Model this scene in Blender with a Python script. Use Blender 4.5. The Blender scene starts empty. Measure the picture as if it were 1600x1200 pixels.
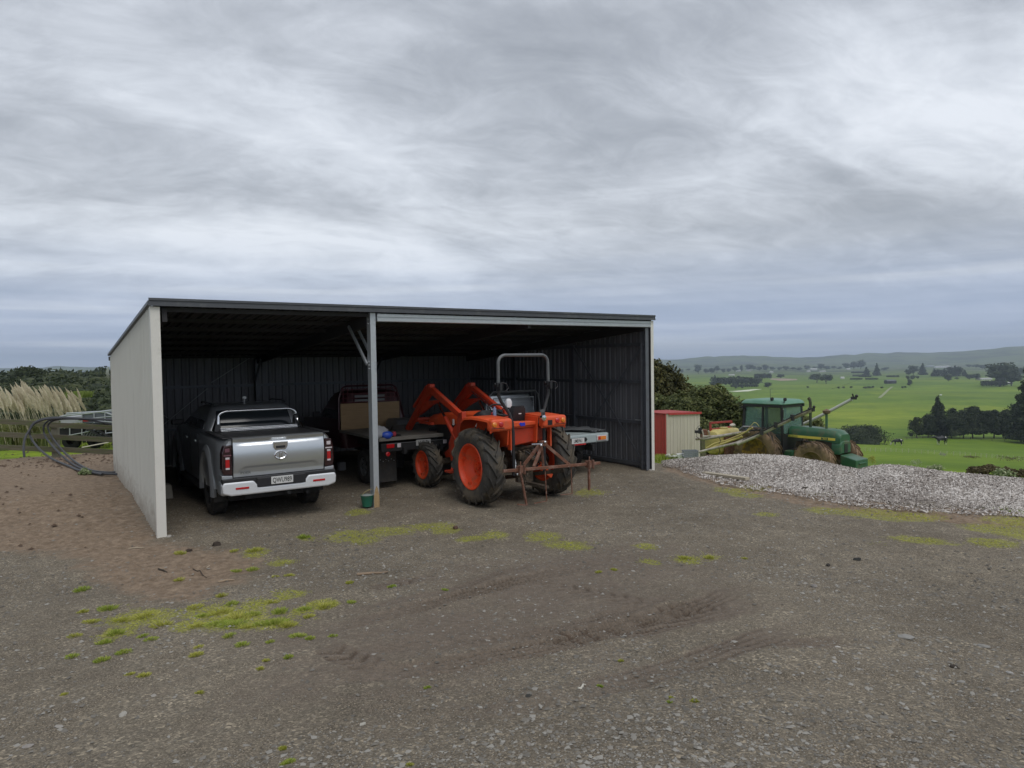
import bpy, bmesh, math, random
import numpy as np
from mathutils import Vector, Matrix
random.seed(7); np.random.seed(7)
PI = math.pi
scene = bpy.context.scene
COL = scene.collection

# ------------------------------------------------------------------ camera
FPX = 1085.0; CZ = 2.576; PITCH = math.radians(1.8); ROLL = math.radians(-.88)
cam_d = bpy.data.cameras.new('camera'); cam = bpy.data.objects.new('camera', cam_d); COL.objects.link(cam)
cam_d.sensor_width = 36; cam_d.lens = FPX / 1600 * 36; cam_d.clip_start = .05; cam_d.clip_end = 60000
CM = Matrix.Rotation(PI/2 - PITCH, 4, 'X') @ Matrix.Rotation(ROLL, 4, 'Z')
cam.matrix_world = Matrix.Translation((0, 0, CZ)) @ CM
scene.camera = cam
# ------------------------------------------------------------------ world, sun, exposure
SUN_EL, SUN_AZ = math.radians(58), math.radians(150)
scene.view_settings.view_transform = 'Standard'; scene.view_settings.look = 'None'
scene.view_settings.exposure = 0.5; scene.view_settings.gamma = 1.0
scene.view_settings.use_curve_mapping = False
world = bpy.data.worlds.new('World'); scene.world = world; world.use_nodes = True
def build_world():
    nt = world.node_tree; nt.nodes.clear(); N = nt.nodes.new; L = nt.links.new
    out = N('ShaderNodeOutputWorld'); bg = N('ShaderNodeBackground'); L(bg.outputs[0], out.inputs[0])
    bg.inputs['Strength'].default_value = .1
    sky = N('ShaderNodeTexSky'); sky.sky_type = 'NISHITA'; sky.sun_disc = False
    sky.sun_elevation = SUN_EL; sky.sun_rotation = SUN_AZ; sky.air_density = 1.6; sky.dust_density = 1.5
    tc = N('ShaderNodeTexCoord')
    def m(op, a, b=None, c=None, clamp=False):
        n = N('ShaderNodeMath'); n.operation = op; n.use_clamp = clamp
        for i, v in enumerate((a, b, c)):
            if v is None: continue
            if isinstance(v, (int, float)): n.inputs[i].default_value = v
            else: L(v, n.inputs[i])
        return n.outputs[0]
    def vec(x, y, z):
        n = N('ShaderNodeCombineXYZ')
        for i, v in enumerate((x, y, z)):
            if isinstance(v, (int, float)): n.inputs[i].default_value = v
            else: L(v, n.inputs[i])
        return n.outputs[0]
    def noise(v, scale, det, rough, dist=0, ofs=0):
        n = N('ShaderNodeTexNoise'); n.noise_dimensions = '4D'; L(v, n.inputs['Vector']); n.inputs['Scale'].default_value = scale
        n.inputs['Detail'].default_value = det; n.inputs['Roughness'].default_value = rough
        n.inputs['Distortion'].default_value = dist; n.inputs['W'].default_value = ofs
        return n.outputs['Fac']
    def ramp(v, stops):
        n = N('ShaderNodeValToRGB'); L(v, n.inputs[0]); e = n.color_ramp.elements
        e[0].position, e[0].color = stops[0][0], (*stops[0][1], 1)
        e[1].position, e[1].color = stops[1][0], (*stops[1][1], 1)
        for p, c in stops[2:]:
            q = e.new(p); q.color = (*c, 1)
        return n.outputs[0]
    def mix(f, a, b, mode='MIX'):
        n = N('ShaderNodeMix'); n.data_type = 'RGBA'; n.blend_type = mode
        for i, v in ((0, f), (6, a), (7, b)):
            if isinstance(v, (int, float)): n.inputs[i].default_value = v
            elif isinstance(v, tuple): n.inputs[i].default_value = (*v, 1)
            else: L(v, n.inputs[i])
        return n.outputs[2]
    sep = N('ShaderNodeSeparateXYZ'); L(tc.outputs['Generated'], sep.inputs[0]); X, Y, Z = sep.outputs
    zc = m('MAXIMUM', Z, 0.0)
    den = m('ADD', zc, .24)
    u = m('DIVIDE', X, den); v = m('DIVIDE', Y, den)
    # a slow large swell of grey and lighter bands, sheared so the bands run slightly across the view
    ur = m('ADD', m('MULTIPLY', u, .85), m('MULTIPLY', v, .20))
    vr = m('ADD', m('MULTIPLY', v, 1.35), m('MULTIPLY', u, -.40))
    P = vec(ur, vr, 0)
    big = noise(P, .42, 3, .5, .4, SKY_W)
    mid = noise(P, 1.5, 6, .58, .8, 2.6)
    fin = noise(P, 4.6, 9, .64, 1.2, 6.1)
    s = m('ADD', m('MULTIPLY', big, .50), m('ADD', m('MULTIPLY', mid, .42), m('MULTIPLY', fin, .22)))
    # the cover thins towards the lower part of the sky: a brighter belt between about 8 and 25 degrees
    bc = m('ADD', .215, m('MULTIPLY', X, .13))
    belt = m('MULTIPLY', m('SUBTRACT', 1.0, m('MULTIPLY', m('ABSOLUTE', m('SUBTRACT', zc, bc)), 6.0), None, True), m('ADD', .085, m('MULTIPLY', X, .07)))
    s = m('ADD', s, belt)
    cl = ramp(s, [(.46, (2.5, 2.7, 3.05)), (.535, (3.2, 3.42, 3.82)), (.59, (4.0, 4.25, 4.7)), (.645, (5.0, 5.3, 5.8)), (.71, (6.1, 6.4, 6.9))])
    # far strata near the horizon
    az = m('MULTIPLY', X, 1.3)
    st = noise(vec(az, m('MULTIPLY', Y, 1.3), m('MULTIPLY', zc, 34)), 1.5, 5, .55, .3, 8.4)
    hz = ramp(st, [(.36, (2.8, 3.55, 5.1)), (.5, (3.5, 4.2, 5.7)), (.64, (4.8, 5.4, 6.6))])
    hf = N('ShaderNodeMapRange'); hf.interpolation_type = 'SMOOTHSTEP'; L(zc, hf.inputs[0])
    hf.inputs[1].default_value = .02; hf.inputs[2].default_value = .20; hf.inputs[3].default_value = 1; hf.inputs[4].default_value = 0
    c = mix(m('MULTIPLY', hf.outputs[0], .88), cl, hz)
    c = mix(.05, c, sky.outputs[0])
    L(c, bg.inputs['Color'])
SKY_W = 11.6
build_world()
sun_d = bpy.data.lights.new('sun', 'SUN'); sun = bpy.data.objects.new('sun', sun_d); COL.objects.link(sun)
sun_d.energy = 1.0; sun_d.angle = math.radians(40); sun_d.color = (1, .97, .93)
_sd = Vector((math.sin(SUN_AZ)*math.cos(SUN_EL), math.cos(SUN_AZ)*math.cos(SUN_EL), math.sin(SUN_EL)))
sun.rotation_euler = (-_sd).to_track_quat('-Z', 'Y').to_euler()

# ------------------------------------------------------------------ measuring helpers
def ray(px, py): return (CM.to_3x3() @ Vector(((px-800)/FPX, -(py-600)/FPX, -1)))
def onz(px, py, z=0.):
    d = ray(px, py); return Vector((0, 0, CZ)) + d*((z-CZ)/d.z)
def aty(px, py, Y):
    d = ray(px, py); return Vector((0, 0, CZ)) + d*(Y/d.y)
def proj(p):
    q = CM.to_3x3().transposed() @ (Vector(p) - Vector((0, 0, CZ))); return 800+FPX*q.x/-q.z, 600-FPX*q.y/-q.z
TH = math.radians(33.8); S0 = Vector((-5.37, 10.45, 0))
SU = Vector((math.cos(TH), math.sin(TH), 0)); SN = Vector((-math.sin(TH), math.cos(TH), 0))
def SW(lx, ly, z=0): return S0 + SU*lx + SN*ly + Vector((0, 0, z))

# ------------------------------------------------------------------ numpy noise and terrain
def _hash(ix, iy, seed):
    h = (ix.astype(np.int64)*374761393 + iy.astype(np.int64)*668265263 + seed*1442695041) & 0xffffffff
    h = ((h ^ (h >> 13))*1274126177) & 0xffffffff
    return ((h ^ (h >> 16)) & 0xffff)/65535.
def vnoise(x, y, seed=0):
    x = np.asarray(x, float); y = np.asarray(y, float)
    ix, iy = np.floor(x), np.floor(y); fx, fy = x-ix, y-iy
    fx = fx*fx*(3-2*fx); fy = fy*fy*(3-2*fy)
    a, b, c, d = _hash(ix, iy, seed), _hash(ix+1, iy, seed), _hash(ix, iy+1, seed), _hash(ix+1, iy+1, seed)
    return (a*(1-fx)+b*fx)*(1-fy)+(c*(1-fx)+d*fx)*fy - .5
def fbm(x, y, octs=4, seed=0):
    s = 0; a = 1.
    for k in range(octs):
        s = s + a*vnoise(x*2**k+17.3*k, y*2**k-9.1*k, seed+k); a *= .5
    return s
def sst(x, a, b):
    t = np.clip((x-a)/(b-a), 0, 1); return t*t*(3-2*t)
_lr = np.linspace(math.log(.2), math.log(15000), 3000)
def _prof(pts):
    r, z = zip(*pts); y = np.interp(_lr, np.log(np.array(r, float)), np.array(z, float))
    k = np.hanning(61); k /= k.sum(); yy = np.convolve(np.pad(y, 30, 'edge'), k, 'valid'); return yy
_PR = _prof([(.2,.95),(2.5,.85),(5,.42),(9.5,.02),(12,0),(17,-.05),(20,-.75),(26,-1.78),(33.5,-2.05),(45,-4.2),(60,-6.6),(100,-12),(150,-17.4),(200,-23),(260,-28.5),(400,-42),(700,-52),(1000,-56),(1500,-59),(2500,-63),(5000,-67),(15000,-67)])
_PL = _prof([(.2,.95),(2.5,.85),(5,.42),(9.5,.02),(12,0),(24,-.02),(27,-.25),(34,-.6),(45,-1.6),(80,-7),(200,-14),(500,-25),(2500,-55),(5000,-67),(15000,-67)])
_RAZ = [(-60,1),(-34,2.5),(-33.3,5),(-32,3),(-20,2),(5,1),(13,-.5),(17,3),(19.3,2.2),(22,-.8),(24.7,1.5),(27,5.2),(29.7,5.6),(32.8,5.3),(34.6,7.5),(36,11),(40,13),(60,6)]
def H(x, y):
    x = np.asarray(x, float); y = np.asarray(y, float)
    r = np.hypot(x, y)+1e-6; az = np.degrees(np.arctan2(x, y)); lr = np.log(r)
    zr, zl = np.interp(lr, _lr, _PR), np.interp(lr, _lr, _PL)
    w = sst(az, -22, -2)*(1-sst(az, 100, 175))
    z = zl*(1-w)+zr*w
    # flat pad under the shed
    lx = (x-S0.x)*SU.x+(y-S0.y)*SU.y; ly = (x-S0.x)*SN.x+(y-S0.y)*SN.y
    dx = np.maximum(np.maximum(-lx-.2, lx-10.9), 0); dy = np.maximum(np.maximum(-ly-1.2, ly-9.2), 0)
    m = 1-sst(np.hypot(dx, dy), 0, 2.6)
    z = z*(1-m)
    # rolling land further out
    amp = np.interp(lr, np.log([40, 150, 500, 1500, 4500, 9000]), [0, .7, 2.2, 4, 8, 30])
    lam = np.interp(lr, np.log([40, 500, 4500]), [45, 260, 900])
    z = z + amp*(vnoise(x/260, y/260, 5)*.9+vnoise(x/90+3, y/90, 6)*.35)*sst(r, 60, 300)*(1-sst(r,3500,5000)) 
    z = z + sst(r, 3800, 6500)*(fbm(x/1500, y/1500, 4, 11)*46+6)*(1-sst(r, 8300, 9300)*.8)
    ridge = np.interp(az, [a for a, _ in _RAZ], [b for _, b in _RAZ])
    rpx = (ridge)*8.6 + 14*fbm(az*1.1, az*0+3, 3, 21)
    z = z + (rpx+67)*np.exp(-((r-9000)/1500.)**2)*1.0
    return z
def Hs(x, y): return float(H(np.array([x]), np.array([y]))[0])
def hit(px, py):
    d = ray(px, py); d = d/math.hypot(d.x, d.y)
    t = np.geomspace(3, 9000, 4000)
    z = CZ+d.z*t - H(d.x*t, d.y*t)
    i = int(np.argmax(z < 0)) or 3999
    return Vector((d.x*t[i], d.y*t[i], float(H(np.array([d.x*t[i]]), np.array([d.y*t[i]]))[0]))), float(t[i])

# ------------------------------------------------------------------ object helpers
def tag(o, label=None, cat=None, group=None, kind=None):
    if label: o['label'] = label
    if cat: o['category'] = cat
    if group: o['group'] = group
    if kind: o['kind'] = kind
    return o
def thing(name, label, cat, loc=(0, 0, 0), rz=0, group=None):
    o = bpy.data.objects.new(name, None); COL.objects.link(o); o.empty_display_size = .2
    o.location = loc; o.rotation_euler = (0, 0, rz)
    return tag(o, label, cat, group)
def remap_children(root, fn):
    """reshape every part of a thing (wheels excepted) with a function of its position"""
    for c in root.children:
        if c.name.startswith('wheel'): continue
        done = set()
        def go(o):
            base = o.location.copy()
            if o.name.startswith('lettering') or o.name.startswith('number_plate'):
                p = fn(base); o.location = p; return
            for v in o.data.vertices: v.co = fn(v.co+base)-base
            for k in o.children: go(k)
        go(c)
def ordinal(i): return ['first', 'second', 'third', 'fourth', 'fifth', 'sixth', 'seventh', 'eighth', 'ninth', 'tenth', 'eleventh', 'twelfth', 'thirteenth', 'fourteenth', 'fifteenth', 'sixteenth', 'seventeenth', 'eighteenth', 'nineteenth', 'twentieth', 'twenty-first', 'twenty-second', 'twenty-third', 'twenty-fourth'][i]
def dup(o, parent=None):
    c = o.copy(); COL.objects.link(c)
    if parent is not None: c.parent = parent
    for ch in list(o.children): dup(ch, c)
    return c
def np_mesh(name, V, Fq, mats=(), smooth=False, mi=None):
    V = np.asarray(V, np.float32); Fq = np.asarray(Fq, np.int32); k = Fq.shape[1]; n = len(Fq)
    me = bpy.data.meshes.new(name); me.vertices.add(len(V)); me.vertices.foreach_set('co', V.ravel())
    me.loops.add(n*k); me.loops.foreach_set('vertex_index', Fq.ravel()); me.polygons.add(n)
    me.polygons.foreach_set('loop_start', np.arange(0, n*k, k, dtype=np.int32))
    me.polygons.foreach_set('loop_total', np.full(n, k, np.int32))
    if smooth: me.polygons.foreach_set('use_smooth', np.ones(n, bool))
    if mi is not None: me.polygons.foreach_set('material_index', np.asarray(mi, np.int32))
    for m in mats: me.materials.append(m)
    me.update(calc_edges=True); me.validate(); return me
def link(name, me, parent=None, loc=None, rot=None):
    o = bpy.data.objects.new(name, me); COL.objects.link(o)
    if parent is not None: o.parent = parent
    if loc is not None: o.location = loc
    if rot is not None: o.rotation_euler = rot
    return o
def frame(d):
    d = Vector(d).normalized(); a = Vector((0, 0, 1)) if abs(d.z) < .95 else Vector((1, 0, 0))
    s = d.cross(a).normalized(); return s, s.cross(d).normalized()
class MB:
    def __init__(s): s.v = []; s.f = []; s.m = []; s.T = None; s.mi = 0
    def add(s, vs, fs):
        b = len(s.v)
        for p in vs: s.v.append(tuple(s.T @ Vector(p)) if s.T is not None else tuple(p))
        for f in fs: s.f.append(tuple(i+b for i in f)); s.m.append(s.mi)
        return s
    def box(s, c, d, R=None, taper=1.):
        h = [x/2 for x in d]; vs = []
        for z in (-1, 1):
            t = taper if z > 0 else 1.
            for x, y in ((-1, -1), (1, -1), (1, 1), (-1, 1)):
                p = Vector((x*h[0]*t, y*h[1]*t, z*h[2]))
                if R is not None: p = R @ p
                vs.append(p+Vector(c))
        return s.add(vs, [(3, 2, 1, 0), (4, 5, 6, 7), (0, 1, 5, 4), (1, 2, 6, 5), (2, 3, 7, 6), (3, 0, 4, 7)])
    def bar(s, a, b, w, h, up=(0, 0, 1)):
        a, b = Vector(a), Vector(b); d = (b-a).normalized(); u = Vector(up)
        if abs(d.dot(u)) > .98: u = Vector((1, 0, 0))
        sx = d.cross(u).normalized(); uz = sx.cross(d).normalized(); vs = []
        for p in (a, b):
            for i, j in ((-1, -1), (1, -1), (1, 1), (-1, 1)): vs.append(p+sx*(i*w/2)+uz*(j*h/2))
        return s.add(vs, [(3, 2, 1, 0), (4, 5, 6, 7), (0, 1, 5, 4), (1, 2, 6, 5), (2, 3, 7, 6), (3, 0, 4, 7)])
    def tube(s, pts, r, n=8, cap=True):
        pts = [Vector(p) for p in pts]; vs = []; k = len(pts)
        rr = r if isinstance(r, (list, tuple)) else [r]*k; prev = None
        for i, p in enumerate(pts):
            d = (pts[min(i+1, k-1)]-pts[max(i-1, 0)]).normalized()
            if prev is None: a, b = frame(d)
            else:
                a = (prev-d*prev.dot(d)).normalized(); b = a.cross(d).normalized()*1
                b = d.cross(a).normalized()*-1
            prev = a
            for j in range(n):
                t = 2*PI*j/n; vs.append(p+(a*math.cos(t)+b*math.sin(t))*rr[i])
        fs = [(i*n+j, i*n+(j+1) % n, (i+1)*n+(j+1) % n, (i+1)*n+j) for i in range(k-1) for j in range(n)]
        if cap: fs += [tuple(range(n))[::-1], tuple((k-1)*n+j for j in range(n))]
        return s.add(vs, fs)
    def cyl(s, a, b, r, n=16, r2=None): return s.tube([a, b], [r, r if r2 is None else r2], n)
    def loft(s, rings, cap=True):
        n = len(rings[0]); vs = [p for r in rings for p in r]
        fs = [(i*n+j, i*n+(j+1) % n, (i+1)*n+(j+1) % n, (i+1)*n+j) for i in range(len(rings)-1) for j in range(n)]
        if cap: fs += [tuple(range(n))[::-1], tuple((len(rings)-1)*n+j for j in range(n))]
        return s.add(vs, fs)
    def lathe(s, prof, n=24, axis='z', c=(0, 0, 0)):
        vs = []; k = len(prof)
        for h, r in prof:
            for j in range(n):
                t = 2*PI*j/n; a, b = r*math.cos(t), r*math.sin(t)
                p = {'z': (a, b, h), 'x': (h, a, b), 'y': (b, h, a)}[axis]; vs.append(Vector(p)+Vector(c))
        fs = [(i*n+j, i*n+(j+1) % n, (i+1)*n+(j+1) % n, (i+1)*n+j) for i in range(k-1) for j in range(n)]
        return s.add(vs, fs)
    def prism(s, poly, d0, d1, axis='y'):
        """polygon in the plane across `axis`, extruded from d0 to d1"""
        def mk(a, b, d): return {'y': (a, d, b), 'x': (d, a, b), 'z': (a, b, d)}[axis]
        n = len(poly); vs = [mk(a, b, d0) for a, b in poly]+[mk(a, b, d1) for a, b in poly]
        return s.add(vs, [tuple(range(n)), tuple(range(2*n-1, n-1, -1))]+[(i, (i+1) % n+0, (i+1) % n+n, i+n)[::-1] for i in range(n)])
    def ball(s, c, r, n=10, sc=(1, 1, 1)):
        pr = [(-math.cos(PI*i/n), max(math.sin(PI*i/n), .002)) for i in range(n+1)]
        b = len(s.v); s.lathe([(h*r, q*r) for h, q in pr], n+4)
        for i in range(b, len(s.v)):
            p = s.v[i]; s.v[i] = (p[0]*sc[0]+c[0], p[1]*sc[1]+c[1], p[2]*sc[2]+c[2])
        return s
    def mesh(s, name, mats, smooth=False, fixn=True):
        me = bpy.data.meshes.new(name); me.from_pydata(s.v, [], s.f)
        for m in (mats if isinstance(mats, (list, tuple)) else [mats]): me.materials.append(m)
        me.polygons.foreach_set('material_index', s.m)
        if fixn:
            bm = bmesh.new(); bm.from_mesh(me); bmesh.ops.recalc_face_normals(bm, faces=bm.faces); bm.to_mesh(me); bm.free()
        if smooth:
            me.polygons.foreach_set('use_smooth', [True]*len(me.polygons))
            try: me.set_sharp_from_angle(angle=math.radians(38))
            except Exception: pass
        me.update(); return me
    def build(s, name, mats, parent=None, smooth=False, bevel=0, loc=None, rot=None, fixn=True, seg=2):
        o = link(name, s.mesh(name, mats, smooth, fixn), parent, loc, rot)
        if bevel:
            b = o.modifiers.new('bevel', 'BEVEL'); b.width = bevel; b.segments = seg; b.limit_method = 'ANGLE'; b.angle_limit = math.radians(40)
            b.harden_normals = False
        return o
def text_obj(name, body, size, mat_, parent, loc, rot, ext=.002, align='CENTER', sx=1.):
    cu = bpy.data.curves.new(name, 'FONT'); cu.body = body; cu.size = size; cu.extrude = ext; cu.align_x = align; cu.align_y = 'CENTER'
    cu.offset = size*.006; cu.resolution_u = 2
    t = bpy.data.objects.new(name, cu); COL.objects.link(t); bpy.context.view_layer.update()
    me = bpy.data.meshes.new_from_object(t.evaluated_get(bpy.context.evaluated_depsgraph_get()))
    bpy.data.objects.remove(t); me.materials.clear(); me.materials.append(mat_)
    o = link(name, me, parent, loc, rot); o.scale = (sx, 1, 1); return o
def bool_cut(o, cutter_mb):
    c = cutter_mb.build('cutter', [], None)
    m = o.modifiers.new('b', 'BOOLEAN'); m.operation = 'DIFFERENCE'; m.object = c; m.solver = 'EXACT'
    bpy.context.view_layer.update()
    me = bpy.data.meshes.new_from_object(o.evaluated_get(bpy.context.evaluated_depsgraph_get()))
    o.modifiers.clear(); o.data = me; bpy.data.objects.remove(c)
    try: me.set_sharp_from_angle(angle=math.radians(38))
    except Exception: pass

# ------------------------------------------------------------------ materials
def mat(name, col, rough=.6, metal=0., var=.12, scale=6., bump=0., bscale=40., dirt=None, dscale=3., damt=.4, coat=0., stretch=None, spec=.5, rvar=.1):
    m = bpy.data.materials.new(name); m.use_nodes = True; nt = m.node_tree; N = nt.nodes.new; L = nt.links.new
    b = nt.nodes['Principled BSDF']; b.inputs['Roughness'].default_value = rough; b.inputs['Metallic'].default_value = metal
    b.inputs['Coat Weight'].default_value = coat; b.inputs['Specular IOR Level'].default_value = spec
    tc = N('ShaderNodeTexCoord'); src = tc.outputs['Object']
    if stretch:
        mp = N('ShaderNodeMapping'); mp.inputs['Scale'].default_value = stretch; L(src, mp.inputs[0]); src = mp.outputs[0]
    n = N('ShaderNodeTexNoise'); n.inputs['Scale'].default_value = scale; n.inputs['Detail'].default_value = 6; n.inputs['Roughness'].default_value = .6; L(src, n.inputs['Vector'])
    mx = N('ShaderNodeMix'); mx.data_type = 'RGBA'; L(n.outputs['Fac'], mx.inputs[0])
    mx.inputs[6].default_value = (*[max(c*(1-var*1.6), 0) for c in col], 1); mx.inputs[7].default_value = (*[min(c*(1+var*1.6), 1) for c in col], 1)
    out = mx.outputs[2]
    if dirt:
        d = N('ShaderNodeTexNoise'); d.inputs['Scale'].default_value = dscale; d.inputs['Detail'].default_value = 9; d.inputs['Roughness'].default_value = .65; L(src, d.inputs['Vector'])
        mr = N('ShaderNodeMapRange'); mr.inputs[1].default_value = .62-.32*damt; mr.inputs[2].default_value = .78-.32*damt; L(d.outputs['Fac'], mr.inputs[0])
        ml = N('ShaderNodeMath'); ml.operation = 'MULTIPLY'; ml.inputs[1].default_value = min(1., damt*1.5); L(mr.outputs[0], ml.inputs[0])
        m2 = N('ShaderNodeMix'); m2.data_type = 'RGBA'; L(ml.outputs[0], m2.inputs[0]); L(out, m2.inputs[6]); m2.inputs[7].default_value = (*dirt, 1); out = m2.outputs[2]
        if rough < .6:
            m3 = N('ShaderNodeMix'); m3.data_type = 'FLOAT'; L(ml.outputs[0], m3.inputs[0]); m3.inputs[2].default_value = rough; m3.inputs[3].default_value = .85; L(m3.outputs[0], b.inputs['Roughness'])
        if metal > 0:
            m4 = N('ShaderNodeMix'); m4.data_type = 'FLOAT'; L(ml.outputs[0], m4.inputs[0]); m4.inputs[2].default_value = metal; m4.inputs[3].default_value = 0; L(m4.outputs[0], b.inputs['Metallic'])
    L(out, b.inputs['Base Color'])
    if bump:
        bn = N('ShaderNodeTexNoise'); bn.inputs['Scale'].default_value = bscale; bn.inputs['Detail'].default_value = 5; L(src, bn.inputs['Vector'])
        bp = N('ShaderNodeBump'); bp.inputs['Strength'].default_value = bump; bp.inputs['Distance'].default_value = .02; L(bn.outputs['Fac'], bp.inputs['Height']); L(bp.outputs[0], b.inputs['Normal'])
    return m
def leafmat(name, c1, c2, c3=None, trans=.25, rough=.7):
    m = bpy.data.materials.new(name); m.use_nodes = True; nt = m.node_tree; N = nt.nodes.new; L = nt.links.new
    b = nt.nodes['Principled BSDF']; b.inputs['Roughness'].default_value = rough; b.inputs['Specular IOR Level'].default_value = .25
    g = N('ShaderNodeNewGeometry'); tc = N('ShaderNodeTexCoord')
    n = N('ShaderNodeTexNoise'); n.inputs['Scale'].default_value = .45; n.inputs['Detail'].default_value = 3; L(g.outputs['Position'], n.inputs['Vector'])
    ad = N('ShaderNodeMath'); ad.operation = 'MULTIPLY_ADD'; L(g.outputs['Random Per Island'], ad.inputs[0]); ad.inputs[1].default_value = .6; L(n.outputs['Fac'], ad.inputs[2])
    r = N('ShaderNodeValToRGB'); e = r.color_ramp.elements; e[0].position = .35; e[0].color = (*c1, 1); e[1].position = .95; e[1].color = (*c2, 1)
    if c3: q = e.new(1.0); q.color = (*c3, 1); e[1].position = .85
    L(ad.outputs[0], r.inputs[0]); L(r.outputs[0], b.inputs['Base Color'])
    if trans:
        t = N('ShaderNodeBsdfTranslucent'); L(r.outputs[0], t.inputs['Color']); ms = N('ShaderNodeMixShader'); ms.inputs[0].default_value = trans
        L(b.outputs[0], ms.inputs[1]); L(t.outputs[0], ms.inputs[2]); L(ms.outputs[0], nt.nodes['Material Output'].inputs[0])
    return m
def glassmat(name, col=(.02, .025, .03), rough=.06, alpha=1.):
    m = bpy.data.materials.new(name); m.use_nodes = True; b = m.node_tree.nodes['Principled BSDF']
    b.inputs['Base Color'].default_value = (*col, 1); b.inputs['Roughness'].default_value = rough; b.inputs['Alpha'].default_value = alpha
    b.inputs['Specular IOR Level'].default_value = .6
    return m
M = {}
M['black'] = mat('black_plastic', (.018, .018, .02), .5, bump=.1)
M['dark'] = mat('dark_underside', (.012, .012, .013), .8)
M['rubber'] = mat('tyre_rubber', (.028, .027, .026), .85, var=.25, bump=.3, bscale=60, dirt=(.09, .075, .055), dscale=5, damt=.30)
M['rubber_dusty'] = mat('dusty_tractor_tyre_rubber', (.055, .051, .045), .9, var=.3, scale=4, bump=.5, bscale=30, dirt=(.15, .12, .08), dscale=3, damt=.5)
M['rubber_mud'] = mat('muddy_tyre_rubber', (.12, .084, .055), .95, var=.3, scale=3, bump=.8, bscale=18, dirt=(.25, .17, .105), dscale=2.5, damt=.65)
M['silver'] = mat('silver_car_paint', (.60, .63, .66),   .30, .78, var=.02, scale=2, coat=.6, dirt=(.16, .14, .12), dscale=5, damt=.06)
M['silver_light'] = mat('bumper_silver', (.78, .80, .82), .32, .3, var=.03, scale=3, coat=.4)
M['chrome'] = mat('polished_stainless', (.75, .76, .78), .14, 1., var=.02)
M['glass'] = glassmat('tinted_glass')
M['lens_red'] = mat('red_lens', (.45, .012, .015), .15, var=.2, scale=30, coat=.8)
M['lens_orange'] = mat('amber_lens', (.75, .22, .02), .15, var=.2, scale=30, coat=.8)
M['lens_smoke'] = mat('smoked_lens', (.03, .012, .014), .1, var=.4, scale=20, coat=.8)
M['lens_white'] = mat('clear_lens', (.6, .55, .57), .15, var=.15, scale=30, coat=.8)
M['plate'] = mat('number_plate_white', (.62, .62, .6), .5, var=.04)
M['ink'] = mat('plate_black', (.01, .01, .01), .5, var=0)
M['orange'] = mat('orange_tractor_paint', (.70, .088, .022), .45, 0, var=.12, scale=4, coat=.12, dirt=(.24, .12, .06), dscale=4, damt=.30)
M['loader'] = mat('shade_darkened_loader_paint', (.46, .040, .012), .5, 0, var=.14, scale=5, dirt=(.14, .07, .045), dscale=4, damt=.34)  # orange darkened in the paint for the shed's deep shade on loader and rear panel
M['rim_orange'] = mat('orange_wheel_paint', (.74, .07, .015), .5, 0, var=.08, scale=6, dirt=(.22, .10, .05), dscale=5, damt=.35)
M['rust'] = mat('rusty_steel', (.17, .075, .045), .85, .1, var=.3, scale=14, bump=.4, bscale=60, dirt=(.30, .19, .15), dscale=9, damt=.45)
M['greymetal'] = mat('grey_painted_steel', (.14, .145, .15), .45, .4, var=.1, dirt=(.22, .2, .17), dscale=8, damt=.2)
M['oily'] = mat('oily_cast_iron', (.07, .055, .04), .7, .3, var=.4, scale=14, bump=.5, bscale=40, dirt=(.16, .12, .08), dscale=7, damt=.5)
M['galv'] = mat('galvanised_steel', (.50, .53, .55), .42, .55, var=.10, scale=14, bump=.05, dirt=(.33, .32, .30), dscale=7, damt=.22)
M['alu'] = mat('pale_painted_deck', (.40, .46, .46), .5, .25, var=.10, scale=7, dirt=(.25, .25, .22), dscale=5, damt=.25)
M['white'] = mat('white_plastic', (.72, .73, .74), .5, var=.05)
M['tarp'] = mat('crumpled_grey_tarp', (.10, .105, .11), .5, var=.25, scale=12, bump=.9, bscale=16)
M['jdgreen'] = mat('green_tractor_paint', (.032, .115, .058), .45, 0, var=.25, scale=3, coat=.12, dirt=(.13, .105, .065), dscale=3.0, damt=.42)
M['jdroof'] = mat('faded_green_roof', (.11, .25, .175), .5, 0, var=.12, scale=3, dirt=(.3, .36, .3), dscale=3, damt=.3)
M['jdyellow'] = mat('yellow_stripe', (.75, .62, .10), .5, var=.1)
M['mudyellow'] = mat('muddy_yellow_rim', (.36, .22, .035), .8, 0, var=.2, scale=8, bump=.5, dirt=(.12, .08, .045), dscale=7, damt=.7)
M['tank'] = mat('yellowed_poly_tank', (.55, .46, .16), .5, var=.15, scale=5, dirt=(.3, .22, .1), dscale=4, damt=.35)
M['boom'] = mat('grimy_boom_tube', (.46, .43, .37), .6, .2, var=.25, scale=9, dirt=(.16, .11, .06), dscale=4, damt=.5)
M['boom_pale'] = mat('pale_boom_tube', (.50, .52, .46), .5, .2, var=.1, dirt=(.2, .18, .1), dscale=6, damt=.25)
M['redpaint'] = mat('faded_red_paint', (.36, .045, .04), .55, var=.15, scale=3, dirt=(.2, .08, .06), dscale=4, damt=.3)
M['cream'] = mat('cream_painted_iron', (.58, .53, .45), .55, var=.06, scale=3, dirt=(.36, .32, .25), dscale=2.5, damt=.25, stretch=(1, 1, .3))
M['maroon'] = mat('dark_maroon_paint', (.05, .010, .014), .35, .2, var=.1, coat=.4)
M['ply'] = mat('weathered_plywood', (.30, .20, .105), .8, var=.22, scale=3, stretch=(1, 1, 9), bump=.2)
M['deckwood'] = mat('grey_deck_edge', (.16, .15, .13), .7, var=.2, scale=6)
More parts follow.
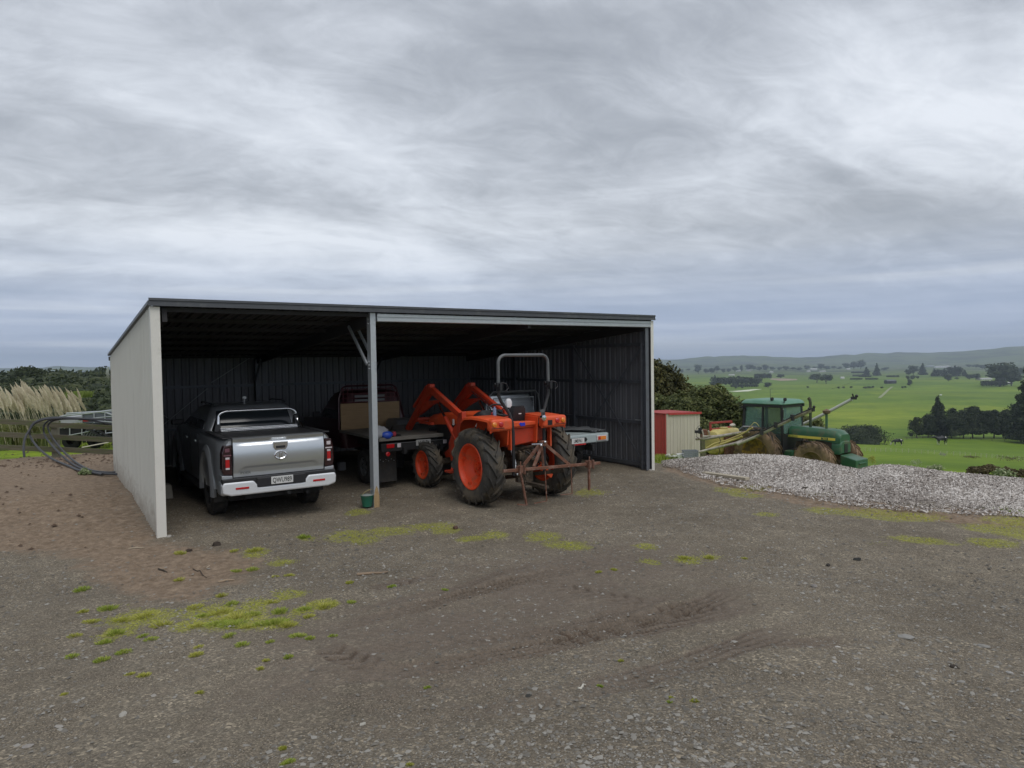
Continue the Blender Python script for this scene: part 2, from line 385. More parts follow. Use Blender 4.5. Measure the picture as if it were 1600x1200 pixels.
M['fencewood'] = mat('weathered_fence_timber', (.125, .112, .075), .9, var=.35, scale=5, stretch=(.6, .6, 6), bump=.5, bscale=25, dirt=(.09, .12, .035), dscale=4, damt=.5)
M['poly'] = mat('grey_black_poly_pipe', (.045, .047, .052), .45, var=.15)
M['concrete'] = mat('concrete', (.42, .40, .36), .9, var=.15, bump=.3)
# ================================================================== GROUND
def ground_material():
    m = bpy.data.materials.new('ground_surface'); m.use_nodes = True; nt = m.node_tree; N = nt.nodes.new; L = nt.links.new
    b = nt.nodes['Principled BSDF']; b.inputs['Roughness'].default_value = .92; b.inputs['Specular IOR Level'].default_value = .25
    g = N('ShaderNodeNewGeometry'); pos = g.outputs['Position']
    zn = N('ShaderNodeAttribute'); zn.attribute_name = 'zone'; sp = N('ShaderNodeSeparateColor'); L(zn.outputs['Color'], sp.inputs[0])
    zn2 = N('ShaderNodeAttribute'); zn2.attribute_name = 'zone_far'; sp2 = N('ShaderNodeSeparateColor'); L(zn2.outputs['Color'], sp2.inputs[0])
    def noise(scale, det=5, rough=.6, v=pos, dist=0):
        n = N('ShaderNodeTexNoise'); n.inputs['Scale'].default_value = scale; n.inputs['Detail'].default_value = det; n.inputs['Roughness'].default_value = rough; n.inputs['Distortion'].default_value = dist
        L(v, n.inputs['Vector']); return n.outputs['Fac']
    def ramp(v, *st):
        n = N('ShaderNodeValToRGB'); L(v, n.inputs[0]); e = n.color_ramp.elements
        e[0].position, e[0].color = st[0][0], (*st[0][1], 1); e[1].position, e[1].color = st[1][0], (*st[1][1], 1)
        for p, c in st[2:]: q = e.new(p); q.color = (*c, 1)
        return n.outputs[0]
    def mix(f, a, c, mode='MIX'):
        n = N('ShaderNodeMix'); n.data_type = 'RGBA'; n.blend_type = mode
        for i, v in ((0, f), (6, a), (7, c)):
            if isinstance(v, (int, float)): n.inputs[i].default_value = v
            elif isinstance(v, tuple): n.inputs[i].default_value = (*v, 1)
            else: L(v, n.inputs[i])
        return n.outputs[2]
    def mr(v, a, c, lo=0., hi=1.):
        n = N('ShaderNodeMapRange'); L(v, n.inputs[0]); n.inputs[1].default_value = a; n.inputs[2].default_value = c; n.inputs[3].default_value = lo; n.inputs[4].default_value = hi; return n.outputs[0]
    def mul(a, c, op='MULTIPLY'):
        n = N('ShaderNodeMath'); n.operation = op
        for i, v in enumerate((a, c)):
            if isinstance(v, (int, float)): n.inputs[i].default_value = v
            else: L(v, n.inputs[i])
        return n.outputs[0]
    # gravel: two sizes of stone cells, each with its own tone
    v1 = N('ShaderNodeTexVoronoi'); v1.inputs['Scale'].default_value = 62; L(pos, v1.inputs['Vector'])
    v2 = N('ShaderNodeTexVoronoi'); v2.inputs['Scale'].default_value = 130; L(pos, v2.inputs['Vector'])
    s1 = N('ShaderNodeSeparateColor'); L(v1.outputs['Color'], s1.inputs[0]); s2 = N('ShaderNodeSeparateColor'); L(v2.outputs['Color'], s2.inputs[0])
    c1 = ramp(s1.outputs[0], (0, (.060, .060, .058)), (.55, (.098, .098, .094)), (.85, (.145, .143, .136)), (1., (.24, .235, .22)))
    c2 = ramp(s2.outputs[1], (0, (.045, .044, .042)), (.6, (.088, .086, .082)), (.92, (.14, .136, .128)), (1., (.22, .215, .2)))
    fine = mix(mr(noise(3.1), .4, .62), c2, c1)
    grav = mix(.75, fine, ramp(noise(.55, 6), (.3, (.30, .285, .27)), (.7, (.58, .57, .55))), 'MULTIPLY')
    grav = mix(1., grav, (3.2, 2.8, 2.25), 'MULTIPLY')
    # soil and mud
    soil = ramp(noise(9, 9, .72), (.25, (.11, .078, .051)), (.5, (.225, .166, .115)), (.75, (.37, .285, .205)))
    chipn = noise(55, 3, .6); soil = mix(mr(chipn, .60, .70), soil, (.30, .23, .165))
    mud = ramp(noise(16, 8, .7), (.25, (.105, .082, .062)), (.55, (.175, .138, .106)), (.8, (.25, .20, .16)))
    mud = mix(mr(s2.outputs[0], .75, .9, 0., .6), mud, c2)
    # broken edges between them
    nb = noise(2.2, 7, .65); nbf = noise(11, 6, .7)
    edge = mul(mul(mul(nb, 1.1), mul(nbf, .6), 'ADD'), -.85, 'ADD')
    def mask(ch, lo=.30, hi=.62): return mr(mul(ch, edge, 'ADD'), lo, hi)
    c = mix(mul(mask(sp.outputs[2], .25, .75), .85), grav, mud)
    c = mix(mask(sp.outputs[0], .32, .68), c, soil)
    wt_ = N('ShaderNodeAttribute'); wt_.attribute_name = 'darkened'; c = mix(wt_.outputs['Fac'], c, mix(1., c, (.48, .42, .38), 'MULTIPLY'))  # tread grooves painted darker, standing in for shade in the relief
    moss = ramp(noise(26, 6, .7), (.3, (.12, .125, .02)), (.5, (.27, .28, .032)), (.75, (.42, .425, .06)))
    pm = mul(mask(sp.outputs[1], .37, .62), mr(noise(38, 6, .7), .42, .58)); c = mix(pm, c, moss)
    # pasture: shades of green with tufts, worn and yellower patches, then paddock to paddock changes
    gr = ramp(noise(1.3, 9, .68), (.28, (.09, .145, .005)), (.5, (.17, .25, .008)), (.72, (.27, .35, .018)))
    gf = ramp(noise(.012, 8, .62), (.3, (.095, .165, .006)), (.5, (.140, .215, .009)), (.7, (.195, .265, .018)))
    gf2 = ramp(noise(.0035, 4, .5), (.35, (.80, .86, .80)), (.6, (1.05, 1.06, 1.0)))
    gs = ramp(noise(.09, 6, .66), (.35, (.80, .84, .78)), (.62, (1.12, 1.08, 1.05)))
    gf = mix(1., mix(1., gf, gf2, 'MULTIPLY'), gs, 'MULTIPLY')
    vp = N('ShaderNodeTexVoronoi'); vp.inputs['Scale'].default_value = .0042; L(pos, vp.inputs['Vector']); sv = N('ShaderNodeSeparateColor'); L(vp.outputs['Color'], sv.inputs[0])
    gf = mix(1., gf, ramp(sv.outputs[0], (0, (.82, .90, .80)), (.5, (1., 1., 1.)), (1., (1.18, 1.06, 1.15))), 'MULTIPLY')
    gf = mix(mul(sp2.outputs[1], .75), gf, (.10, .125, .055))  # hill pasture dulled with distance, haze put into the colour
    grass = mix(sp2.outputs[0], gr, gf)
    bushc = ramp(noise(.05, 6, .7), (.3, (.020, .034, .016)), (.7, (.045, .066, .028)))
    far = mix(mul(mr(noise(.0022, 9, .74, dist=.5), .50, .53), sp2.outputs[1]), grass, bushc)
    far = mix(mul(mr(noise(.0031, 3, .5), .58, .62), mul(sp2.outputs[1], .45)), far, (.16, .15, .09))
    vt = N('ShaderNodeTexVoronoi'); vt.inputs['Scale'].default_value = .010; L(pos, vt.inputs['Vector'])
    st = N('ShaderNodeSeparateColor'); L(vt.outputs['Color'], st.inputs[0])
    roofs = mul(mul(mr(vt.outputs['Distance'], .16, .12), mr(st.outputs[1], .80, .81)), sp2.outputs[2])
    far = mix(roofs, far, (.62, .62, .60))
    zg = N('ShaderNodeAttribute'); zg.attribute_name = 'zone_grass'
    gm = mr(mul(zg.outputs['Fac'], mul(edge, .8), 'ADD'), .38, .60)
    c = mix(gm, c, far)
    L(c, b.inputs['Base Color'])
    # relief
    h1 = mul(mr(v1.outputs['Distance'], 0, .6, 1, 0), .5); h2 = mul(mr(v2.outputs['Distance'], 0, .6, 1, 0), .3)
    hh = mul(mul(h1, h2, 'ADD'), mul(noise(20, 6, .7), 1.2), 'ADD')
    bp = N('ShaderNodeBump'); bp.inputs['Distance'].default_value = .012; bp.inputs['Strength'].default_value = .75; L(hh, bp.inputs['Height'])
    L(bp.outputs[0], b.inputs['Normal'])
    return m
M['ground'] = ground_material()

def smooth_path(pts, k=14):
    P = [np.array(p, float) for p in pts]; P = [2*P[0]-P[1]]+P+[2*P[-1]-P[-2]]; out = []
    for i in range(1, len(P)-2):
        for j in range(k):
            t = j/k; out.append(.5*((2*P[i])+(-P[i-1]+P[i+1])*t+(2*P[i-1]-5*P[i]+4*P[i+1]-P[i+2])*t*t+(-P[i-1]+3*P[i]-3*P[i+1]+P[i+2])*t**3))
    out.append(P[-2]); return np.array(out)
def gpx(px, py):
    """point of the yard surface seen at a measured place of the photograph"""
    p, r = hit(px, py); return (p.x, p.y)
TRACKS = [  # centre line, half width, rib count, depth, lugs
    ([(330,1085),(480,1062),(640,1050),(760,1028),(880,1003),(980,975),(1080,948),(1190,905)], .17, 4, .020, 0),
    ([(420,1040),(560,1022),(700,1008),(830,992),(960,960),(1080,920)], .10, 3, .010, 0),
    ([(430,1000),(520,980),(620,958),(720,930),(800,910),(880,893),(960,868)], .16, 4, .022, 0),
    ([(500,965),(600,944),(700,922),(790,895),(860,880)], .09, 3, .008, 0),
    ([(830,905),(900,920),(980,938),(1060,952)], .15, 0, .012, 1),
    ([(500,1010),(560,1035),(600,1050)], .13, 0, .010, 1),
    ([(640,960),(760,985),(900,990),(1060,968),(1240,930)], .22, 5, .010, 0),
    ([(1020,965),(1100,945),(1140,940)], .20, 0, .020, 1),
    ([(560,930),(640,905),(700,900)], .14, 0, .010, 1),
    ([(620,1130),(800,1100),(980,1060),(1150,1010),(1300,960)], .16, 4, .006, 0),
    ([(1160,1010),(1300,1000),(1400,993)], .12, 3, .008, 0),
    ([(1150,765),(1300,782),(1450,806),(1640,840)], .22, 3, .030, 0),
]
SOIL = [[gpx(*p) for p in [(-300,850),(0,862),(90,865),(130,880),(150,905),(230,940),(300,938),(380,905),(405,875),(330,858),(252,848),(236,830),(205,775),(186,738),(186,700),(0,694),(-300,694)]],
        [gpx(*p) for p in [(1045,719),(1130,745),(1200,757),(1300,774),(1420,794),(1640,800),(1640,828),(1420,812),(1300,797),(1200,780),(1120,760),(1040,736)]]]
MUD = [[gpx(*p) for p in [(380,1090),(420,1000),(520,960),(640,925),(700,880),(900,850),(1040,850),(1130,900),(1080,960),(900,1020),(720,1090),(500,1100)]]]
MOSS = [(545,838,34,10),(570,846,26,8),(610,830,50,7),(670,822,40,6),(700,828,26,6),(775,836,22,8),(850,838,30,7),(885,852,36,8),(900,855,26,5),(740,842,30,5),
        (330,955,40,14),(372,965,55,22),(420,975,46,12),(400,945,26,9),(505,945,30,8),(470,955,22,7),(210,965,40,12),(185,985,30,9),(245,960,36,10),(300,975,30,8),(450,930,26,7),
        (1310,800,52,7),(1375,805,55,9),(1430,808,40,8),(1590,815,50,10),(1560,826,60,7),(1600,835,50,9),(1440,845,50,6),(1550,848,40,6),(1140,765,26,6),(1165,775,30,5),(1170,748,24,6),(1080,875,18,5),(1010,855,20,6),(1018,880,16,5),(400,865,22,6),(440,880,20,6),
        (920,770,26,8),(560,800,20,5),(1290,770,30,5),(1180,762,22,5),(1075,875,22,8),(1110,870,16,6),(1200,805,20,5),(860,745,10,4),(480,842,14,4)]
def seg_dist(X, Y, path):
    best = np.full(X.shape, 1e9); sg = np.zeros(X.shape); ss = np.zeros(X.shape); acc = 0.
    for a, c in zip(path[:-1], path[1:]):
        d = c-a; ln = np.hypot(*d)+1e-9; t = np.clip(((X-a[0])*d[0]+(Y-a[1])*d[1])/ln**2, 0, 1)
        qx, qy = X-(a[0]+d[0]*t), Y-(a[1]+d[1]*t); dd = np.hypot(qx, qy); k = dd < best
        best[k] = dd[k]; sg[k] = (np.sign(d[0]*qy-d[1]*qx)*dd)[k]; ss[k] = (acc+t*ln)[k]; acc += ln
    return best, sg, ss, acc
def poly_mask(X, Y, poly, soft=.5):
    P = np.array(poly); ins = np.zeros(X.shape, bool); n = len(P)
    for i in range(n):
        a, c = P[i], P[(i+1) % n]
        k = ((a[1] > Y) != (c[1] > Y)) & (X < (c[0]-a[0])*(Y-a[1])/(c[1]-a[1]+1e-12)+a[0]); ins ^= k
    dist = seg_dist(X, Y, np.vstack([P, P[:1]]))[0]
    return np.clip(.5+np.where(ins, 1, -1)*dist/(2*soft), 0, 1)
GB = [(-180,27),(-60,27.2),(-22,27.2),(-10,28),(8,28),(10.5,18.6),(13,17.9),(16,18.6),(20,17.5),(25,16.5),(37,13.6),(60,12),(100,24),(180,24)]
def build_ground():
    az = np.concatenate([np.arange(-180, -44, 4.), np.arange(-44, -38, 1.), np.arange(-38, 38.01, .14), np.arange(39, 45, 1.), np.arange(45, 180.1, 4.)]); az[-1] = 180
    rr = [.25]
    while rr[-1] < 10300:
        r = rr[-1]; rr.append(r*(1.10 if r < 2.3 else 1.0052 if r < 16 else 1.011 if r < 26 else 1.03 if r < 3000 else 1.02))
    rr = np.array(rr); A, Rr = np.meshgrid(np.radians(az), rr, indexing='xy'); X, Y = Rr*np.sin(A), Rr*np.cos(A)
    Z = H(X, Y)
    na, nr = len(az), len(rr)
    near = (Rr < 29)
    soil = np.zeros(X.shape); mud = np.zeros(X.shape); moss = np.zeros(X.shape)
    xs, ys = X[near], Y[near]
    soil[near] = np.maximum(poly_mask(xs, ys, SOIL[0], .45), poly_mask(xs, ys, SOIL[1], .3))
    mud[near] = poly_mask(xs, ys, MUD[0], 1.2)
    mo = np.zeros(xs.shape)
    for px, py, w, h in MOSS:
        c = gpx(px, py); e1 = gpx(px+w, py); e2 = gpx(px, py-h)
        wx = math.hypot(e1[0]-c[0], e1[1]-c[1]); wy = min(math.hypot(e2[0]-c[0], e2[1]-c[1]), wx*1.2)
        dirv = np.array([c[0], c[1]])/math.hypot(*c); dx, dy = xs-c[0], ys-c[1]
        al = dx*dirv[0]+dy*dirv[1]; ac = dx*dirv[1]-dy*dirv[0]
        mo = np.maximum(mo, np.exp(-((al/wy)**2+(ac/wx)**2)*.8))
    moss[near] = mo*.95
    dz = np.zeros(xs.shape)
    fade = sst(np.hypot(xs, ys), 2, 3)*(1-sst(np.hypot(xs, ys), 25, 29))
    rough = fbm(xs*1.1, ys*1.1, 3, 31)*.040+fbm(xs*5, ys*5, 3, 41)*.018+fbm(xs*22, ys*22, 2, 51)*.010
    so = soil[near]; rough = rough+so*(fbm(xs*9, ys*9, 3, 61)*.028+np.maximum(vnoise(xs*13, ys*13, 66)-.28, 0)*.12)
    dz += rough
    mc = gpx(30, 790); dz += .20*np.exp(-(((xs-mc[0])/2.2)**2+((ys-mc[1])/1.5)**2))
    trk = np.zeros(xs.shape); groove_shade = np.zeros(xs.shape)  # second mask holds the shade painted into the tread grooves
    for pts, hw, ribs, dep, lug in TRACKS:
        path = smooth_path([gpx(*p) for p in pts])
        lo, hi = path.min(0)-1, path.max(0)+1; k = (xs > lo[0]) & (xs < hi[0]) & (ys > lo[1]) & (ys < hi[1])
        d, sg, s_, tot = seg_dist(xs[k], ys[k], path); w = d/hw
        en = min(2.2, tot*.42); ends = sst(s_, 0, en)*(1-sst(s_, tot-en, tot)); pat = .35+1.3*np.clip(vnoise(s_*.9, sg*3+pts[0][0], 71)+.5, 0, 1)
        inn = (1-sst(w, .8, 1.15))*ends*pat; rim = np.exp(-((w-1.25)/.22)**2)*ends*pat
        disp = -dep*inn+dep*.55*rim
        if ribs:
            rc = np.cos(2*PI*sg/(2*hw/ribs)+.6*vnoise(s_*2, s_*0, 5)); disp += dep*.7*inn*rc; groove_shade[k] = np.maximum(groove_shade[k], inn*np.clip(-rc*2.2-.7, 0, 1)*np.clip(vnoise(s_*1.1, sg*2, 77)*2.0+.65, 0, 1))
        if lug:
            lc = np.sin(2*PI*(s_+np.abs(sg)*.9)/.17); disp += dep*.8*inn*np.sign(lc); groove_shade[k] = np.maximum(groove_shade[k], inn*np.clip(-lc*2-.6, 0, 1)*.9)
        dz[k] += disp; trk[k] = np.maximum(trk[k], inn)
    Z[near] += dz*fade
    mud[near] = np.clip(mud[near]*.75+trk*.7, 0, 1); darkened = np.zeros(X.shape); darkened[near] = np.clip(groove_shade, 0, 1)
    azd = np.degrees(A); gb = np.interp(azd, [a for a, _ in GB], [b for _, b in GB])
    grass = np.clip(.5+(Rr-gb)/1.2+fbm(X*.8, Y*.8, 3, 81)*.5, 0, 1)
    farm = sst(Rr, 25, 160); hillm = sst(Rr, 1700, 4200); town = sst(Rr, 3600, 4600)*(1-sst(Rr, 6800, 7800))*(.25+.75*sst(azd, 16, 28))
    V = np.stack([X, Y, Z], -1).reshape(-1, 3)
    idx = np.arange(na*nr).reshape(nr, na)
    F = np.stack([idx[:-1, :-1], idx[:-1, 1:], idx[1:, 1:], idx[1:, :-1]], -1)
    zone = np.stack([soil, moss, mud, np.ones_like(soil)], -1).reshape(-1, 4); zf = np.stack([farm, hillm, town, np.ones_like(farm)], -1).reshape(-1, 4); zg = grass.reshape(-1); zw = darkened.reshape(-1)
    def part(name, r0, r1, cap=False):
        sel = (rr[:-1] >= r0) & (rr[:-1] < r1); f = F[sel].reshape(-1, 4)[:, ::-1]
        u, inv = np.unique(f, return_inverse=True); f2 = inv.reshape(-1, 4)
        me = np_mesh(name, V[u], f2, [M['ground']], True)
        for nm, dat in (('zone', zone[u]), ('zone_far', zf[u])):
            a = me.color_attributes.new(nm, 'FLOAT_COLOR', 'POINT'); a.data.foreach_set('color', dat.astype(np.float32).ravel())
        a = me.attributes.new('zone_grass', 'FLOAT', 'POINT'); a.data.foreach_set('value', zg[u].astype(np.float32))
        a = me.attributes.new('darkened', 'FLOAT', 'POINT'); a.data.foreach_set('value', zw[u].astype(np.float32))
        return tag(link(name, me), kind='structure')
    part('gravel_yard', 0, 29.0); part('paddocks', 29.0, 4600); part('hills', 4600, 1e9)
    m = MB(); n = 24; m.add([(0, 0, .96)]+[(.26*math.sin(2*PI*i/n), .26*math.cos(2*PI*i/n), .948) for i in range(n)], [(0, 1+(i+1) % n, 1+i) for i in range(n)])
    return V.reshape(nr, na, 3), rr, az
GV, GR, GA = build_ground()
def gz(x, y):
    """height of the finished ground mesh (with its relief) near a point"""
    r = math.hypot(x, y); a = math.degrees(math.atan2(x, y)); i = int(np.searchsorted(GR, r)); j = int(np.searchsorted(GA, a))
    i = min(max(i, 1), len(GR)-1); j = min(max(j, 1), len(GA)-1); return float(GV[i-1:i+1, j-1:j+1, 2].mean())

# ================================================================== SHED
def sheetmat(name, col, dirt):
    m = mat(name, col, .5, .1, var=.05, scale=2.5, stretch=(1, 1, .25), dirt=dirt, dscale=2.2, damt=.22)
    nt = m.node_tree; N = nt.nodes.new; L = nt.links.new; b = nt.nodes['Principled BSDF']; src = b.inputs['Base Color'].links[0].from_socket   # mud splashed up the foot of the sheets
    tc = N('ShaderNodeTexCoord'); sp = N('ShaderNodeSeparateXYZ'); L(tc.outputs['Object'], sp.inputs[0]); n = N('ShaderNodeTexNoise'); n.inputs['Scale'].default_value = 5; n.inputs['Detail'].default_value = 8; n.inputs['Roughness'].default_value = .7; L(tc.outputs['Object'], n.inputs['Vector'])
    a = N('ShaderNodeMath'); a.operation = 'MULTIPLY_ADD'; L(n.outputs['Fac'], a.inputs[0]); a.inputs[1].default_value = -1.3; L(sp.outputs[2], a.inputs[2])
    r = N('ShaderNodeMapRange'); L(a.outputs[0], r.inputs[0]); r.inputs[1].default_value = -.62; r.inputs[2].default_value = -.15; r.inputs[3].default_value = .5; r.inputs[4].default_value = 0
    x = N('ShaderNodeMix'); x.data_type = 'RGBA'; L(r.outputs[0], x.inputs[0]); L(src, x.inputs[6]); x.inputs[7].default_value = (.20, .145, .10, 1); L(x.outputs[2], b.inputs['Base Color'])
    return m
M['sheet_out'] = sheetmat('cream_grey_colour_steel', (.61, .605, .555), (.44, .42, .37))
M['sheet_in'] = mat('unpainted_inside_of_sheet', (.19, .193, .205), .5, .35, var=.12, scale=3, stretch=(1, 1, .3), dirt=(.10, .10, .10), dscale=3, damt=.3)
M['roof_out'] = mat('roof_iron', (.20, .21, .22), .5, .2)
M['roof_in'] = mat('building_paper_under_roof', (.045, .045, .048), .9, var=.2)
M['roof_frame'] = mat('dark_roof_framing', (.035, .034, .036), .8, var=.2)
M['gutter'] = mat('dark_grey_gutter', (.085, .09, .10), .45, .2, var=.1, dirt=(.2, .2, .19), dscale=6, damt=.22)
M['flash'] = mat('white_corner_flashing', (.74, .72, .66), .45, .1, var=.04, dirt=(.36, .35, .30), dscale=3, damt=.25)
M['steel_dark'] = mat('dull_galvanised_frame', (.16, .17, .19), .5, .5, var=.15, scale=6, dirt=(.09, .09, .09), dscale=5, damt=.3)
SL, SD, ZF, ZB = 10.4, 8.35, 3.50, 2.86
def roofz(ly): return ZF+(ZB-ZF)*ly/SD
def rib_profile(w, pitch=.19, h=.034):
    """(u, depth) points across one ribbed sheet"""
    pts = [(0., 0.)]; n = round(w/pitch)
    for i in range(n):
        c = (i+.5)*w/n; pts += [(c-.033, 0), (c-.016, h), (c+.016, h), (c+.033, 0)]
        if i < n-1: pts += [(c+w/n/2-.012, 0), (c+w/n/2-.006, .006), (c+w/n/2+.006, .006), (c+w/n/2+.012, 0)]
    pts.append((w, 0.)); return pts
def build_shed():
    sh = thing('open_farm_shed', 'long open-fronted iron farm shed with a dark grey fascia and vehicles parked inside', 'shed', S0, TH)
    W_ = .7591
    # side walls: local y runs back; outside on -x (left) / +x (right)
    for side in (0, 1):
        x0 = 0. if side == 0 else SL; sg = -1 if side == 0 else 1; n = 11
        for i in range(n):
            m = MB(); y0 = i*SD/n; pr = rib_profile(SD/n)
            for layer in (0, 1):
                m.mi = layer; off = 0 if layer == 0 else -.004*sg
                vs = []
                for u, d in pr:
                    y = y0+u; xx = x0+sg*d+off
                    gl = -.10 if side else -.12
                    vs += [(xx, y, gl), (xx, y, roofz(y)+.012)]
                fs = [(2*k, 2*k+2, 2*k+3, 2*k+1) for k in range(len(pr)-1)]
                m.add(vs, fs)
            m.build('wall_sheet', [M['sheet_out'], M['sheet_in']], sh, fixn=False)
    # back wall, 14 sheets sharing one mesh
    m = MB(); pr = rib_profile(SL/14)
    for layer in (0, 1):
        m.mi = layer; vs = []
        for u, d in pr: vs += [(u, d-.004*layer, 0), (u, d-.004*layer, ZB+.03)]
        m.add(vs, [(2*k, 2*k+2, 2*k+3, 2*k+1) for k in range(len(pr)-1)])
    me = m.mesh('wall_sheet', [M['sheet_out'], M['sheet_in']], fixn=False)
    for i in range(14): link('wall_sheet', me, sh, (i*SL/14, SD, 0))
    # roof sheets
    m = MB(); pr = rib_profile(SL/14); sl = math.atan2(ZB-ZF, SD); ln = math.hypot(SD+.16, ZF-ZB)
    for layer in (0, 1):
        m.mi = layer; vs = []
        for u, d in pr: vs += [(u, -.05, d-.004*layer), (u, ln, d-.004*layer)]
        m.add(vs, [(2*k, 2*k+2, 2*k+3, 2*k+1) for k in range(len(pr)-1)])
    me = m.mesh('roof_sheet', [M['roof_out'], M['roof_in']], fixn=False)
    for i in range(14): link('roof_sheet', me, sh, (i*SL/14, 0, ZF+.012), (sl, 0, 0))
    # fascia (folded, with two shadow lines), verge trims, back gutter
    m = MB(); m.prism([(-.075, 3.50), (-.075, 3.545), (-.065, 3.55), (-.065, 3.575), (-.08, 3.582), (-.08, 3.618), (-.03, 3.622), (-.03, 3.505)], -.06, SL+.06, 'x')
    m.build('fascia_gutter', M['gutter'], sh)
    for x in (-.05, SL+.02):
        m = MB(); m.bar((x+.015, -.03, ZF+.055), (x+.015, SD+.1, ZB+.055), .07, .05); m.build('verge_flashing', M['gutter'], sh)
    m = MB(); m.box((SL/2, SD+.10, ZB-.04), (SL+.1, .12, .10)); m.build('back_gutter', M['gutter'], sh)
    # corner flashings at the front
    m = MB(); m.box((.028, -.018, 1.70), (.125, .012, 3.58)); m.box((-.036, .04, 1.70), (.010, .12, 3.58)); m.box((.088, .02, 1.70), (.008, .07, 3.56)); m.build('corner_flashing', M['flash'], sh)
    m = MB(); m.box((SL-.0, -.018, 1.72), (.085, .012, 3.54)); m.box((SL+.040, .04, 1.72), (.010, .12, 3.54)); m.build('corner_flashing', M['flash'], sh)
    # columns (C sections)
    def cee(x, y, z0, z1, face, mt, name='column', w=.10, d=.15):
        m = MB(); t = .008
        m.box((x, y, (z0+z1)/2), (w, t, z1-z0)); m.box((x-face*(w/2-t/2), y+d/2+t/2, (z0+z1)/2), (t, d, z1-z0)); m.box((x, y+d+t, (z0+z1)/2), (w, t, z1-z0))
        return m.build(name, mt, sh)
    c = cee(3.50, .0, -.02, 3.49, 1, M['galv'])
    m = MB(); m.prism([(3.449, .0), (3.552, .0), (3.5515, .20), (3.530, .34), (3.50, .40), (3.470, .33), (3.449, .22)], -.0065, -.0045, 'y'); m.build('rust_stain', mat('rust_stained_zinc', (.36, .25, .13), .8, var=.3, scale=20), c)
    m = MB()
    for z in (2.56, 2.62, 2.50, 3.30, 3.38): m.cyl((3.44, .06, z), (3.425, .06, z), .014, 6); m.cyl((3.53, -.006, z), (3.53, -.02, z), .010, 6)
    m.build('bolt', M['galv'], c)['kind'] = 'stuff'
    cee(.045, .10, 0, 3.36, 1, M['steel_dark'], w=.06); cee(SL-.13, .02, 0, 3.42, -1, M['steel_dark'])
    for x in (3.47, 6.93): cee(x, SD-.22, 0, ZB-.1, 1, M['steel_dark'])
    for y in (2.78, 5.57): m = MB(); m.box((SL-.08, y, 1.5), (.10, .10, 3.0)); m.build('column', M['steel_dark'], sh); m = MB(); m.box((.08, y, 1.5), (.10, .10, 3.0)); m.build('column', M['steel_dark'], sh)
    # rafters
    for x in (.16, 3.50, 6.93, SL-.16):
        m = MB(); m.bar((x, .03, ZF-.13), (x, SD-.05, ZB-.13), .07, .20); m.build('rafter', M['roof_frame'], sh)
    # purlins
    for k in range(8):
        y = .10+k*(SD-.25)/7; m = MB(); m.box((SL/2, y, roofz(y)-.035), (SL-.06, .05, .065)); m.build('purlin', M['roof_frame'], sh)
    # lintel over the double bay: two stacked flanges with a groove
    m = MB(); m.prism([(-.012, 3.335), (-.030, 3.345), (-.030, 3.398), (-.012, 3.405), (-.012, 3.418), (-.030, 3.425), (-.030, 3.475), (-.012, 3.485), (.06, 3.485), (.06, 3.335)], 3.575, SL-.05, 'x'); m.build('lintel', M['galv'], sh)
    # knee braces
    for x in (3.42, 3.58):
        m = MB(); m.bar((x, .12, 2.58), (x, .98, 3.30), .035, .05); m.build('knee_brace', M['galv'], sh)
    for x0 in (3.47, 6.93):
        m = MB(); m.bar((x0-.06, SD-.20, 2.15), (x0-.06, SD-.85, 2.75), .035, .06); m.build('knee_brace', M['steel_dark'], sh)
    # girts
    for z in (.95, 2.05): m = MB(); m.box((SL/2, SD-.05, z), (SL-.2, .05, .07)); m.build('girt', M['steel_dark'], sh)
    for z in (.10, 1.10, 2.06, 2.95):
        m = MB(); m.box((SL-.055, SD/2, z) if z < 2.5 else (SL-.055, 2.6, z), (.06, SD-.2 if z < 2.5 else 4.8, .075)); m.build('girt', M['steel_dark'], sh)
        m = MB(); m.box((.055, SD/2, z) if z < 2.5 else (.055, 2.6, z), (.06, SD-.2 if z < 2.5 else 4.8, .075)); m.build('girt', M['steel_dark'], sh)
    # strap bracing
    for a, b_ in (((.12, .12), (2.74, 2.98)), ((.12, 2.95), (2.74, .30))):
        m = MB(); m.bar((SL-.14, a[0], a[1]), (SL-.14, b_[0], b_[1]), .012, .045); m.build('strap_brace', M['steel_dark'], sh)
    m = MB(); m.box((SL-.09, .33, 1.155), (.03, .28, .02)); m.build('bracket', M['galv'], sh)
    for a, b_ in (((1.0, 1.0), (2.2, 2.0)), ((2.3, 2.15), (3.3, 2.8)), ((.4, 1.9), (1.7, .9))):
        m = MB(); m.cyl((a[0], SD-.10, a[1]), (b_[0], SD-.10, b_[1]), .008, 6); m.build('rod_brace', M['galv'], sh)
    # concrete collars where the front posts meet the ground
    for x in (.10, SL-.05): m = MB(); m.lathe([(-.05, .07), (.010, .06), (.014, .01)], 12, c=(x, .03, 0)); m.build('footing', M['concrete'], sh)
    return sh
SHED = build_shed()
d = thing('satellite_dish', 'small pale round dish at the far back corner of the open shed', 'dish', SW(-.13, SD-.05, 2.46), TH)
m = MB(); m.lathe([(.06, .17), (.03, .12), (.01, .06), (0, .005)], 18, 'x'); m.build('dish', mat('pale_green_grey_dish', (.30, .33, .27), .6), d, True)
m = MB(); m.cyl((0, 0, 0), (.14, 0, -.1), .02, 8); m.build('arm', M['galv'], d)
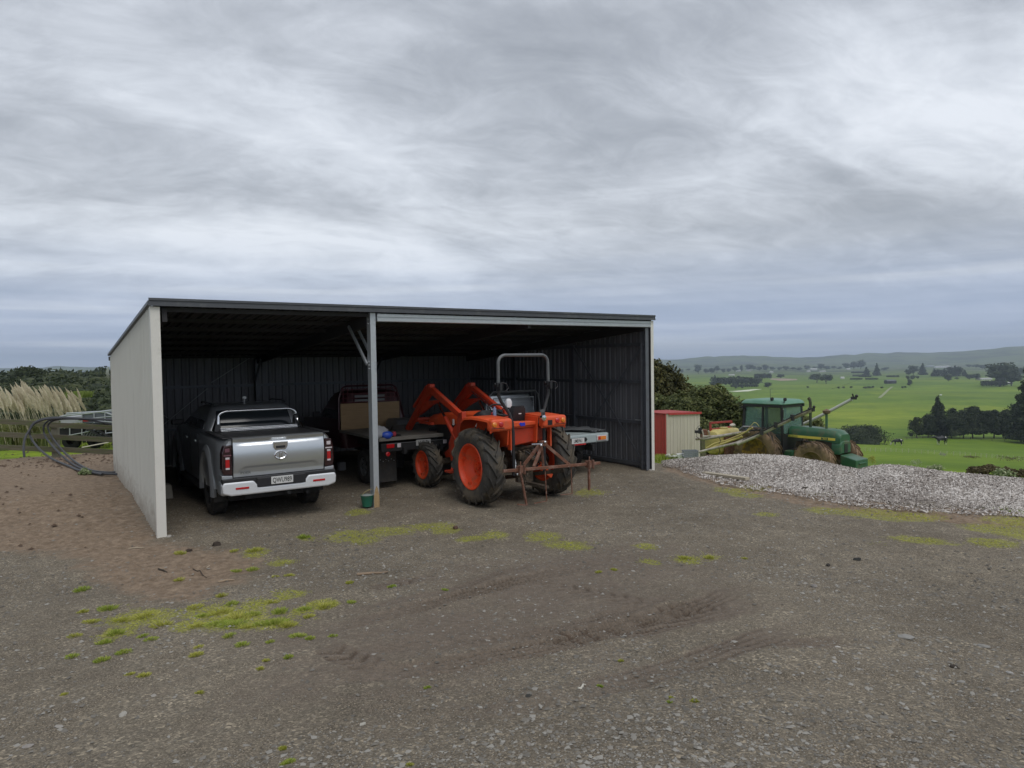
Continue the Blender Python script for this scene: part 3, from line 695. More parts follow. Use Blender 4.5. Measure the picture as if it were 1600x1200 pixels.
# ================================================================== VEHICLES
def road_wheel(parent, x, y, R=.39, rr=.235, w=.26, side=-1, rimmat=None, loc_z=None):
    """wheel with its axle along x; `side` is the outer side"""
    m = MB(); h = w/2
    m.lathe([(-h*.8, rr), (-h, rr+.03), (-h*1.02, R-.06), (-h*.86, R-.015), (-h*.6, R), (h*.6, R), (h*.86, R-.015), (h*1.02, R-.06), (h, rr+.03), (h*.8, rr)], 40, 'x')
    for k in range(40):
        a = 2*PI*k/40
        for sx in (-1, 1):
            Rm = Matrix.Rotation(-a, 4, 'X'); m.T = Rm; m.box((sx*h*.62, 0, R+.002), (h*.5, .032, .012)); m.T = None
    t = m.build('wheel', M['rubber'], parent, True, loc=(x, y, R if loc_z is None else loc_z))
    m = MB(); s = side
    m.lathe([(-h*.7*s, rr-.005), (h*.75*s, rr-.005), (h*.83*s, rr+.012), (h*.86*s, rr-.002), (h*.60*s, rr-.03)], 32, 'x')
    for k in range(6):
        a = 2*PI*k/6
        for da in (-.13, .13): m.bar((h*.62*s, .05*math.cos(a), .05*math.sin(a)), (h*.72*s, (rr-.02)*math.cos(a+da), (rr-.02)*math.sin(a+da)), .03, .035)
    m.cyl((h*.5*s, 0, 0), (h*.78*s, 0, 0), .055, 16)
    m.build('rim', rimmat or M['black'], t, True)
    m = MB(); m.cyl((0, 0, 0), (h*.35*s, 0, 0), rr-.04, 20); m.build('brake_disc', M['oily'], t)
    return t
def rrect(w, y0, y1, z, r=.16, n=4):
    """rounded rectangle ring in plan"""
    pts = []
    for cx, cy, a0 in ((w-r, y1-r, 0), (-w+r, y1-r, PI/2), (-w+r, y0+r, PI), (w-r, y0+r, 3*PI/2)):
        for k in range(n+1): a = a0+PI/2*k/n; pts.append((cx+r*math.cos(a), cy+r*math.sin(a), z))
    return pts
def plate(parent, txt, loc, rz=0, w=.36, h=.125, bg=None):
    m = MB(); m.box((0, 0, 0), (w, .006, h)); p = m.build('number_plate', bg or M['plate'], parent, bevel=.004, loc=loc, rot=(0, 0, rz))
    text_obj('lettering', txt, h*.92, M['ink'], p, (0, -.005, -.002), (PI/2, 0, 0), .001, sx=.68)
    return p
def silver_ute():
    u = thing('pickup_truck', 'silver double-cab pickup with a chrome sports bar in the left bay of the shed', 'pickup', SW(1.86, 1.32), TH)
    bw = .945
    def ring(y, w, zb, zt, sh=.06):
        half = [(w*.86, zb), (w*.97, zb+.05), (w*.995, zb+.22), (w, (zb+zt)/2+.02), (w*.985, zt-.16), (w*.955, zt-.05), (w*.90, zt-.005), (w*.55, zt+.012)]
        return [(x, y, z) for x, z in half]+[(-x, y, z) for x, z in half[::-1]]
    m = MB()
    m.loft([ring(-1.10, bw*.93, .50, 1.10), ring(-1.0, bw*.985, .46, 1.11), ring(-.6, bw, .42, 1.115), ring(0, bw*1.01, .40, 1.12), ring(.75, bw, .38, 1.12), ring(2.2, bw, .38, 1.12), ring(3.1, bw, .40, 1.13), ring(3.6, bw*.985, .42, 1.10), ring(4.0, bw*.93, .45, 1.02), ring(4.15, bw*.80, .5, .92)])
    body = m.build('body', M['silver'], u, True)
    c = MB()
    for y in (0, 3.23):
        for s in (-1, 1): c.cyl((s*.60, y, .42), (s*1.2, y, .42), .49, 28)
    bool_cut(body, c)
    # flare rims round the arches
    for y in (0, 3.23):
        for s in (-1, 1):
            m = MB(); rings = []
            for k in range(19):
                a = math.radians(-8+196*k/18); r0 = .487
                prof = [(s*.90, r0), (s*.985, r0-.003), (s*.990, r0+.010), (s*.975, r0+.055), (s*.945, r0+.085), (s*.90, r0+.06)]
                rings.append([(px, y+rr*math.cos(a), .42+rr*math.sin(a)) for px, rr in prof])
            m.loft(rings); m.build('arch_flare', M['silver'], u, True)
    # cabin
    m = MB(); m.loft([rrect(.86, .50, 3.10, 1.11, .10), rrect(.85, .52, 3.0, 1.16, .12), rrect(.80, .58, 2.55, 1.45, .15), rrect(.73, .68, 2.08, 1.72, .18), rrect(.68, .76, 1.98, 1.80, .20), rrect(.58, .92, 1.85, 1.845, .25)])
    m.build('cab', M['silver'], u, True)
    # glass panels a touch proud of the cabin
    m = MB(); m.add([(-.70, .475, 1.17), (.70, .475, 1.17), (.64, .625, 1.70), (-.64, .625, 1.70), (-.70, .53, 1.17), (.70, .53, 1.17), (.64, .68, 1.70), (-.64, .68, 1.70)], [(0, 1, 2, 3), (7, 6, 5, 4), (0, 3, 7, 4), (1, 5, 6, 2), (3, 2, 6, 7), (0, 4, 5, 1)])
    m.build('rear_window', M['glass'], u, bevel=.01)
    for s in (-1, 1):
        for y0, y1, t0, t1 in ((.72, 1.48, .84, 1.50), (1.54, 2.75, 1.53, 2.02)):
            m = MB(); xo = lambda z: s*(.872-(z-1.16)*.26)
            m.add([(xo(1.17), y0, 1.17), (xo(1.17), y1, 1.17), (xo(1.68), t1, 1.68), (xo(1.68), t0, 1.68)]+[(xo(z)-s*.04, y, z) for y, z in ((y0, 1.17), (y1, 1.17), (t1, 1.68), (t0, 1.68))],
                  [(0, 1, 2, 3), (7, 6, 5, 4), (0, 4, 5, 1), (1, 5, 6, 2), (2, 6, 7, 3), (3, 7, 4, 0)]); m.build('side_window', M['glass'], u)
        m = MB(); m.tube([(s*.66, .85, 1.86), (s*.68, 1.0, 1.90), (s*.68, 1.8, 1.90), (s*.66, 1.95, 1.86)], .018, 8); m.build('roof_rail', M['black'], u, True)
        m = MB(); m.box((s*1.03, 2.58, 1.22), (.20, .11, .17)); m.bar((s*.86, 2.62, 1.16), (s*.98, 2.6, 1.18), .05, .05); m.build('wing_mirror', M['black'], u, bevel=.03)
        for y in (1.0, 1.95): m = MB(); m.box((s*.962, y, .98), (.03, .16, .03)); m.build('door_handle', M['silver'], u, bevel=.01)
        m = MB(); m.bar((s*.92, .62, .38), (s*.92, 2.62, .38), .16, .05); m.build('side_step', M['black'], u, bevel=.01)
        for y in (.72, 1.5, 2.62): m = MB(); m.box((s*.9575, y, .80), (.006, .010, .56)); m.build('door_gap', M['black'], u)
    m = MB(); m.add([(-.66, 2.10, 1.70), (.66, 2.10, 1.70), (.78, 2.98, 1.19), (-.78, 2.98, 1.19), (-.66, 2.05, 1.68), (.66, 2.05, 1.68), (.78, 2.93, 1.17), (-.78, 2.93, 1.17)], [(0, 1, 2, 3), (7, 6, 5, 4), (0, 3, 7, 4), (1, 5, 6, 2), (3, 2, 6, 7), (0, 4, 5, 1)]); m.T = None
    w_ = m.build('windscreen', M['glass'], u); w_.location = (0, .03, .03)
    # tonneau, bed rails
    m = MB(); m.box((0, -.28, 1.122), (1.50, 1.44, .022)); m.build('bed_cover', M['black'], u, bevel=.008)
    for s in (-1, 1): m = MB(); m.box((s*.83, -.30, 1.130), (.12, 1.52, .022)); m.build('bed_rail_cap', M['black'], u, bevel=.008)
    # sports bar: polished hoop, black legs, brushed slats at the foot
    hp = [(-.70, .22, 1.35), (-.695, .235, 1.50)]
    for k in range(7): a = PI-PI/2*k/6; hp.append((-.52+.17*math.cos(a), .25, 1.54+.17*math.sin(a)))
    for k in range(7): a = PI/2-PI/2*k/6; hp.append((.52+.17*math.cos(a), .25, 1.54+.17*math.sin(a)))
    hp += [(.695, .235, 1.52)]
    m = MB(); m.tube(hp, .036, 10); m.build('sports_bar', M['chrome'], u, True)
    m = MB(); m.tube([(.70, .20, 1.40), (.72, .17, 1.30), (.74, .12, 1.24), (.74, .08, 1.16)], .036, 10); m.build('sports_bar_foot', M['chrome'], u, True)
    for s in (-1, 1):
        m = MB(); m.add([(s*.66, .16, 1.14), (s*.78, .16, 1.14), (s*.72, .21, 1.5), (s*.66, .21, 1.5), (s*.66, .42, 1.14), (s*.78, .42, 1.14), (s*.72, .32, 1.5), (s*.66, .32, 1.5)], [(0, 1, 2, 3), (7, 6, 5, 4), (0, 3, 7, 4), (1, 5, 6, 2), (3, 2, 6, 7), (0, 4, 5, 1)]); m.build('bar_leg', M['black'], u, bevel=.01)
    for k, (z, y) in enumerate(((1.155, .09), (1.19, .11), (1.225, .13))):
        m = MB(); m.box((0, y, z), (1.36, .035, .022)); m.build('bar_slat', M['chrome'] if k != 1 else M['silver_light'], u, bevel=.006)
    m = MB(); m.cyl((0, 1.3, 1.85), (0, 1.28, 1.97), .008, 8); m.ball((0, 1.28, 1.985), .04, 10); m.build('roof_aerial', M['white'], u, True)
    # tailgate as a pressed panel
    W2, z0, z1, nx, nz = .745, .655, 1.128, 60, 40; vs = []
    for j in range(nz+1):
        for i in range(nx+1):
            a = -1+2*i/nx; t = j/nz; x = a*W2; z = z0+(z1-z0)*t; y = -1.155+.012*a*a
            y -= .030*math.exp(-((t-.985)/.05)**2)                                   # lip
            y += .020*math.exp(-((t-.875)/.055)**2)*(1-abs(a)**6)                      # hollow under the lip
            cl = .205+.055*(1-min(1, max(0, (abs(a)-.70)/.16))**2) - .10*max(0, (abs(a)-.80)/.2)
            if t < cl and abs(a) < .90: y += .016*min(1, (cl-t)/.035)*(1-max(0, (abs(a)-.78)/.12))
            y -= .045*math.sin(PI*min(1, max(0, (t-.10)/.85)))
            if t > .97: y += (t-.97)*1.3
            vs.append((x, y, z))
    fs = [(j*(nx+1)+i, j*(nx+1)+i+1, (j+1)*(nx+1)+i+1, (j+1)*(nx+1)+i) for j in range(nz) for i in range(nx)]
    m = MB(); m.add(vs, fs); n_ = len(vs)
    top = [nz*(nx+1)+i for i in range(nx+1)]; m.v += [(vs[i][0], -1.06, z1) for i in top]; m.f += [(top[i], top[i+1], n_+i+1, n_+i) for i in range(nx)]; m.m += [0]*nx
    tg = m.build('tailgate', M['silver'], u, True)
    m = MB()
    for s in (-1, 1): m.box((s*.752, -1.125, .89), (.010, .05, .49))
    m.box((0, -1.12, .648), (1.52, .05, .012)); m.build('shut_line', M['black'], u)
    # handle
    m = MB(); m.prism([(-.125, 1.055), (.125, 1.055), (.118, .995), (.085, .955), (-.085, .955), (-.118, .995)], -1.212, -1.175, 'y'); hn = m.build('handle', M['chrome'], tg, bevel=.008)
    m = MB(); m.box((0, -1.214, .99), (.15, .006, .032)); m.build('handle_slot', M['black'], hn, bevel=.002)
    # oval badge: a ring with a split upright inside
    m = MB(); rg = []
    for k in range(33):
        a = 2*PI*k/32; cx, cz = .098*math.cos(a), .888+.050*math.sin(a); ca, sa = math.cos(a), math.sin(a)
        rg.append([(cx*1, -1.19, cz), (cx+ca*.006, -1.208, cz+sa*.006), (cx-ca*.004, -1.213, cz-sa*.004), (cx-ca*.016, -1.206, cz-sa*.013), (cx-ca*.016, -1.19, cz-sa*.013)])
    m.loft(rg, False); m.prism([(-.030, .925), (-.008, .915), (-.010, .852), (-.026, .860)], -1.211, -1.19); m.prism([(.030, .925), (.008, .915), (.010, .852), (.026, .860)], -1.211, -1.19)
    m.build('badge', M['chrome'], tg, True)
    text_obj('lettering', 'POER', .045, M['greymetal'], tg, (-.56, -1.168, .700), (PI/2, 0, 0), .003, sx=1.5)
    # tail lamps
    for s in (-1, 1):
        m = MB(); m.prism([(s*.762, .68), (s*.900, .69), (s*.925, .76), (s*.918, .95), (s*.885, 1.045), (s*.762, 1.055)], -1.165, -1.0, 'y'); lp = m.build('tail_lamp', M['lens_smoke'], u, bevel=.015)
        m = MB(); m.box((s*.835, -1.168, .83), (.062, .012, .10)); m.build('brake_lens', M['lens_red'], lp, bevel=.004)
        m = MB(); m.box((s*.835, -1.168, .893), (.062, .012, .024)); m.box((s*.835, -1.168, .768), (.062, .012, .022)); m.build('reverse_lens', M['lens_white'], lp, bevel=.003)
        m = MB(); m.box((s*.835, -1.167, .927), (.12, .010, .016)); m.box((s*.835, -1.166, .99), (.07, .010, .045)); m.build('indicator_lens', M['lens_white'] if s > 0 else mat('dim_lens', (.16, .07, .09), .2), lp, bevel=.003)
    # rear quarter filler under lamps
    for s in (-1, 1): m = MB(); m.prism([(s*.760, .60), (s*.925, .60), (s*.925, .685), (s*.760, .675)], -1.150, -.95, 'y'); m.build('quarter_panel', M['silver'], u, bevel=.01)
    # bumper: silver wings, black step
    m = MB(); m.prism([(-.93, .47), (-.94, .56), (-.92, .605), (-.45, .605), (-.36, .52), (.36, .52), (.45, .605), (.92, .605), (.94, .56), (.93, .47), (.80, .435), (-.80, .435)], -1.235, -.98, 'y')
    b = m.build('bumper', M['silver_light'], u, bevel=.028, seg=3)
    m = MB(); m.box((0, -1.16, .595), (1.86, .12, .10)); m.box((0, -1.20, .575), (.80, .10, .115)); m.build('bumper_step', M['black'], u, bevel=.012)
    for s in (-1, 1): m = MB(); m.box((s*.63, -1.238, .525), (.21, .010, .026)); m.build('reflector', M['lens_red'], u, bevel=.004)
    for s in (-1, 1): m = MB(); m.box((s*.87, -1.02, .52), (.17, .30, .17)); m.build('bumper_corner', M['silver'], u, bevel=.05)
    plate(u, 'QWU989', (0, -1.262, .585))
    m = MB(); m.box((0, -.98, .40), (1.1, .1, .12)); m.cyl((.45, -1.16, .37), (.45, -.8, .38), .03, 10); m.box((0, 1.5, .36), (1.5, 4.6, .12)); m.box((0, -.55, .5), (1.2, .9, .2)); m.cyl((-.7, 0, .39), (.7, 0, .39), .06, 10); m.cyl((.12, -1.22, .40), (.12, -1.0, .40), .03, 8); m.build('underside', M['dark'], u)
    zmap = lambda z: float(np.interp(z, [0, .45, 1.13, 1.9, 2.2], [0, .50, 1.41, 1.89, 2.13]))
    remap_children(u, lambda p: Vector((p.x, p.y, zmap(p.z))))
    for s in (-1, 1):
        for y in (0, 3.23): road_wheel(u, s*.80, y, .415, .25, .265, s)
        m = MB(); m.box((s*.80, -.50, .40), (.28, .015, .22)); m.build('mud_flap', M['rubber'], u)
    return u
silver_ute()

def tractor_wheel(parent, x, y, R, rr, w, side, n, rubber, rim, dish=.10, lug=.045):
    m = MB(); h = w/2; sh = R-lug
    m.lathe([(-h*.62, rr-.005), (-h*.82, rr+.02), (-h*1.0, (rr+sh)/2), (-h*.94, sh-.05), (-h*.80, sh-.012), (-h*.4, sh), (0, sh+.004), (h*.4, sh), (h*.80, sh-.012), (h*.94, sh-.05), (h*1.0, (rr+sh)/2), (h*.82, rr+.02), (h*.62, rr-.005)], 56, 'x')
    for k in range(n):
        for s in (-1, 1):
            a0 = 2*PI*(k+(.5 if s > 0 else 0))/n; st = []
            for fx, da, rt, tw in ((-.06, 0, R-.004, .036), (.30, -.12, R, .036), (.66, -.29, R-.002, .040), (.94, -.42, R-.018, .050), (1.01, -.46, R-.10, .055)):
                a = a0+da*1.05; xx = s*h*fx; tng = tw/R
                bot = sh-.03 if fx < .99 else R-.16
                r_ = [(xx, a-tng*.62, bot), (xx, a-tng*.45, rt), (xx, a+tng*.45, rt), (xx, a+tng*.62, bot)]
                if fx > 1: r_ = [(s*h*1.035 if q == rt else xx-s*.02, aa, q if q != bot else R-.15) for (_, aa, q) in r_]
                st.append([(px, q*math.cos(aa), q*math.sin(aa)) for px, aa, q in r_])
            m.loft(st)
    t = m.build('wheel', rubber, parent, True, loc=(x, y, R))
    s = side; m = MB()
    m.lathe([(h*.60*s, rr-.012), (h*.84*s, rr+.022), (h*.90*s, rr+.012), (h*.86*s, rr-.006), (h*.62*s, rr-.030), (h*.40*s, rr-.036), (h*.34*s, rr-.055), ((h*.34-dish*.2)*s, rr*.72), ((h*.34-dish)*s, rr*.52), ((h*.34-dish)*s, rr*.30), ((h*.36-dish)*s, .0)], 40, 'x')
    m.lathe([(-h*.60*s, rr-.012), (-h*.84*s, rr+.022), (-h*.84*s, rr-.006), (-h*.3*s, rr-.03), (h*.34*s, rr-.05)], 40, 'x')
    rm = m.build('rim', rim, t, True)
    m = MB(); zc = (h*.34-dish)*s; m.cyl((zc-s*.05, 0, 0), (zc+s*.06, 0, 0), .075, 16); m.cyl((zc, 0, 0), (zc+s*.085, 0, 0), .045, 12)
    for k in range(8): a = 2*PI*k/8; m.cyl((zc, rr*.40*math.cos(a), rr*.40*math.sin(a)), (zc+s*.03, rr*.40*math.cos(a), rr*.40*math.sin(a)), .015, 6)
    m.build('hub', rim, t)
    m = MB(); a = math.radians(-70)
    for a in (math.radians(-68), math.radians(20), math.radians(140)): m.box(((h*.50)*s, (rr-.05)*math.cos(a), (rr-.05)*math.sin(a)), (.05, .055, .05))
    m.build('rim_bracket', rim, t)
    return t
def orange_tractor():
    t = thing('tractor', 'orange tractor with front loader and grey roll bar parked half out of the shed', 'tractor', SW(5.92, -.87), TH)
    R = .70
    for s in (-1, 1): tractor_wheel(t, -.82 if s < 0 else .77, 0, R, .40, .38, s, 17, M['rubber_dusty'], M['rim_orange'])
    for s in (-1, 1): tractor_wheel(t, s*.74, 2.18, .475, .275, .29, s, 17, M['rubber_dusty'], M['rim_orange'], .06, .035)
    O = M['orange']
    # chassis
    m = MB(); m.box((0, .10, .78), (.46, .75, .48)); m.box((0, 1.0, .74), (.42, 1.3, .42)); m.box((0, 2.1, .70), (.40, 1.1, .25)); m.cyl((-.72, 0, .70), (.72, 0, .70), .12, 14); m.cyl((-.62, 2.18, .50), (.62, 2.18, .50), .075, 12); m.box((0, 2.3, .56), (.30, .34, .2)); m.build('chassis', M['oily'], t, bevel=.02)
    m = MB(); m.box((0, -.30, .62), (.34, .10, .50)); m.box((-.12, -.38, .86), (.12, .10, .12)); m.box((.13, -.38, .84), (.10, .12, .14)); m.cyl((0, -.46, .60), (0, -.30, .60), .035, 10)
    for k in range(6): m.cyl((-.25+.1*k, -.34, .95), (-.25+.1*k, -.42, .93), .022, 8)
    m.build('hydraulic_block', M['oily'], t, bevel=.01)
    # hood
    def hr(y, w, z0, z1): return [(-w, y, z0), (-w, y, z1-.14), (-w*.9, y, z1-.05), (-w*.6, y, z1), (w*.6, y, z1), (w*.9, y, z1-.05), (w, y, z1-.14), (w, y, z0)]
    m = MB(); m.loft([hr(1.0, .30, 1.34, 1.60), hr(1.6, .31, 1.32, 1.58), hr(2.4, .31, 1.27, 1.52), hr(2.95, .29, 1.22, 1.44), hr(3.06, .25, 1.20, 1.36)]); h_ = m.build('hood', O, t, True)
    m = MB()
    for s in (-1, 1):
        m.box((s*.27, 1.85, 1.14), (.03, 1.5, .36))
    m.box((0, 3.0, .95), (.52, .06, .40)); m.box((0, 1.9, .95), (.44, 1.6, .3)); m.build('side_grille', M['black'], t, bevel=.01)
    for s in (-1, 1):
        text_obj('lettering', 'M6040', .10, M['ink'], h_, (s*.336, 1.45, 1.40), (PI/2, 0, s*PI/2), .002)
    m = MB(); m.box((-.335, 1.12, 1.28), (.01, .09, .05)); m.build('sticker', M['plate'], h_)
    # cowl, wheel, seat
    m = MB(); m.loft([hr(.70, .24, 1.0, 1.55), hr(.85, .30, 1.0, 1.64), hr(1.02, .31, 1.0, 1.60)]); cw = m.build('dash_cowl', M['black'], t, True)
    m = MB(); m.prism([(.72, 1.30), (.98, 1.34), (.93, 1.44), (.80, 1.42), (.76, 1.37)], -.318, -.300, 'x'); m.build('white_decal', M['plate'], cw)
    sw = MB(); ctr = Vector((-.02, .44, 1.66)); ax = Vector((0, -.45, .9)).normalized(); a_, b_ = frame(ax)
    sw.tube([ctr+(a_*math.cos(2*PI*k/28)+b_*math.sin(2*PI*k/28))*.215 for k in range(29)], .016, 8, False)
    for k in range(3): an = 2*PI*k/3+.5; sw.bar(ctr-ax*.04, ctr+(a_*math.cos(an)+b_*math.sin(an))*.21, .028, .010)
    sw.cyl(ctr-ax*.05, ctr-ax*.015, .05, 12); sw.cyl(ctr-ax*.05, ctr-ax*.35, .03, 8); sw.build('steering_wheel', M['black'], t, True)
    m = MB(); m.loft([rrect(.20, -.05, .42, 1.22, .06), rrect(.21, -.07, .44, 1.30, .06), rrect(.19, -.03, .38, 1.33, .06)]); m.build('seat_cushion', M['black'], t, True)
    m = MB()
    rg = []
    for z, w, y in ((1.28, .15, -.06), (1.36, .175, -.09), (1.55, .175, -.13), (1.70, .165, -.15), (1.76, .12, -.155)): rg.append([(-w, y+.07, z), (-w*.8, y-.03, z), (0, y-.05, z), (w*.8, y-.03, z), (w, y+.07, z), (w*.7, y+.10, z), (-w*.7, y+.10, z)])
    m.loft(rg); sb = m.build('seat_back', M['black'], t, True)
    m = MB(); m.box((0, -.190, 1.62), (.06, .006, .02)); m.build('seat_tag', M['plate'], sb)
    m = MB(); m.box((.0, .42, 1.02), (1.0, .75, .03)); m.build('footplate', M['black'], t)
    for x in (.35, -.36):
        for k in range(2): m = MB(); m.cyl((x+.06*k, .12+.1*k, 1.25), (x+.06*k, .2+.1*k, 1.60), .010, 6); m.ball((x+.06*k, .2+.1*k, 1.62), .028, 8); m.build('lever', M['black'] if k else M['lens_red'], t, True)
    # fenders
    for s in (-1, 1):
        xi, xo = (-.50, -.95) if s < 0 else (.16, .70)
        path = [(.74, 1.20), (.66, 1.36), (.50, 1.50), (.26, 1.585), (0, 1.61), (-.30, 1.605), (-.58, 1.59), (-.66, 1.52), (-.66, 1.40)]
        rings = []
        for i, (y, z) in enumerate(path):
            p0, p1 = path[max(i-1, 0)], path[min(i+1, len(path)-1)]; ty, tz = p1[0]-p0[0], p1[1]-p0[1]; ln = math.hypot(ty, tz); ny, nz = -tz/ln, ty/ln
            if nz < 0 and ny > 0: ny, nz = -ny, -nz
            wd = 1 if i > 2 else .55+.15*i
            xo_ = xi+(xo-xi)*wd; th = .022
            o_ = lambda x, k: (x, y+ny*k*-1, z+nz*k*-1)
            n_o = (y, z)
            rings.append([(xi, y, z), (xo_-s*.05, y, z), (xo_-s*.012, y+.006*(1 if i < 5 else 1), z-.018), (xo_, y*.985, z-.055), (xo_-s*.02, y*.985, z-.055), (xo_-s*.06, y*.985, z-.03), (xi, y*.97, z-.03)])
        m = MB(); m.loft(rings); f_ = m.build('fender', O, t, True)
        m = MB(); m.add([(xi, .70, .98), (xi, .52, 1.46), (xi, 0, 1.585), (xi, -.55, 1.57), (xi, -.50, 1.10), (xi, .1, .95)]+[(xi-s*.03, y, z) for y, z in ((.70, .98), (.52, 1.46), (0, 1.585), (-.55, 1.57), (-.50, 1.10), (.1, .95))], [(0, 1, 2, 3, 4, 5), (11, 10, 9, 8, 7, 6)]+[(i, (i+1) % 6, (i+1) % 6+6, i+6) for i in range(6)]); m.build('fender_side', O, f_)
        m = MB(); xm = (xi+xo)/2; m.box((xm, -.615, 1.485), (abs(xo-xi)-.01, .20, .215)); m.build('fender_end', O, f_, bevel=.055, seg=4)
        for q, mm in ((.17, 'lens_orange'), (.035, 'lens_red')):
            xx = xm+s*q
            m = MB(); m.lathe([(-.742, .004), (-.738, .036), (-.728, .046), (-.71, .048)], 18, 'y', (xx, 0, 1.50)); m.build('lamp', M[mm], f_, True)
        m = MB(); m.box((xm+s*.1, -.716, 1.435), (.26, .008, .010)); m.build('seam', M['dark'], f_)
        if s > 0: m = MB(); m.box((xm-.13, -.718, 1.47), (.10, .008, .09)); m.build('decal', M['dark'], f_)
        # grab rail
    # rear deck between the fenders
    m = MB(); m.prism([(-.50, 1.40), (.16, 1.43), (.16, 1.49), (-.50, 1.51)], -.50, -.30, 'y'); m.box((-.17, -.34, 1.43), (.66, .2, .11)); m.build('rear_deck', O, t, bevel=.015)
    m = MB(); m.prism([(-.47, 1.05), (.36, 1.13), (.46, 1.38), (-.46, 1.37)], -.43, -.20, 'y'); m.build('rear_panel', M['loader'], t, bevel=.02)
    m = MB(); m.prism([(-.035, -.030), (-.02, -.035), (.02, -.028), (.055, -.038), (.065, 0), (.05, .035), (.01, .022), (-.04, .036), (-.065, .01)], -.003, .003, 'y'); m.build('blue_sticker', mat('blue_sticker', (.02, .04, .5), .4), t, loc=(-.17, -.507, 1.455))
    m = MB(); m.box((-.44, -.50, 1.20), (.03, .10, .38)); m.box((.44, -.50, 1.20), (.03, .10, .38)); m.build('side_bracket', O, t)
    # work lamp
    m = MB(); m.lathe([(-.60, .004), (-.595, .050), (-.57, .055), (-.50, .040), (-.47, .01)], 16, 'y', (.17, -.12, 1.56)); m.build('work_lamp', M['chrome'], t, True)
    m = MB(); m.box((.20, -.60, 1.68), (.09, .04, .05)); m.cyl((.20, -.60, 1.50), (.20, -.60, 1.68), .012, 6); m.build('lamp_bracket', M['greymetal'], t)
    # roll bar
    G = M['greymetal']
    for s in (-1, 1):
        m = MB(); m.tube([(s*.34-.06, -.55, .55), (s*.34-.06, -.55, 1.30), (s*.35-.06, -.54, 1.50), (s*.38-.065, -.50, 1.66), (s*.50-.08, -.46, 1.87), (s*.545-.09, -.46, 1.98), (s*.55-.09, -.46, 2.16)], .031, 8); m.build('roll_bar_post', M['black'], t, True)
        q_ = s*.55-.09; m = MB(); m.box((q_, -.46, 2.18), (.11, .11, .08)); m.box((q_, -.50, 2.14), (.05, .12, .13)); m.cyl((q_-.08, -.46, 2.19), (q_+.08, -.46, 2.19), .020, 8); m.tube([(q_+.02, -.52, 2.22), (q_+.10, -.56, 2.20), (q_+.15, -.56, 2.12), (q_+.08, -.56, 2.06)], .010, 6); m.build('roll_bar_hinge', M['black'], t, bevel=.008)
    pts = [(-.58, -.46, 2.20), (-.575, -.46, 2.50)]
    for k in range(6): a = PI-PI/2*k/5; pts.append((-.43+.145*math.cos(a), -.46, 2.555+.145*math.sin(a)))
    for k in range(6): a = PI/2-PI/2*k/5; pts.append((.43+.145*math.cos(a), -.46, 2.555+.145*math.sin(a)))
    pts += [(.575, -.46, 2.50), (.58, -.46, 2.20)]
    pts = [(p[0]*.95-.09, p[1], p[2]) for p in pts]; m = MB(); m.tube(pts, .030, 8); m.build('roll_bar_hoop', G, t, True)
    # three point linkage
    for s in (-1, 1):
        m = MB(); m.bar((s*.28, -.10, .45), (s*.40, -.98, .62), .03, .07); m.build('lower_link', M['oily'], t)
        m = MB(); m.cyl((s*.30, -.30, 1.05), (s*.36, -.62, .56), .018, 8); m.cyl((s*.32, -.42, .86), (s*.335, -.50, .74), .030, 8); m.bar((s*.28, -.10, 1.08), (s*.30, -.34, 1.10), .04, .08); m.build('lift_rod', M['galv'] if s < 0 else M['oily'], t)
    m = MB(); m.cyl((-.12, -.36, .98), (-.06, -.95, 1.12), .020, 8); m.cyl((-.11, -.50, 1.02), (-.08, -.80, 1.09), .028, 8); m.build('top_link', M['oily'], t)
    m = MB(); m.tube([(-.05, -.42, .95), (.10, -.55, .82), (.22, -.50, .70), (.16, -.42, .62)], .013, 6); m.tube([(.10, -.42, 1.0), (.2, -.56, .9), (.30, -.50, .74)], .012, 6); m.build('hydraulic_hose', M['black'], t, True)
    m = MB(); m.box((0, -.62, .36), (.10, .75, .05)); m.build('drawbar', M['oily'], t)
    m = MB(); m.add([(.22, -.40, .62), (.52, -.44, .40), (.56, -.44, .46), (.30, -.42, .72), (.22, -.36, .62), (.52, -.40, .40), (.56, -.40, .46), (.30, -.38, .72)], [(0, 1, 2, 3), (7, 6, 5, 4), (0, 4, 5, 1), (1, 5, 6, 2), (2, 6, 7, 3), (3, 7, 4, 0)]); m.build('pto_guard', O, t)
    # loader: mast, brackets, arms with a knee, cylinders, bucket
    for s in (-1, 1):
        x = s*.50
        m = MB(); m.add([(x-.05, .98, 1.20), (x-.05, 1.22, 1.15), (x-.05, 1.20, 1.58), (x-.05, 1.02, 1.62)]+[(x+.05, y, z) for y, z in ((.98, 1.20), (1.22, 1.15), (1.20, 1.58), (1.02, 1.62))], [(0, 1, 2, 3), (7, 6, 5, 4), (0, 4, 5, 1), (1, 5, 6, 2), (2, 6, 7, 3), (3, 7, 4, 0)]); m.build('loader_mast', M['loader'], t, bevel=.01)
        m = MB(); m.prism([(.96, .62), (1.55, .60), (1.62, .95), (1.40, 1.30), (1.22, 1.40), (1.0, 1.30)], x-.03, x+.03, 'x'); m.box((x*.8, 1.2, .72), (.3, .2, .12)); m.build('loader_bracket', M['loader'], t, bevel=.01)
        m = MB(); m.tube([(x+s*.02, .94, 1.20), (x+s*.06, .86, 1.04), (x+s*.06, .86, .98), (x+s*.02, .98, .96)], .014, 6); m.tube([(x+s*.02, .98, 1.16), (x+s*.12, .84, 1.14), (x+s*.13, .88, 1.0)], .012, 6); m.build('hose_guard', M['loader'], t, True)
        kn = (x, 2.45, 2.08); el = (x, 1.08, 1.52); tip = (x, 3.62, 1.05)
        m = MB(); rg = []
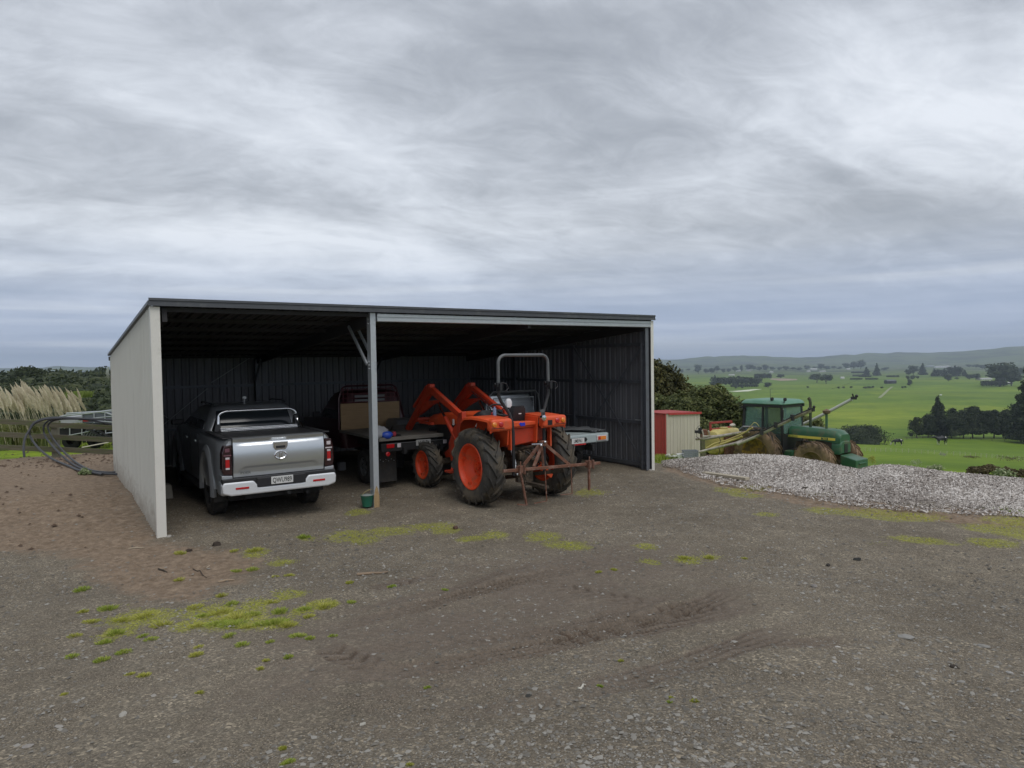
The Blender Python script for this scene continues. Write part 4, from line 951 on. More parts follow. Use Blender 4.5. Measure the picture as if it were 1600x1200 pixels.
        def sect(p, hh, dy, dz): return [(p[0]-.05, p[1]-dy*hh, p[2]-dz*hh), (p[0]+.05, p[1]-dy*hh, p[2]-dz*hh), (p[0]+.05, p[1]+dy*hh, p[2]+dz*hh), (p[0]-.05, p[1]+dy*hh, p[2]+dz*hh)]
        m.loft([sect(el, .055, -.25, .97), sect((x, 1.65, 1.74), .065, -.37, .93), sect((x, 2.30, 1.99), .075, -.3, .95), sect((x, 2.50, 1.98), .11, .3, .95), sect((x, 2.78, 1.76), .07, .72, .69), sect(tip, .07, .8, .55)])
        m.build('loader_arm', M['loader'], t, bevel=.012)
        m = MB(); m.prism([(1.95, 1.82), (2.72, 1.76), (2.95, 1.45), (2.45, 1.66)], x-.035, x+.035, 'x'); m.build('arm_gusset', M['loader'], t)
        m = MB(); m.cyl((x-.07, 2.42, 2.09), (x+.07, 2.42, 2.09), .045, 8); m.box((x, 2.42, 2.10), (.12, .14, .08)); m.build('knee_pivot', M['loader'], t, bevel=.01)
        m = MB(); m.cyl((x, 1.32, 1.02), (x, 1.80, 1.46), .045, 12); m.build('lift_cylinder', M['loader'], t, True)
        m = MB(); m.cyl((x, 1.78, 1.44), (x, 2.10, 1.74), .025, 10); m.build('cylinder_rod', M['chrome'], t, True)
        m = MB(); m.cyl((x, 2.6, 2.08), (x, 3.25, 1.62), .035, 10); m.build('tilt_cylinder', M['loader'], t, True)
        m = MB(); m.tube([(x-s*.07, 1.25, 1.56), (x-s*.07, 1.8, 1.78), (x-s*.07, 2.3, 1.96)], .010, 6); m.build('hydraulic_hose', M['black'], t, True)
        m = MB(); m.box((x*.90, 1.55, 1.38), (.02, .05, .12)); m.build('warning_label', M['plate'], t)
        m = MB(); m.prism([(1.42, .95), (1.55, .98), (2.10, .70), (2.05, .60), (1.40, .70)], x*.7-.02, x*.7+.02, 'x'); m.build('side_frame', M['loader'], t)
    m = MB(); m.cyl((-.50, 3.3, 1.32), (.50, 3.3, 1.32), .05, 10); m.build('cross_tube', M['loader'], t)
    m = MB(); bp = [(y-.62, z-.1) for y, z in [(4.25, 1.30), (4.10, .85), (4.20, .52), (4.55, .42), (4.95, .46), (4.95, .50), (4.56, .47), (4.25, .56), (4.16, .86), (4.30, 1.27)]]
    m.prism(bp, -.85, .85, 'x')
    for s in (-1, 1): m.prism([(y-.62, z-.1) for y, z in [(4.25, 1.30), (4.10, .85), (4.20, .52), (4.55, .42), (4.95, .46), (4.6, 1.0)]], s*.85-.01, s*.85+.01, 'x')
    m.build('bucket', mat('shade_dark_bucket_steel', (.05, .045, .04), .7, .3, var=.3), t)  # bucket coloured dark so it sinks into the shed's shade
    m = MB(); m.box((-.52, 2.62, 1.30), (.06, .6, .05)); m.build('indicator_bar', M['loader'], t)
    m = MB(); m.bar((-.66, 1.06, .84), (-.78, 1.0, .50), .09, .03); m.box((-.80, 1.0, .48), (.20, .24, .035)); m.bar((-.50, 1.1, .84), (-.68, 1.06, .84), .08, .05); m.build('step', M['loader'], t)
    return t
orange_tractor()
def LT(lx, ly, z): return SW(5.92+lx, -.87+ly, z)
# rusty tool bar carried on the linkage
tb = thing('tool_bar', 'rusty tool bar with triangular mast and one tine on the back of the orange tractor', 'implement', LT(-.22, -1.10, 0), TH)
m = MB(); m.bar((-.76, 0, .755), (1.36, 0, .695), .05, .05); m.build('cross_bar', M['rust'], tb, bevel=.006)
for a, c in (((-.12, .02, .76), (.15, .12, 1.13)), ((.66, .02, .73), (.19, .12, 1.13)), ((-.16, .25, .78), (.14, .18, 1.12)), ((.26, .25, .66), (.17, .18, 1.12))):
    m = MB(); m.bar(a, c, .035, .055); m.build('mast_leg', M['rust'], tb, bevel=.004)
m = MB(); m.box((.17, .13, 1.14), (.12, .10, .09)); m.build('mast_head', M['rust'], tb, bevel=.01)
m = MB(); m.ball((.16, .06, 1.17), .024, 8); m.ball((.06, .04, 1.12), .024, 8); m.cyl((-.02, .2, 1.13), (.1, .05, 1.14), .014, 8); m.build('hitch_pin', M['chrome'], tb, True)
for x, z in ((-.42, .75), (1.10, .70)):
    m = MB(); m.box((x, 0, z), (.11, .10, .12)); m.box((x-.045, -.06, z), (.02, .06, .16)); m.box((x+.045, -.06, z), (.02, .06, .16)); m.cyl((x, -.02, z+.06), (x, -.02, z+.14), .012, 6); m.build('clamp', M['rust'], tb, bevel=.006)
m = MB(); m.bar((1.10, 0, .70), (1.10, .0, .22), .045, .035); m.build('tine', M['rust'], tb, bevel=.004)
m = MB(); m.bar((-.42, 0, .75), (-.28, .02, .12), .030, .03); m.bar((-.28, .02, .12), (-.42, .10, .14), .02, .02); m.build('stand', M['rust'], tb)
m = MB(); m.bar((.12, .02, .74), (.15, .02, .14), .014, .014); m.bar((.15, .02, .14), (-.12, .02, .13), .014, .014); m.build('stand', M['rust'], tb)
m = MB(); m.bar((.70, .02, .72), (.72, .02, .20), .014, .014); m.bar((.72, .02, .20), (.52, .1, .19), .014, .014); m.build('stand', M['rust'], tb)
m = MB()
for k in range(9): m.lathe([(-.012, .016), (0, .024), (.012, .016)], 8, 'x' if k % 2 else 'y', (-.30+.012*math.sin(k*2), .03, .66-.045*k))
m.build('chain', M['oily'], tb)
for x in (-.40, .40): m = MB(); m.cyl((x-.06, .08, .70), (x+.06, .08, .70), .022, 8); m.build('lower_pin', M['rust'], tb)

def flatbed(name, label, loc, bodym, deckm, kind):
    u = thing(name, label, 'flatbed truck', loc, TH)     # origin: ground under the middle of the rear edge of the deck; y forward
    W_, Ld = (.94, 2.35) if kind == 0 else (.90, 2.45); zt = .90 if kind == 0 else .93
    if kind == 0:
        m = MB(); m.box((0, Ld/2, zt-.03), (W_*2, Ld, .06)); m.build('deck', deckm, u, bevel=.01)
        m = MB(); m.box((0, -.01, zt-.03), (W_*2+.02, .03, .075)); m.build('deck_edge', M['deckwood'], u, bevel=.006)
        m = MB(); m.box((0, -.005, zt-.20), (W_*2-.05, .05, .17)); vl = m.build('rear_valance', M['dark'], u, bevel=.008)
        m = MB(); m.box((.1, -.035, zt-.125), (W_*2-.1, .02, .012)); m.build('valance_trim', M['greymetal'], vl)
        for s in (-1, 1):
            m = MB(); m.box((s*.72, -.038, zt-.17), (.17, .02, .085)); m.build('tail_lamp', M['lens_red'], u, bevel=.006)
            m = MB(); m.box((s*.53, -.038, zt-.17), (.08, .02, .085)); m.build('reverse_lamp', M['lens_white'], u, bevel=.006)
            m = MB(); m.box((s*.66, .30, .38), (.42, .02, .50)); mf = m.build('mud_flap', M['rubber'], u)
            m = MB()
            for k in range(6): m.cyl((s*.66-.15+.06*k, .285, .42-.035*(k % 2)), (s*.66-.15+.06*k, .27, .42-.035*(k % 2)), .008, 6)
            m.build('bolt', M['galv'], mf)['kind'] = 'stuff'
        m = MB(); m.lathe([(-.05, .004), (-.05, .025)], 16, 'y', (-.78, 0, .57)); m.lathe([(-.056, .026), (-.05, .045), (-.03, .046)], 16, 'y', (-.78, 0, .57)); m.build('round_reflector', M['lens_red'], u, True)
        plate(u, 'HUR 71', (.02, -.05, zt-.15), w=.34, h=.12, bg=mat('dim_plate', (.34, .34, .33), .6))
        # headboard: plywood below, tube rack above
        hx = .78; hc = -.18
        m = MB(); m.box((hc, Ld-.06, zt+.30), (1.46, .03, .60)); m.build('headboard', M['ply'], u, bevel=.004)
        m = MB()
        m.tube([(hc-.76, Ld-.02, zt), (hc-.75, Ld-.02, zt+.72), (hc-.66, Ld, zt+.95), (hc-.58, Ld, zt+1.0), (hc+.58, Ld, zt+1.0), (hc+.66, Ld, zt+.95), (hc+.75, Ld-.02, zt+.72), (hc+.76, Ld-.02, zt)], .022, 8)
        m.build('rack_hoop', M['maroon'], u, True)
        for z in (.62, .72, .82, .92): m = MB(); m.cyl((hc-.70, Ld-.01, zt+z), (hc+.70, Ld-.01, zt+z), .010, 6); m.build('rack_bar', mat('dull_red_mesh', (.09, .015, .02), .5) if z == .62 else bpy.data.materials['dull_red_mesh'], u)
        for s in (-1, 1):
            for k in range(3): m = MB(); m.cyl((hc+s*(.42+.11*k), Ld-.01, zt+.62), (hc+s*(.42+.11*k), Ld-.01, zt+.96), .009, 6); m.build('rack_bar', bpy.data.materials['dull_red_mesh'], u)
        for z in (.66, .75): m = MB(); m.box((hc, Ld-.03, zt+z), (.74, .02, .05)); m.build('louvre', M['greymetal'], u)
    else:
        # boards run across the deck with open gaps
        nb = 9
        for k in range(nb):
            m = MB(); m.box((0, .10+k*Ld/nb, zt-.02), (W_*2, Ld/nb-.035, .04)); m.build('deck_board', deckm, u, bevel=.006)
        m = MB(); m.box((-.5, Ld/2, zt-.09), (.08, Ld, .10)); m.box((.5, Ld/2, zt-.09), (.08, Ld, .10)); m.build('deck_bearer', M['greymetal'], u)
        m = MB(); m.box((0, -.045, zt-.10), (W_*2, .05, .20)); vl = m.build('rear_valance', deckm, u, bevel=.03, seg=3)
        m = MB(); m.prism([(-.46, zt-.155), (-.49, zt-.11), (-.46, zt-.06), (.22, zt-.06), (.26, zt-.11), (.22, zt-.155)], -.078, -.06, 'y'); m.build('plate_recess', M['ink'], vl)
        for s in (-1, 1):
            m = MB(); m.box((s*.68, -.078, zt-.105), (.30, .022, .125)); lp = m.build('tail_lamp', M['lens_white'], vl, bevel=.03)
            m = MB(); m.box((s*.68, -.090, zt-.105), (.24, .012, .085)); m.build('amber_lens', M['lens_orange'], lp, bevel=.012)
            m = MB(); m.box((s*.60, -.092, zt-.105), (.07, .012, .08)); m.build('red_lens', M['lens_red'], lp, bevel=.012)
        plate(u, 'LMB961', (-.02, -.088, zt-.125), w=.36, h=.12)
        m = MB(); m.box((.0, -.075, zt-.205), (.42, .02, .03)); m.build('plate_lamp_strip', M['lens_red'], vl)
        # window guard behind the cab
        m = MB(); m.tube([(-.80, Ld, zt), (-.78, Ld, zt+.55), (-.74, Ld, zt+.78), (-.64, Ld, zt+.87), (.64, Ld, zt+.87), (.74, Ld, zt+.78), (.78, Ld, zt+.55), (.80, Ld, zt)], .024, 8); m.build('rack_hoop', M['greymetal'], u, True)
        m = MB(); m.tube([(-.62, Ld+.02, zt+.18), (-.60, Ld+.02, zt+.72), (.60, Ld+.02, zt+.72), (.62, Ld+.02, zt+.18), (-.62, Ld+.02, zt+.18)], .018, 8); m.build('window_guard', M['galv'], u, True)
        for z in (.32, .46, .60): m = MB(); m.cyl((-.60, Ld+.02, zt+z), (.60, Ld+.02, zt+z), .007, 6); m.build('guard_bar', M['galv'], u)
        m = MB(); m.box((0, Ld-.02, zt+.08), (1.6, .03, .16)); m.build('headboard', M['greymetal'], u)
    # chassis and wheels
    m = MB()
    for s in (-1, 1): m.box((s*.42, 2.2, .62), (.07, 4.6, .14))
    m.cyl((-.68, 1.15, .40), (.68, 1.15, .40), .05, 10); m.ball((0, 1.15, .40), .16, 10); m.box((0, 2.6, .45), (.5, 1.2, .25)); m.box((0, .2, .60), (.9, .07, .12)); m.cyl((.12, -.04, .52), (.12, .2, .56), .03, 8); m.cyl((-.55, .8, .48), (-.55, 2.0, .46), .035, 8)
    m.build('chassis', M['dark'], u)
    for s in (-1, 1):
        for y in (1.15, 4.15): road_wheel(u, s*.74, y, .36, .20, .22, s, M['greymetal'])
    # cab and bonnet
    y0 = Ld+.10
    m = MB(); m.loft([rrect(.82, y0, y0+2.9, .45, .15), rrect(.86, y0, y0+3.0, .7, .15), rrect(.85, y0, y0+2.95, 1.02, .18), rrect(.82, y0+.02, y0+1.85, 1.10, .12), rrect(.76, y0+.06, y0+1.25, 1.45, .14), rrect(.69, y0+.12, y0+1.0, 1.70, .16), rrect(.58, y0+.22, y0+.9, 1.77, .2)])
    cb = m.build('cab', bodym, u, True)
    c = MB()
    for s in (-1, 1): c.cyl((s*.55, 4.15, .38), (s*1.2, 4.15, .38), .43, 24)
    bool_cut(cb, c)
    m = MB(); m.add([(-.62, y0+.02, 1.12), (.62, y0+.02, 1.12), (.56, y0+.105, 1.62), (-.56, y0+.105, 1.62), (-.62, y0+.08, 1.12), (.62, y0+.08, 1.12), (.56, y0+.16, 1.62), (-.56, y0+.16, 1.62)], [(0, 1, 2, 3), (7, 6, 5, 4), (0, 3, 7, 4), (1, 5, 6, 2), (3, 2, 6, 7), (0, 4, 5, 1)]); m.build('rear_window', mat('dull_dark_glass', (.014, .015, .017), .45, spec=.25), u)  # rear glass kept dark and dull so it mirrors little sky
    for s in (-1, 1):
        m = MB(); xo = lambda z: s*(.838-(z-1.1)*.25); q = ((y0+.15, 1.12), (y0+1.5, 1.12), (y0+1.02, 1.62), (y0+.2, 1.62))
        m.add([(xo(z), y, z) for y, z in q]+[(xo(z)-s*.05, y, z) for y, z in q], [(0, 1, 2, 3), (7, 6, 5, 4), (0, 4, 5, 1), (1, 5, 6, 2), (2, 6, 7, 3), (3, 7, 4, 0)]); m.build('side_window', M['glass'], u)
        m = MB(); m.box((s*.98, y0+1.35, 1.18), (.18, .08, .15)); m.bar((s*.82, y0+1.35, 1.12), (s*.92, y0+1.35, 1.14), .04, .04); m.build('wing_mirror', M['black'] if kind == 0 else M['white'], u, bevel=.02)
    return u
FB = SW(5.13, 1.45)
fb1 = flatbed('flatbed_ute', 'dark maroon flatbed ute with a plywood headboard parked behind the middle post', FB, M['maroon'], M['deckwood'], 0)
fb2 = flatbed('flatbed_ute', 'silver-grey flatbed ute with pale deck boards parked against the right-hand wall of the shed', SW(8.42, .38), M['silver'], M['alu'], 1)
remap_children(fb1, lambda p: Vector((p.x, p.y, p.z+.18 if p.z > .3 else p.z)))
remap_children(fb2, lambda p: Vector((p.x, p.y, p.z+.07*max(0, p.z-1.2))))
def FP(x, y, z): return SW(5.13+x, 1.45+y, z+.18)
# things on the maroon ute's deck
m = MB()
def lump(m, c, r, sc, seed, amp=.35, n=10):
    b = len(m.v); m.ball(c, r, n, sc)
    for i in range(b, len(m.v)):
        p = Vector(m.v[i]); d = p-Vector(c); k = 1+amp*(vnoise(np.array([p.x*9+seed]), np.array([p.y*9+p.z*7]), seed)[0])*2
        m.v[i] = tuple(Vector(c)+d*k)
lump(m, (0, 0, .10), .16, (1.2, .9, .8), 3); o = m.build('rag_bundle', M['tarp'], None, True, loc=FP(-.93, .12, .90), rot=(0, 0, TH)); o.active_material = mat('grey_cloth', (.30, .31, .32), .8); tag(o, 'crumpled pale grey cloth on the rear corner of the maroon flatbed, by the middle post', 'cloth')
m = MB(); lump(m, (0, 0, .05), .10, (1.3, .7, .7), 8); o = m.build('plastic_bag', mat('blue_plastic', (.02, .07, .42), .35, var=.3), None, True, loc=FP(-.76, -.0, .89), rot=(0, 0, TH)); tag(o, 'small bright blue and white plastic bag on the maroon flatbed beside the post', 'bag')
m = MB(); lump(m, (0, 0, .06), .07, (.8, .8, 1.1), 9); o = m.build('red_rag', mat('red_cloth', (.30, .03, .05), .8), None, True, loc=FP(-.60, .03, .90), rot=(0, 0, TH)); tag(o, 'small red rag beside the blue bag on the maroon flatbed', 'rag')
m = MB(); m.loft([rrect(.28, 0, .8, 0, .05), rrect(.26, .1, .78, .16, .05), rrect(.22, .2, .74, .22, .05)]); o = m.build('toolbox', M['greymetal'], None, True, loc=FP(.36, 1.30, .902), rot=(0, 0, TH)); tag(o, 'low dark box lying against the plywood headboard of the maroon flatbed', 'box')
m = MB(); m.lathe([(0, .004), (.0, .11), (.02, .12), (.035, .10), (.035, .004)], 18); o = m.build('rope_coil', M['black'], None, True, loc=FP(-.52, .14, .902)); tag(o, 'small dark coil lying on the rear edge of the maroon flatbed', 'rope')
# crumpled sheet on the silver flatbed
def tarp():
    nx, ny = 46, 34; vs = []
    for j in range(ny+1):
        for i in range(nx+1):
            u, v = i/nx, j/ny; lf = .50-.95*v+.10*math.sin(v*9); x = lf+(.90-lf)*u; y = .06+1.5*v
            z = .012+.055*abs(vnoise(np.array([u*7]), np.array([v*5]), 91)[0])*2+.05*abs(vnoise(np.array([u*15+v*6]), np.array([v*11-u*4]), 92)[0])
            z += .03*math.sin(PI*min(1, v*1.5))
            if u > .96: z -= (u-.96)*1.6; x = .90+.012
            vs.append((x, y, z))
    m = MB(); m.add(vs, [(j*(nx+1)+i, j*(nx+1)+i+1, (j+1)*(nx+1)+i+1, (j+1)*(nx+1)+i) for j in range(ny) for i in range(nx)])
    o = m.build('crumpled_sheet', M['tarp'], None, True, loc=SW(8.42, .38, .935), rot=(0, 0, TH)); s = o.modifiers.new('solid', 'SOLIDIFY'); s.thickness = .006
    tag(o, 'crumpled grey plastic sheet spread over the deck of the silver flatbed ute', 'tarpaulin')
tarp()
m = MB(); m.loft([rrect(.07, -.05, .05, 0, .03), rrect(.075, -.055, .055, .12, .03), rrect(.06, -.04, .04, .17, .03), rrect(.035, -.03, .03, .20, .02)]); o = m.build('plastic_container', M['white'], None, True, loc=LT(.17, .02, 1.60), rot=(0, 0, TH))
o.location = LT(.17, .45, 1.70); o.scale = (.85, .85, .85); tag(o, 'white plastic container between the steering wheel and seat of the orange tractor', 'container')
m = MB(); m.cyl((0, 0, 0), (0, 0, .17), .033, 12); m.cyl((0, 0, .17), (0, 0, .20), .014, 8); o = m.build('water_bottle', mat('pale_blue_bottle', (.25, .33, .5), .2), None, True, loc=LT(-.36, .12, 1.555)); tag(o, 'small pale blue bottle on the left mudguard of the orange tractor', 'bottle')
# small things on the shed floor
b = thing('bucket', 'small green bucket hanging its wire handle against the middle post of the shed', 'bucket', SW(3.36, .10, .03), TH)
m = MB(); m.lathe([(0, .004), (0, .085), (.20, .115), (.205, .122), (.195, .118), (.02, .08), (.02, .004)], 20); m.build('pail', mat('green_plastic', (.015, .12, .075), .5, var=.2, dirt=(.1, .1, .07), dscale=10, damt=.3), b, True)
m = MB(); m.tube([(-.115, 0, .19), (-.06, -.05, .27), (.03, -.06, .31), (.10, -.03, .30), (.115, 0, .2)], .004, 5); m.build('wire_handle', mat('yellowish_cord', (.4, .34, .15), .7), b)
m = MB(); m.lathe([(.195, .118), (.21, .09), (.225, .004)], 14); m.build('contents', mat('grey_rag', (.22, .25, .24), .9), b, True)
p_ = onz(534, 735); m = MB(); m.box((0, 0, .10), (.16, .15, .21)); o = m.build('box', mat('dull_white_box', (.30, .30, .31), .7), None, bevel=.01, loc=(p_.x, p_.y, 0), rot=(0, 0, TH)); tag(o, 'small pale box on the shed floor between the silver pickup and the middle post', 'box')
m = MB(); m.lathe([(0, .004), (0, .13), (.33, .15), (.34, .16), (.34, .004)], 18); o = m.build('white_pail', M['white'], None, True, loc=SW(.42, 3.9, 0)); tag(o, 'dim white pail standing at the far end of the left wall inside the shed', 'pail')
m = MB(); m.prism([(-.18, 0), (.18, 0), (.15, .30), (-.12, .34)], -.15, .15); o = m.build('sack', mat('pale_sack', (.35, .33, .28), .9), None, bevel=.04, loc=SW(.45, 3.3, 0), rot=(0, 0, TH)); tag(o, 'pale sack slumped on the floor beside the left shed wall', 'sack')
# ================================================================== VEGETATION KIT
M['manuka'] = leafmat('dark_olive_foliage', (.022, .031, .012), (.095, .115, .038), (.17, .18, .065))
M['tall_tree'] = leafmat('olive_brown_foliage', (.028, .030, .012), (.085, .085, .030), (.16, .14, .05))
M['bush'] = leafmat('native_bush_foliage', (.016, .025, .012), (.045, .062, .026), (.08, .095, .04))
M['conifer'] = leafmat('dark_conifer_foliage', (.014, .023, .013), (.046, .064, .032), (.08, .10, .05))
M['scrub'] = leafmat('dry_scrub', (.05, .04, .025), (.12, .10, .05), (.2, .17, .09))
M['farleaf'] = leafmat('paddock_tree_foliage', (.018, .030, .016), (.050, .070, .034), (.08, .10, .05), trans=.1)
M['bark'] = mat('tree_bark', (.07, .055, .042), .95, var=.3, bump=.5)
M['blade'] = leafmat('grass_blades', (.13, .21, .02), (.30, .39, .05), (.44, .46, .12), trans=.35)
M['blade_y'] = leafmat('yellow_green_moss_blades', (.21, .22, .03), (.38, .40, .06), (.52, .50, .14), trans=.3)
M['pampas_leaf'] = leafmat('pampas_leaves', (.12, .16, .05), (.27, .31, .11), (.42, .41, .19), trans=.3)
M['plume'] = leafmat('pampas_plume', (.50, .43, .30), (.68, .61, .46), (.78, .72, .58), trans=.3)
def leaves(rs, blobs, n, size, flat=.0, shell=.72):
    """leaf-sized quads through the outer volume of a set of ellipsoids (centre, radii)"""
    vol = np.array([b[1][0]*b[1][1]+b[1][1]*b[1][2]+b[1][0]*b[1][2] for b in blobs]); pk = rs.choice(len(blobs), n, p=vol/vol.sum())
    C_ = np.array([b[0] for b in blobs])[pk]; R_ = np.array([b[1] for b in blobs])[pk]
    d = rs.normal(size=(n, 3)); d /= np.linalg.norm(d, axis=1)[:, None]; d[:, 2] = np.where(d[:, 2] < -.35, -d[:, 2], d[:, 2])
    rad = shell+(1.06-shell)*rs.random(n)**.7; lump_ = 1+.16*np.sin(d[:, 0]*5+pk)*np.cos(d[:, 1]*6+pk*2)+.1*np.sin(d[:, 2]*9+pk)
    P = C_+d*R_*(rad*lump_)[:, None]
    nn = d*.7+rs.normal(size=(n, 3))*.75; nn[:, 2] += flat*1.5; nn /= np.linalg.norm(nn, axis=1)[:, None]
    t = np.cross(nn, rs.normal(size=(n, 3))); t /= np.linalg.norm(t, axis=1)[:, None]; b = np.cross(nn, t)
    s = size*(.6+.8*rs.random(n))[:, None]; 
    V = np.stack([P-t*s, P+b*s*.55-t*s*.1, P+t*s, P-b*s*.55+t*s*.1], 1).reshape(-1, 3)
    return V, np.arange(4*n).reshape(n, 4)
def core(blobs, k=.62):
    m = MB()
    for c, r in blobs: m.ball(c, 1., 6, (r[0]*k, r[1]*k, r[2]*k))
    # ball() scales about zero first, so centres stay right
    return m
def crown_blobs(rs, kind, h, w):
    B = []
    if kind == 'round':
        for k in range(9):
            a = rs.random()*2*PI; q = rs.random()**.6*w*.32; z = h*(.30+.54*rs.random()); s = w*(.17+.13*rs.random()); B.append(((q*math.cos(a), q*math.sin(a), z), (s, s, s*.75)))
        B.append(((0, 0, h*.56), (w*.34, w*.34, h*.32)))
    elif kind == 'dense':
        for k in range(16):
            a = rs.random()*2*PI; t = rs.random(); z = h*(.14+.74*t); q = rs.random()**.5*w*(.34-.20*t); s = w*(.14+.12*rs.random())*(1-.25*t); B.append(((q*math.cos(a), q*math.sin(a), z), (s, s, s*.8)))
        B.append(((0, 0, h*.45), (w*.34, w*.34, h*.42)))
    elif kind == 'spread':
        for k in range(13):
            a = rs.random()*2*PI; q = w*(.08+.34*rs.random()**.7); z = h*(.50+.34*rs.random())-q*.22; s = w*(.13+.08*rs.random()); B.append(((q*math.cos(a), q*math.sin(a), z), (s*1.25, s*1.25, s*.55)))
        B.append(((0, 0, h*.6), (w*.32, w*.32, h*.2)))
    elif kind == 'conifer':
        n = 16
        for k in range(n):
            t = k/(n-1); s = w*.46*(1-t*.90)*(.85+.3*rs.random())+w*.02; B.append(((w*.03*rs.normal(), w*.03*rs.normal(), h*(.07+.88*t)), (s, s, h*.075)))
            if k < 12: a = rs.random()*6.28; B.append(((s*.7*math.cos(a), s*.7*math.sin(a), h*(.07+.88*t)), (s*.5, s*.5, h*.05)))
    elif kind == 'hedge':
        for k in range(12): B.append((((-.5+(k+.5)/12)*w, rs.normal()*w*.03, h*.5), (w*.07, w*.10, h*(.42+.10*rs.random()))))
    zt = max(c[2]+r[2] for c, r in B); xt = max(abs(c[0])+r[0] for c, r in B)*2; kz, kx = h/zt, w/xt
    return [((c[0]*kx, c[1]*kx, c[2]*kz), (r[0]*kx, r[1]*kx, r[2]*kz)) for c, r in B]
def tree_parts(kind, h, w, n, leaf, lm, seed, name='tree', flat=0., trunk=True):
    rs = np.random.RandomState(seed); B = crown_blobs(rs, kind, h, w); V, F = leaves(rs, B, n, leaf, flat)
    c = core(B, .60); cv = np.array(c.v); 
    me = np_mesh('crown', V, F, [lm]); 
    # join the dense heart of the crown
    tri = [f for f in c.f]
    bm = bmesh.new(); bm.from_mesh(me); vv = [bm.verts.new(p) for p in c.v]
    for f in tri:
        try: bm.faces.new([vv[i] for i in f])
        except ValueError: pass
    bm.to_mesh(me); bm.free()
    tk = MB()
    if trunk:
        r = max(w*.022, h*.018); bd = rs.normal(size=2)*w*.03
        tk.tube([(0, 0, -h*.05), (bd[0]*.5, bd[1]*.5, h*.25), (bd[0], bd[1], h*.62)], [r*1.3, r, r*.5], 7)
        for k in range(6):
            b = B[int(rs.randint(len(B)))][0]; z0 = h*(.18+.3*rs.random()); tk.tube([(bd[0]*.5, bd[1]*.5, z0), (b[0]*.5, b[1]*.5, (z0+b[2])/2), b], [r*.6, r*.45, r*.2], 5)
    return me, (tk.mesh('trunk', M['bark'], True) if trunk else None)
def put_tree(meshes, name, label, cat, loc, sc=(1, 1, 1), rz=0, group=None):
    t = thing(name, label, cat, loc, rz, group); t.scale = sc
    link('crown', meshes[0], t)
    if meshes[1]: link('trunk', meshes[1], t)
    return t

# ================================================================== LEFT SIDE: fence, pipes, trailer, pampas, bush
M['postwood'] = mat('grey_split_post', (.21, .20, .15), .9, var=.25, scale=6, stretch=(1, 1, .3), dirt=(.12, .14, .06), dscale=4, damt=.3)
def fence_line_left():
    f = thing('rail_fence', 'weathered three-rail timber fence left of the shed', 'fence', (0, 0, 0))
    A = aty(87, 690, 21.6); A.z = 0; Bp = aty(-300, 690, 21.9); Bp.z = 0; Cp = aty(330, 690, 22.0); Cp.z = 0
    posts = [A, A+(Bp-A)*.36, A+(Bp-A)*.74, A+(Cp-A)*.58]
    for p in posts:
        z = Hs(p.x, p.y); m = MB(); m.box((0, 0, .47), (.20, .13, 1.42)); o = m.build('post', M['postwood'], f, bevel=.01, loc=(p.x, p.y, z), rot=(0, random.uniform(-.01, .01), random.uniform(-.1, .1)))
    for (yl, yr, px0, px1) in ((654.5, 664, -60, 87), (664, 673.5, 87, 330), (676, 683, -60, 87), (683, 691, 87, 330), (697, 702.5, -60, 87), (702, 710, 87, 330)):
        a = aty(px0, yl - (0 if px0 > 0 else .8), 21.48); c = aty(px1, yr if px1 < 100 else yr+3.5, 21.48)
        m = MB(); n = 6; L_ = (c-a).length
        rings = []
        for k in range(n+1):
            p = a+(c-a)*(k/n); e = random.uniform(-.006, .006)
            rings.append([p+Vector((0, -.02, -.078+e)), p+Vector((0, .02, -.078+e)), p+Vector((0, .02, .078+e)), p+Vector((0, -.02, .078+e))])
        m.loft(rings); m.build('rail', M['fencewood'], f)
fence_line_left()
def pipes():
    def coil(pts, r, label):
        m = MB(); pp = []
        for x, y, Y in pts:
            q = aty(x, y, Y)
            if q.z < gz(q.x, q.y)+.04:
                g_ = 0.
                for _ in range(3): q = onz(x, y, g_+.045); g_ = gz(q.x, q.y)
            pp.append(tuple(q))
        P = smooth_path(pp, 8); m.tube([Vector(p) for p in P], r, 8)
        o = m.build('poly_pipe', M['poly'], None, True); tag(o, label, 'pipe', 'coiled poly pipes beside the fence')
    coil([(184,737.5,18.0),(165,738,18.2),(140,734,18.6),(118,722,19.2),(97,703,20.2),(82,684,21.0),(75,668,21.1),(80,659,21.1),(95,655,21.1),(125,655,21.15),(160,660,21.2),(200,668,21.2)], .028, 'black poly pipe whose rightmost loop leans on the post of the timber fence')
    coil([(184,741,17.9),(150,739,18.2),(125,731,18.6),(105,719,19.3),(85,700,20.2),(71,682,21.0),(68,668,21.05),(74,658.5,21.05),(90,653.5,21.05),(112,654,21.1),(150,655,21.15),(215,658,21.2)], .028, 'black poly pipe forming the middle loop against the timber fence')
    coil([(160,741,17.9),(125,735,18.4),(105,727,18.8),(80,716,19.4),(60,700,20.2),(49,685,21.0),(46,674,21.05),(50,664,21.05),(60,657,21.05),(75,653,21.05),(95,652,21.1),(130,654,21.2),(200,657,21.2)], .030, 'thick grey poly pipe making the widest loop on the left of the fence')
    a = [(96,653.5,20.9),(72,655,20.9),(55,661,20.9),(46,672,20.8),(39,685,20.6),(37,700,20.4),(38,714,20.3)]
    coil(a, .032, 'grey poly pipe end bending down to the dirt, leftmost of the coils')
pipes()
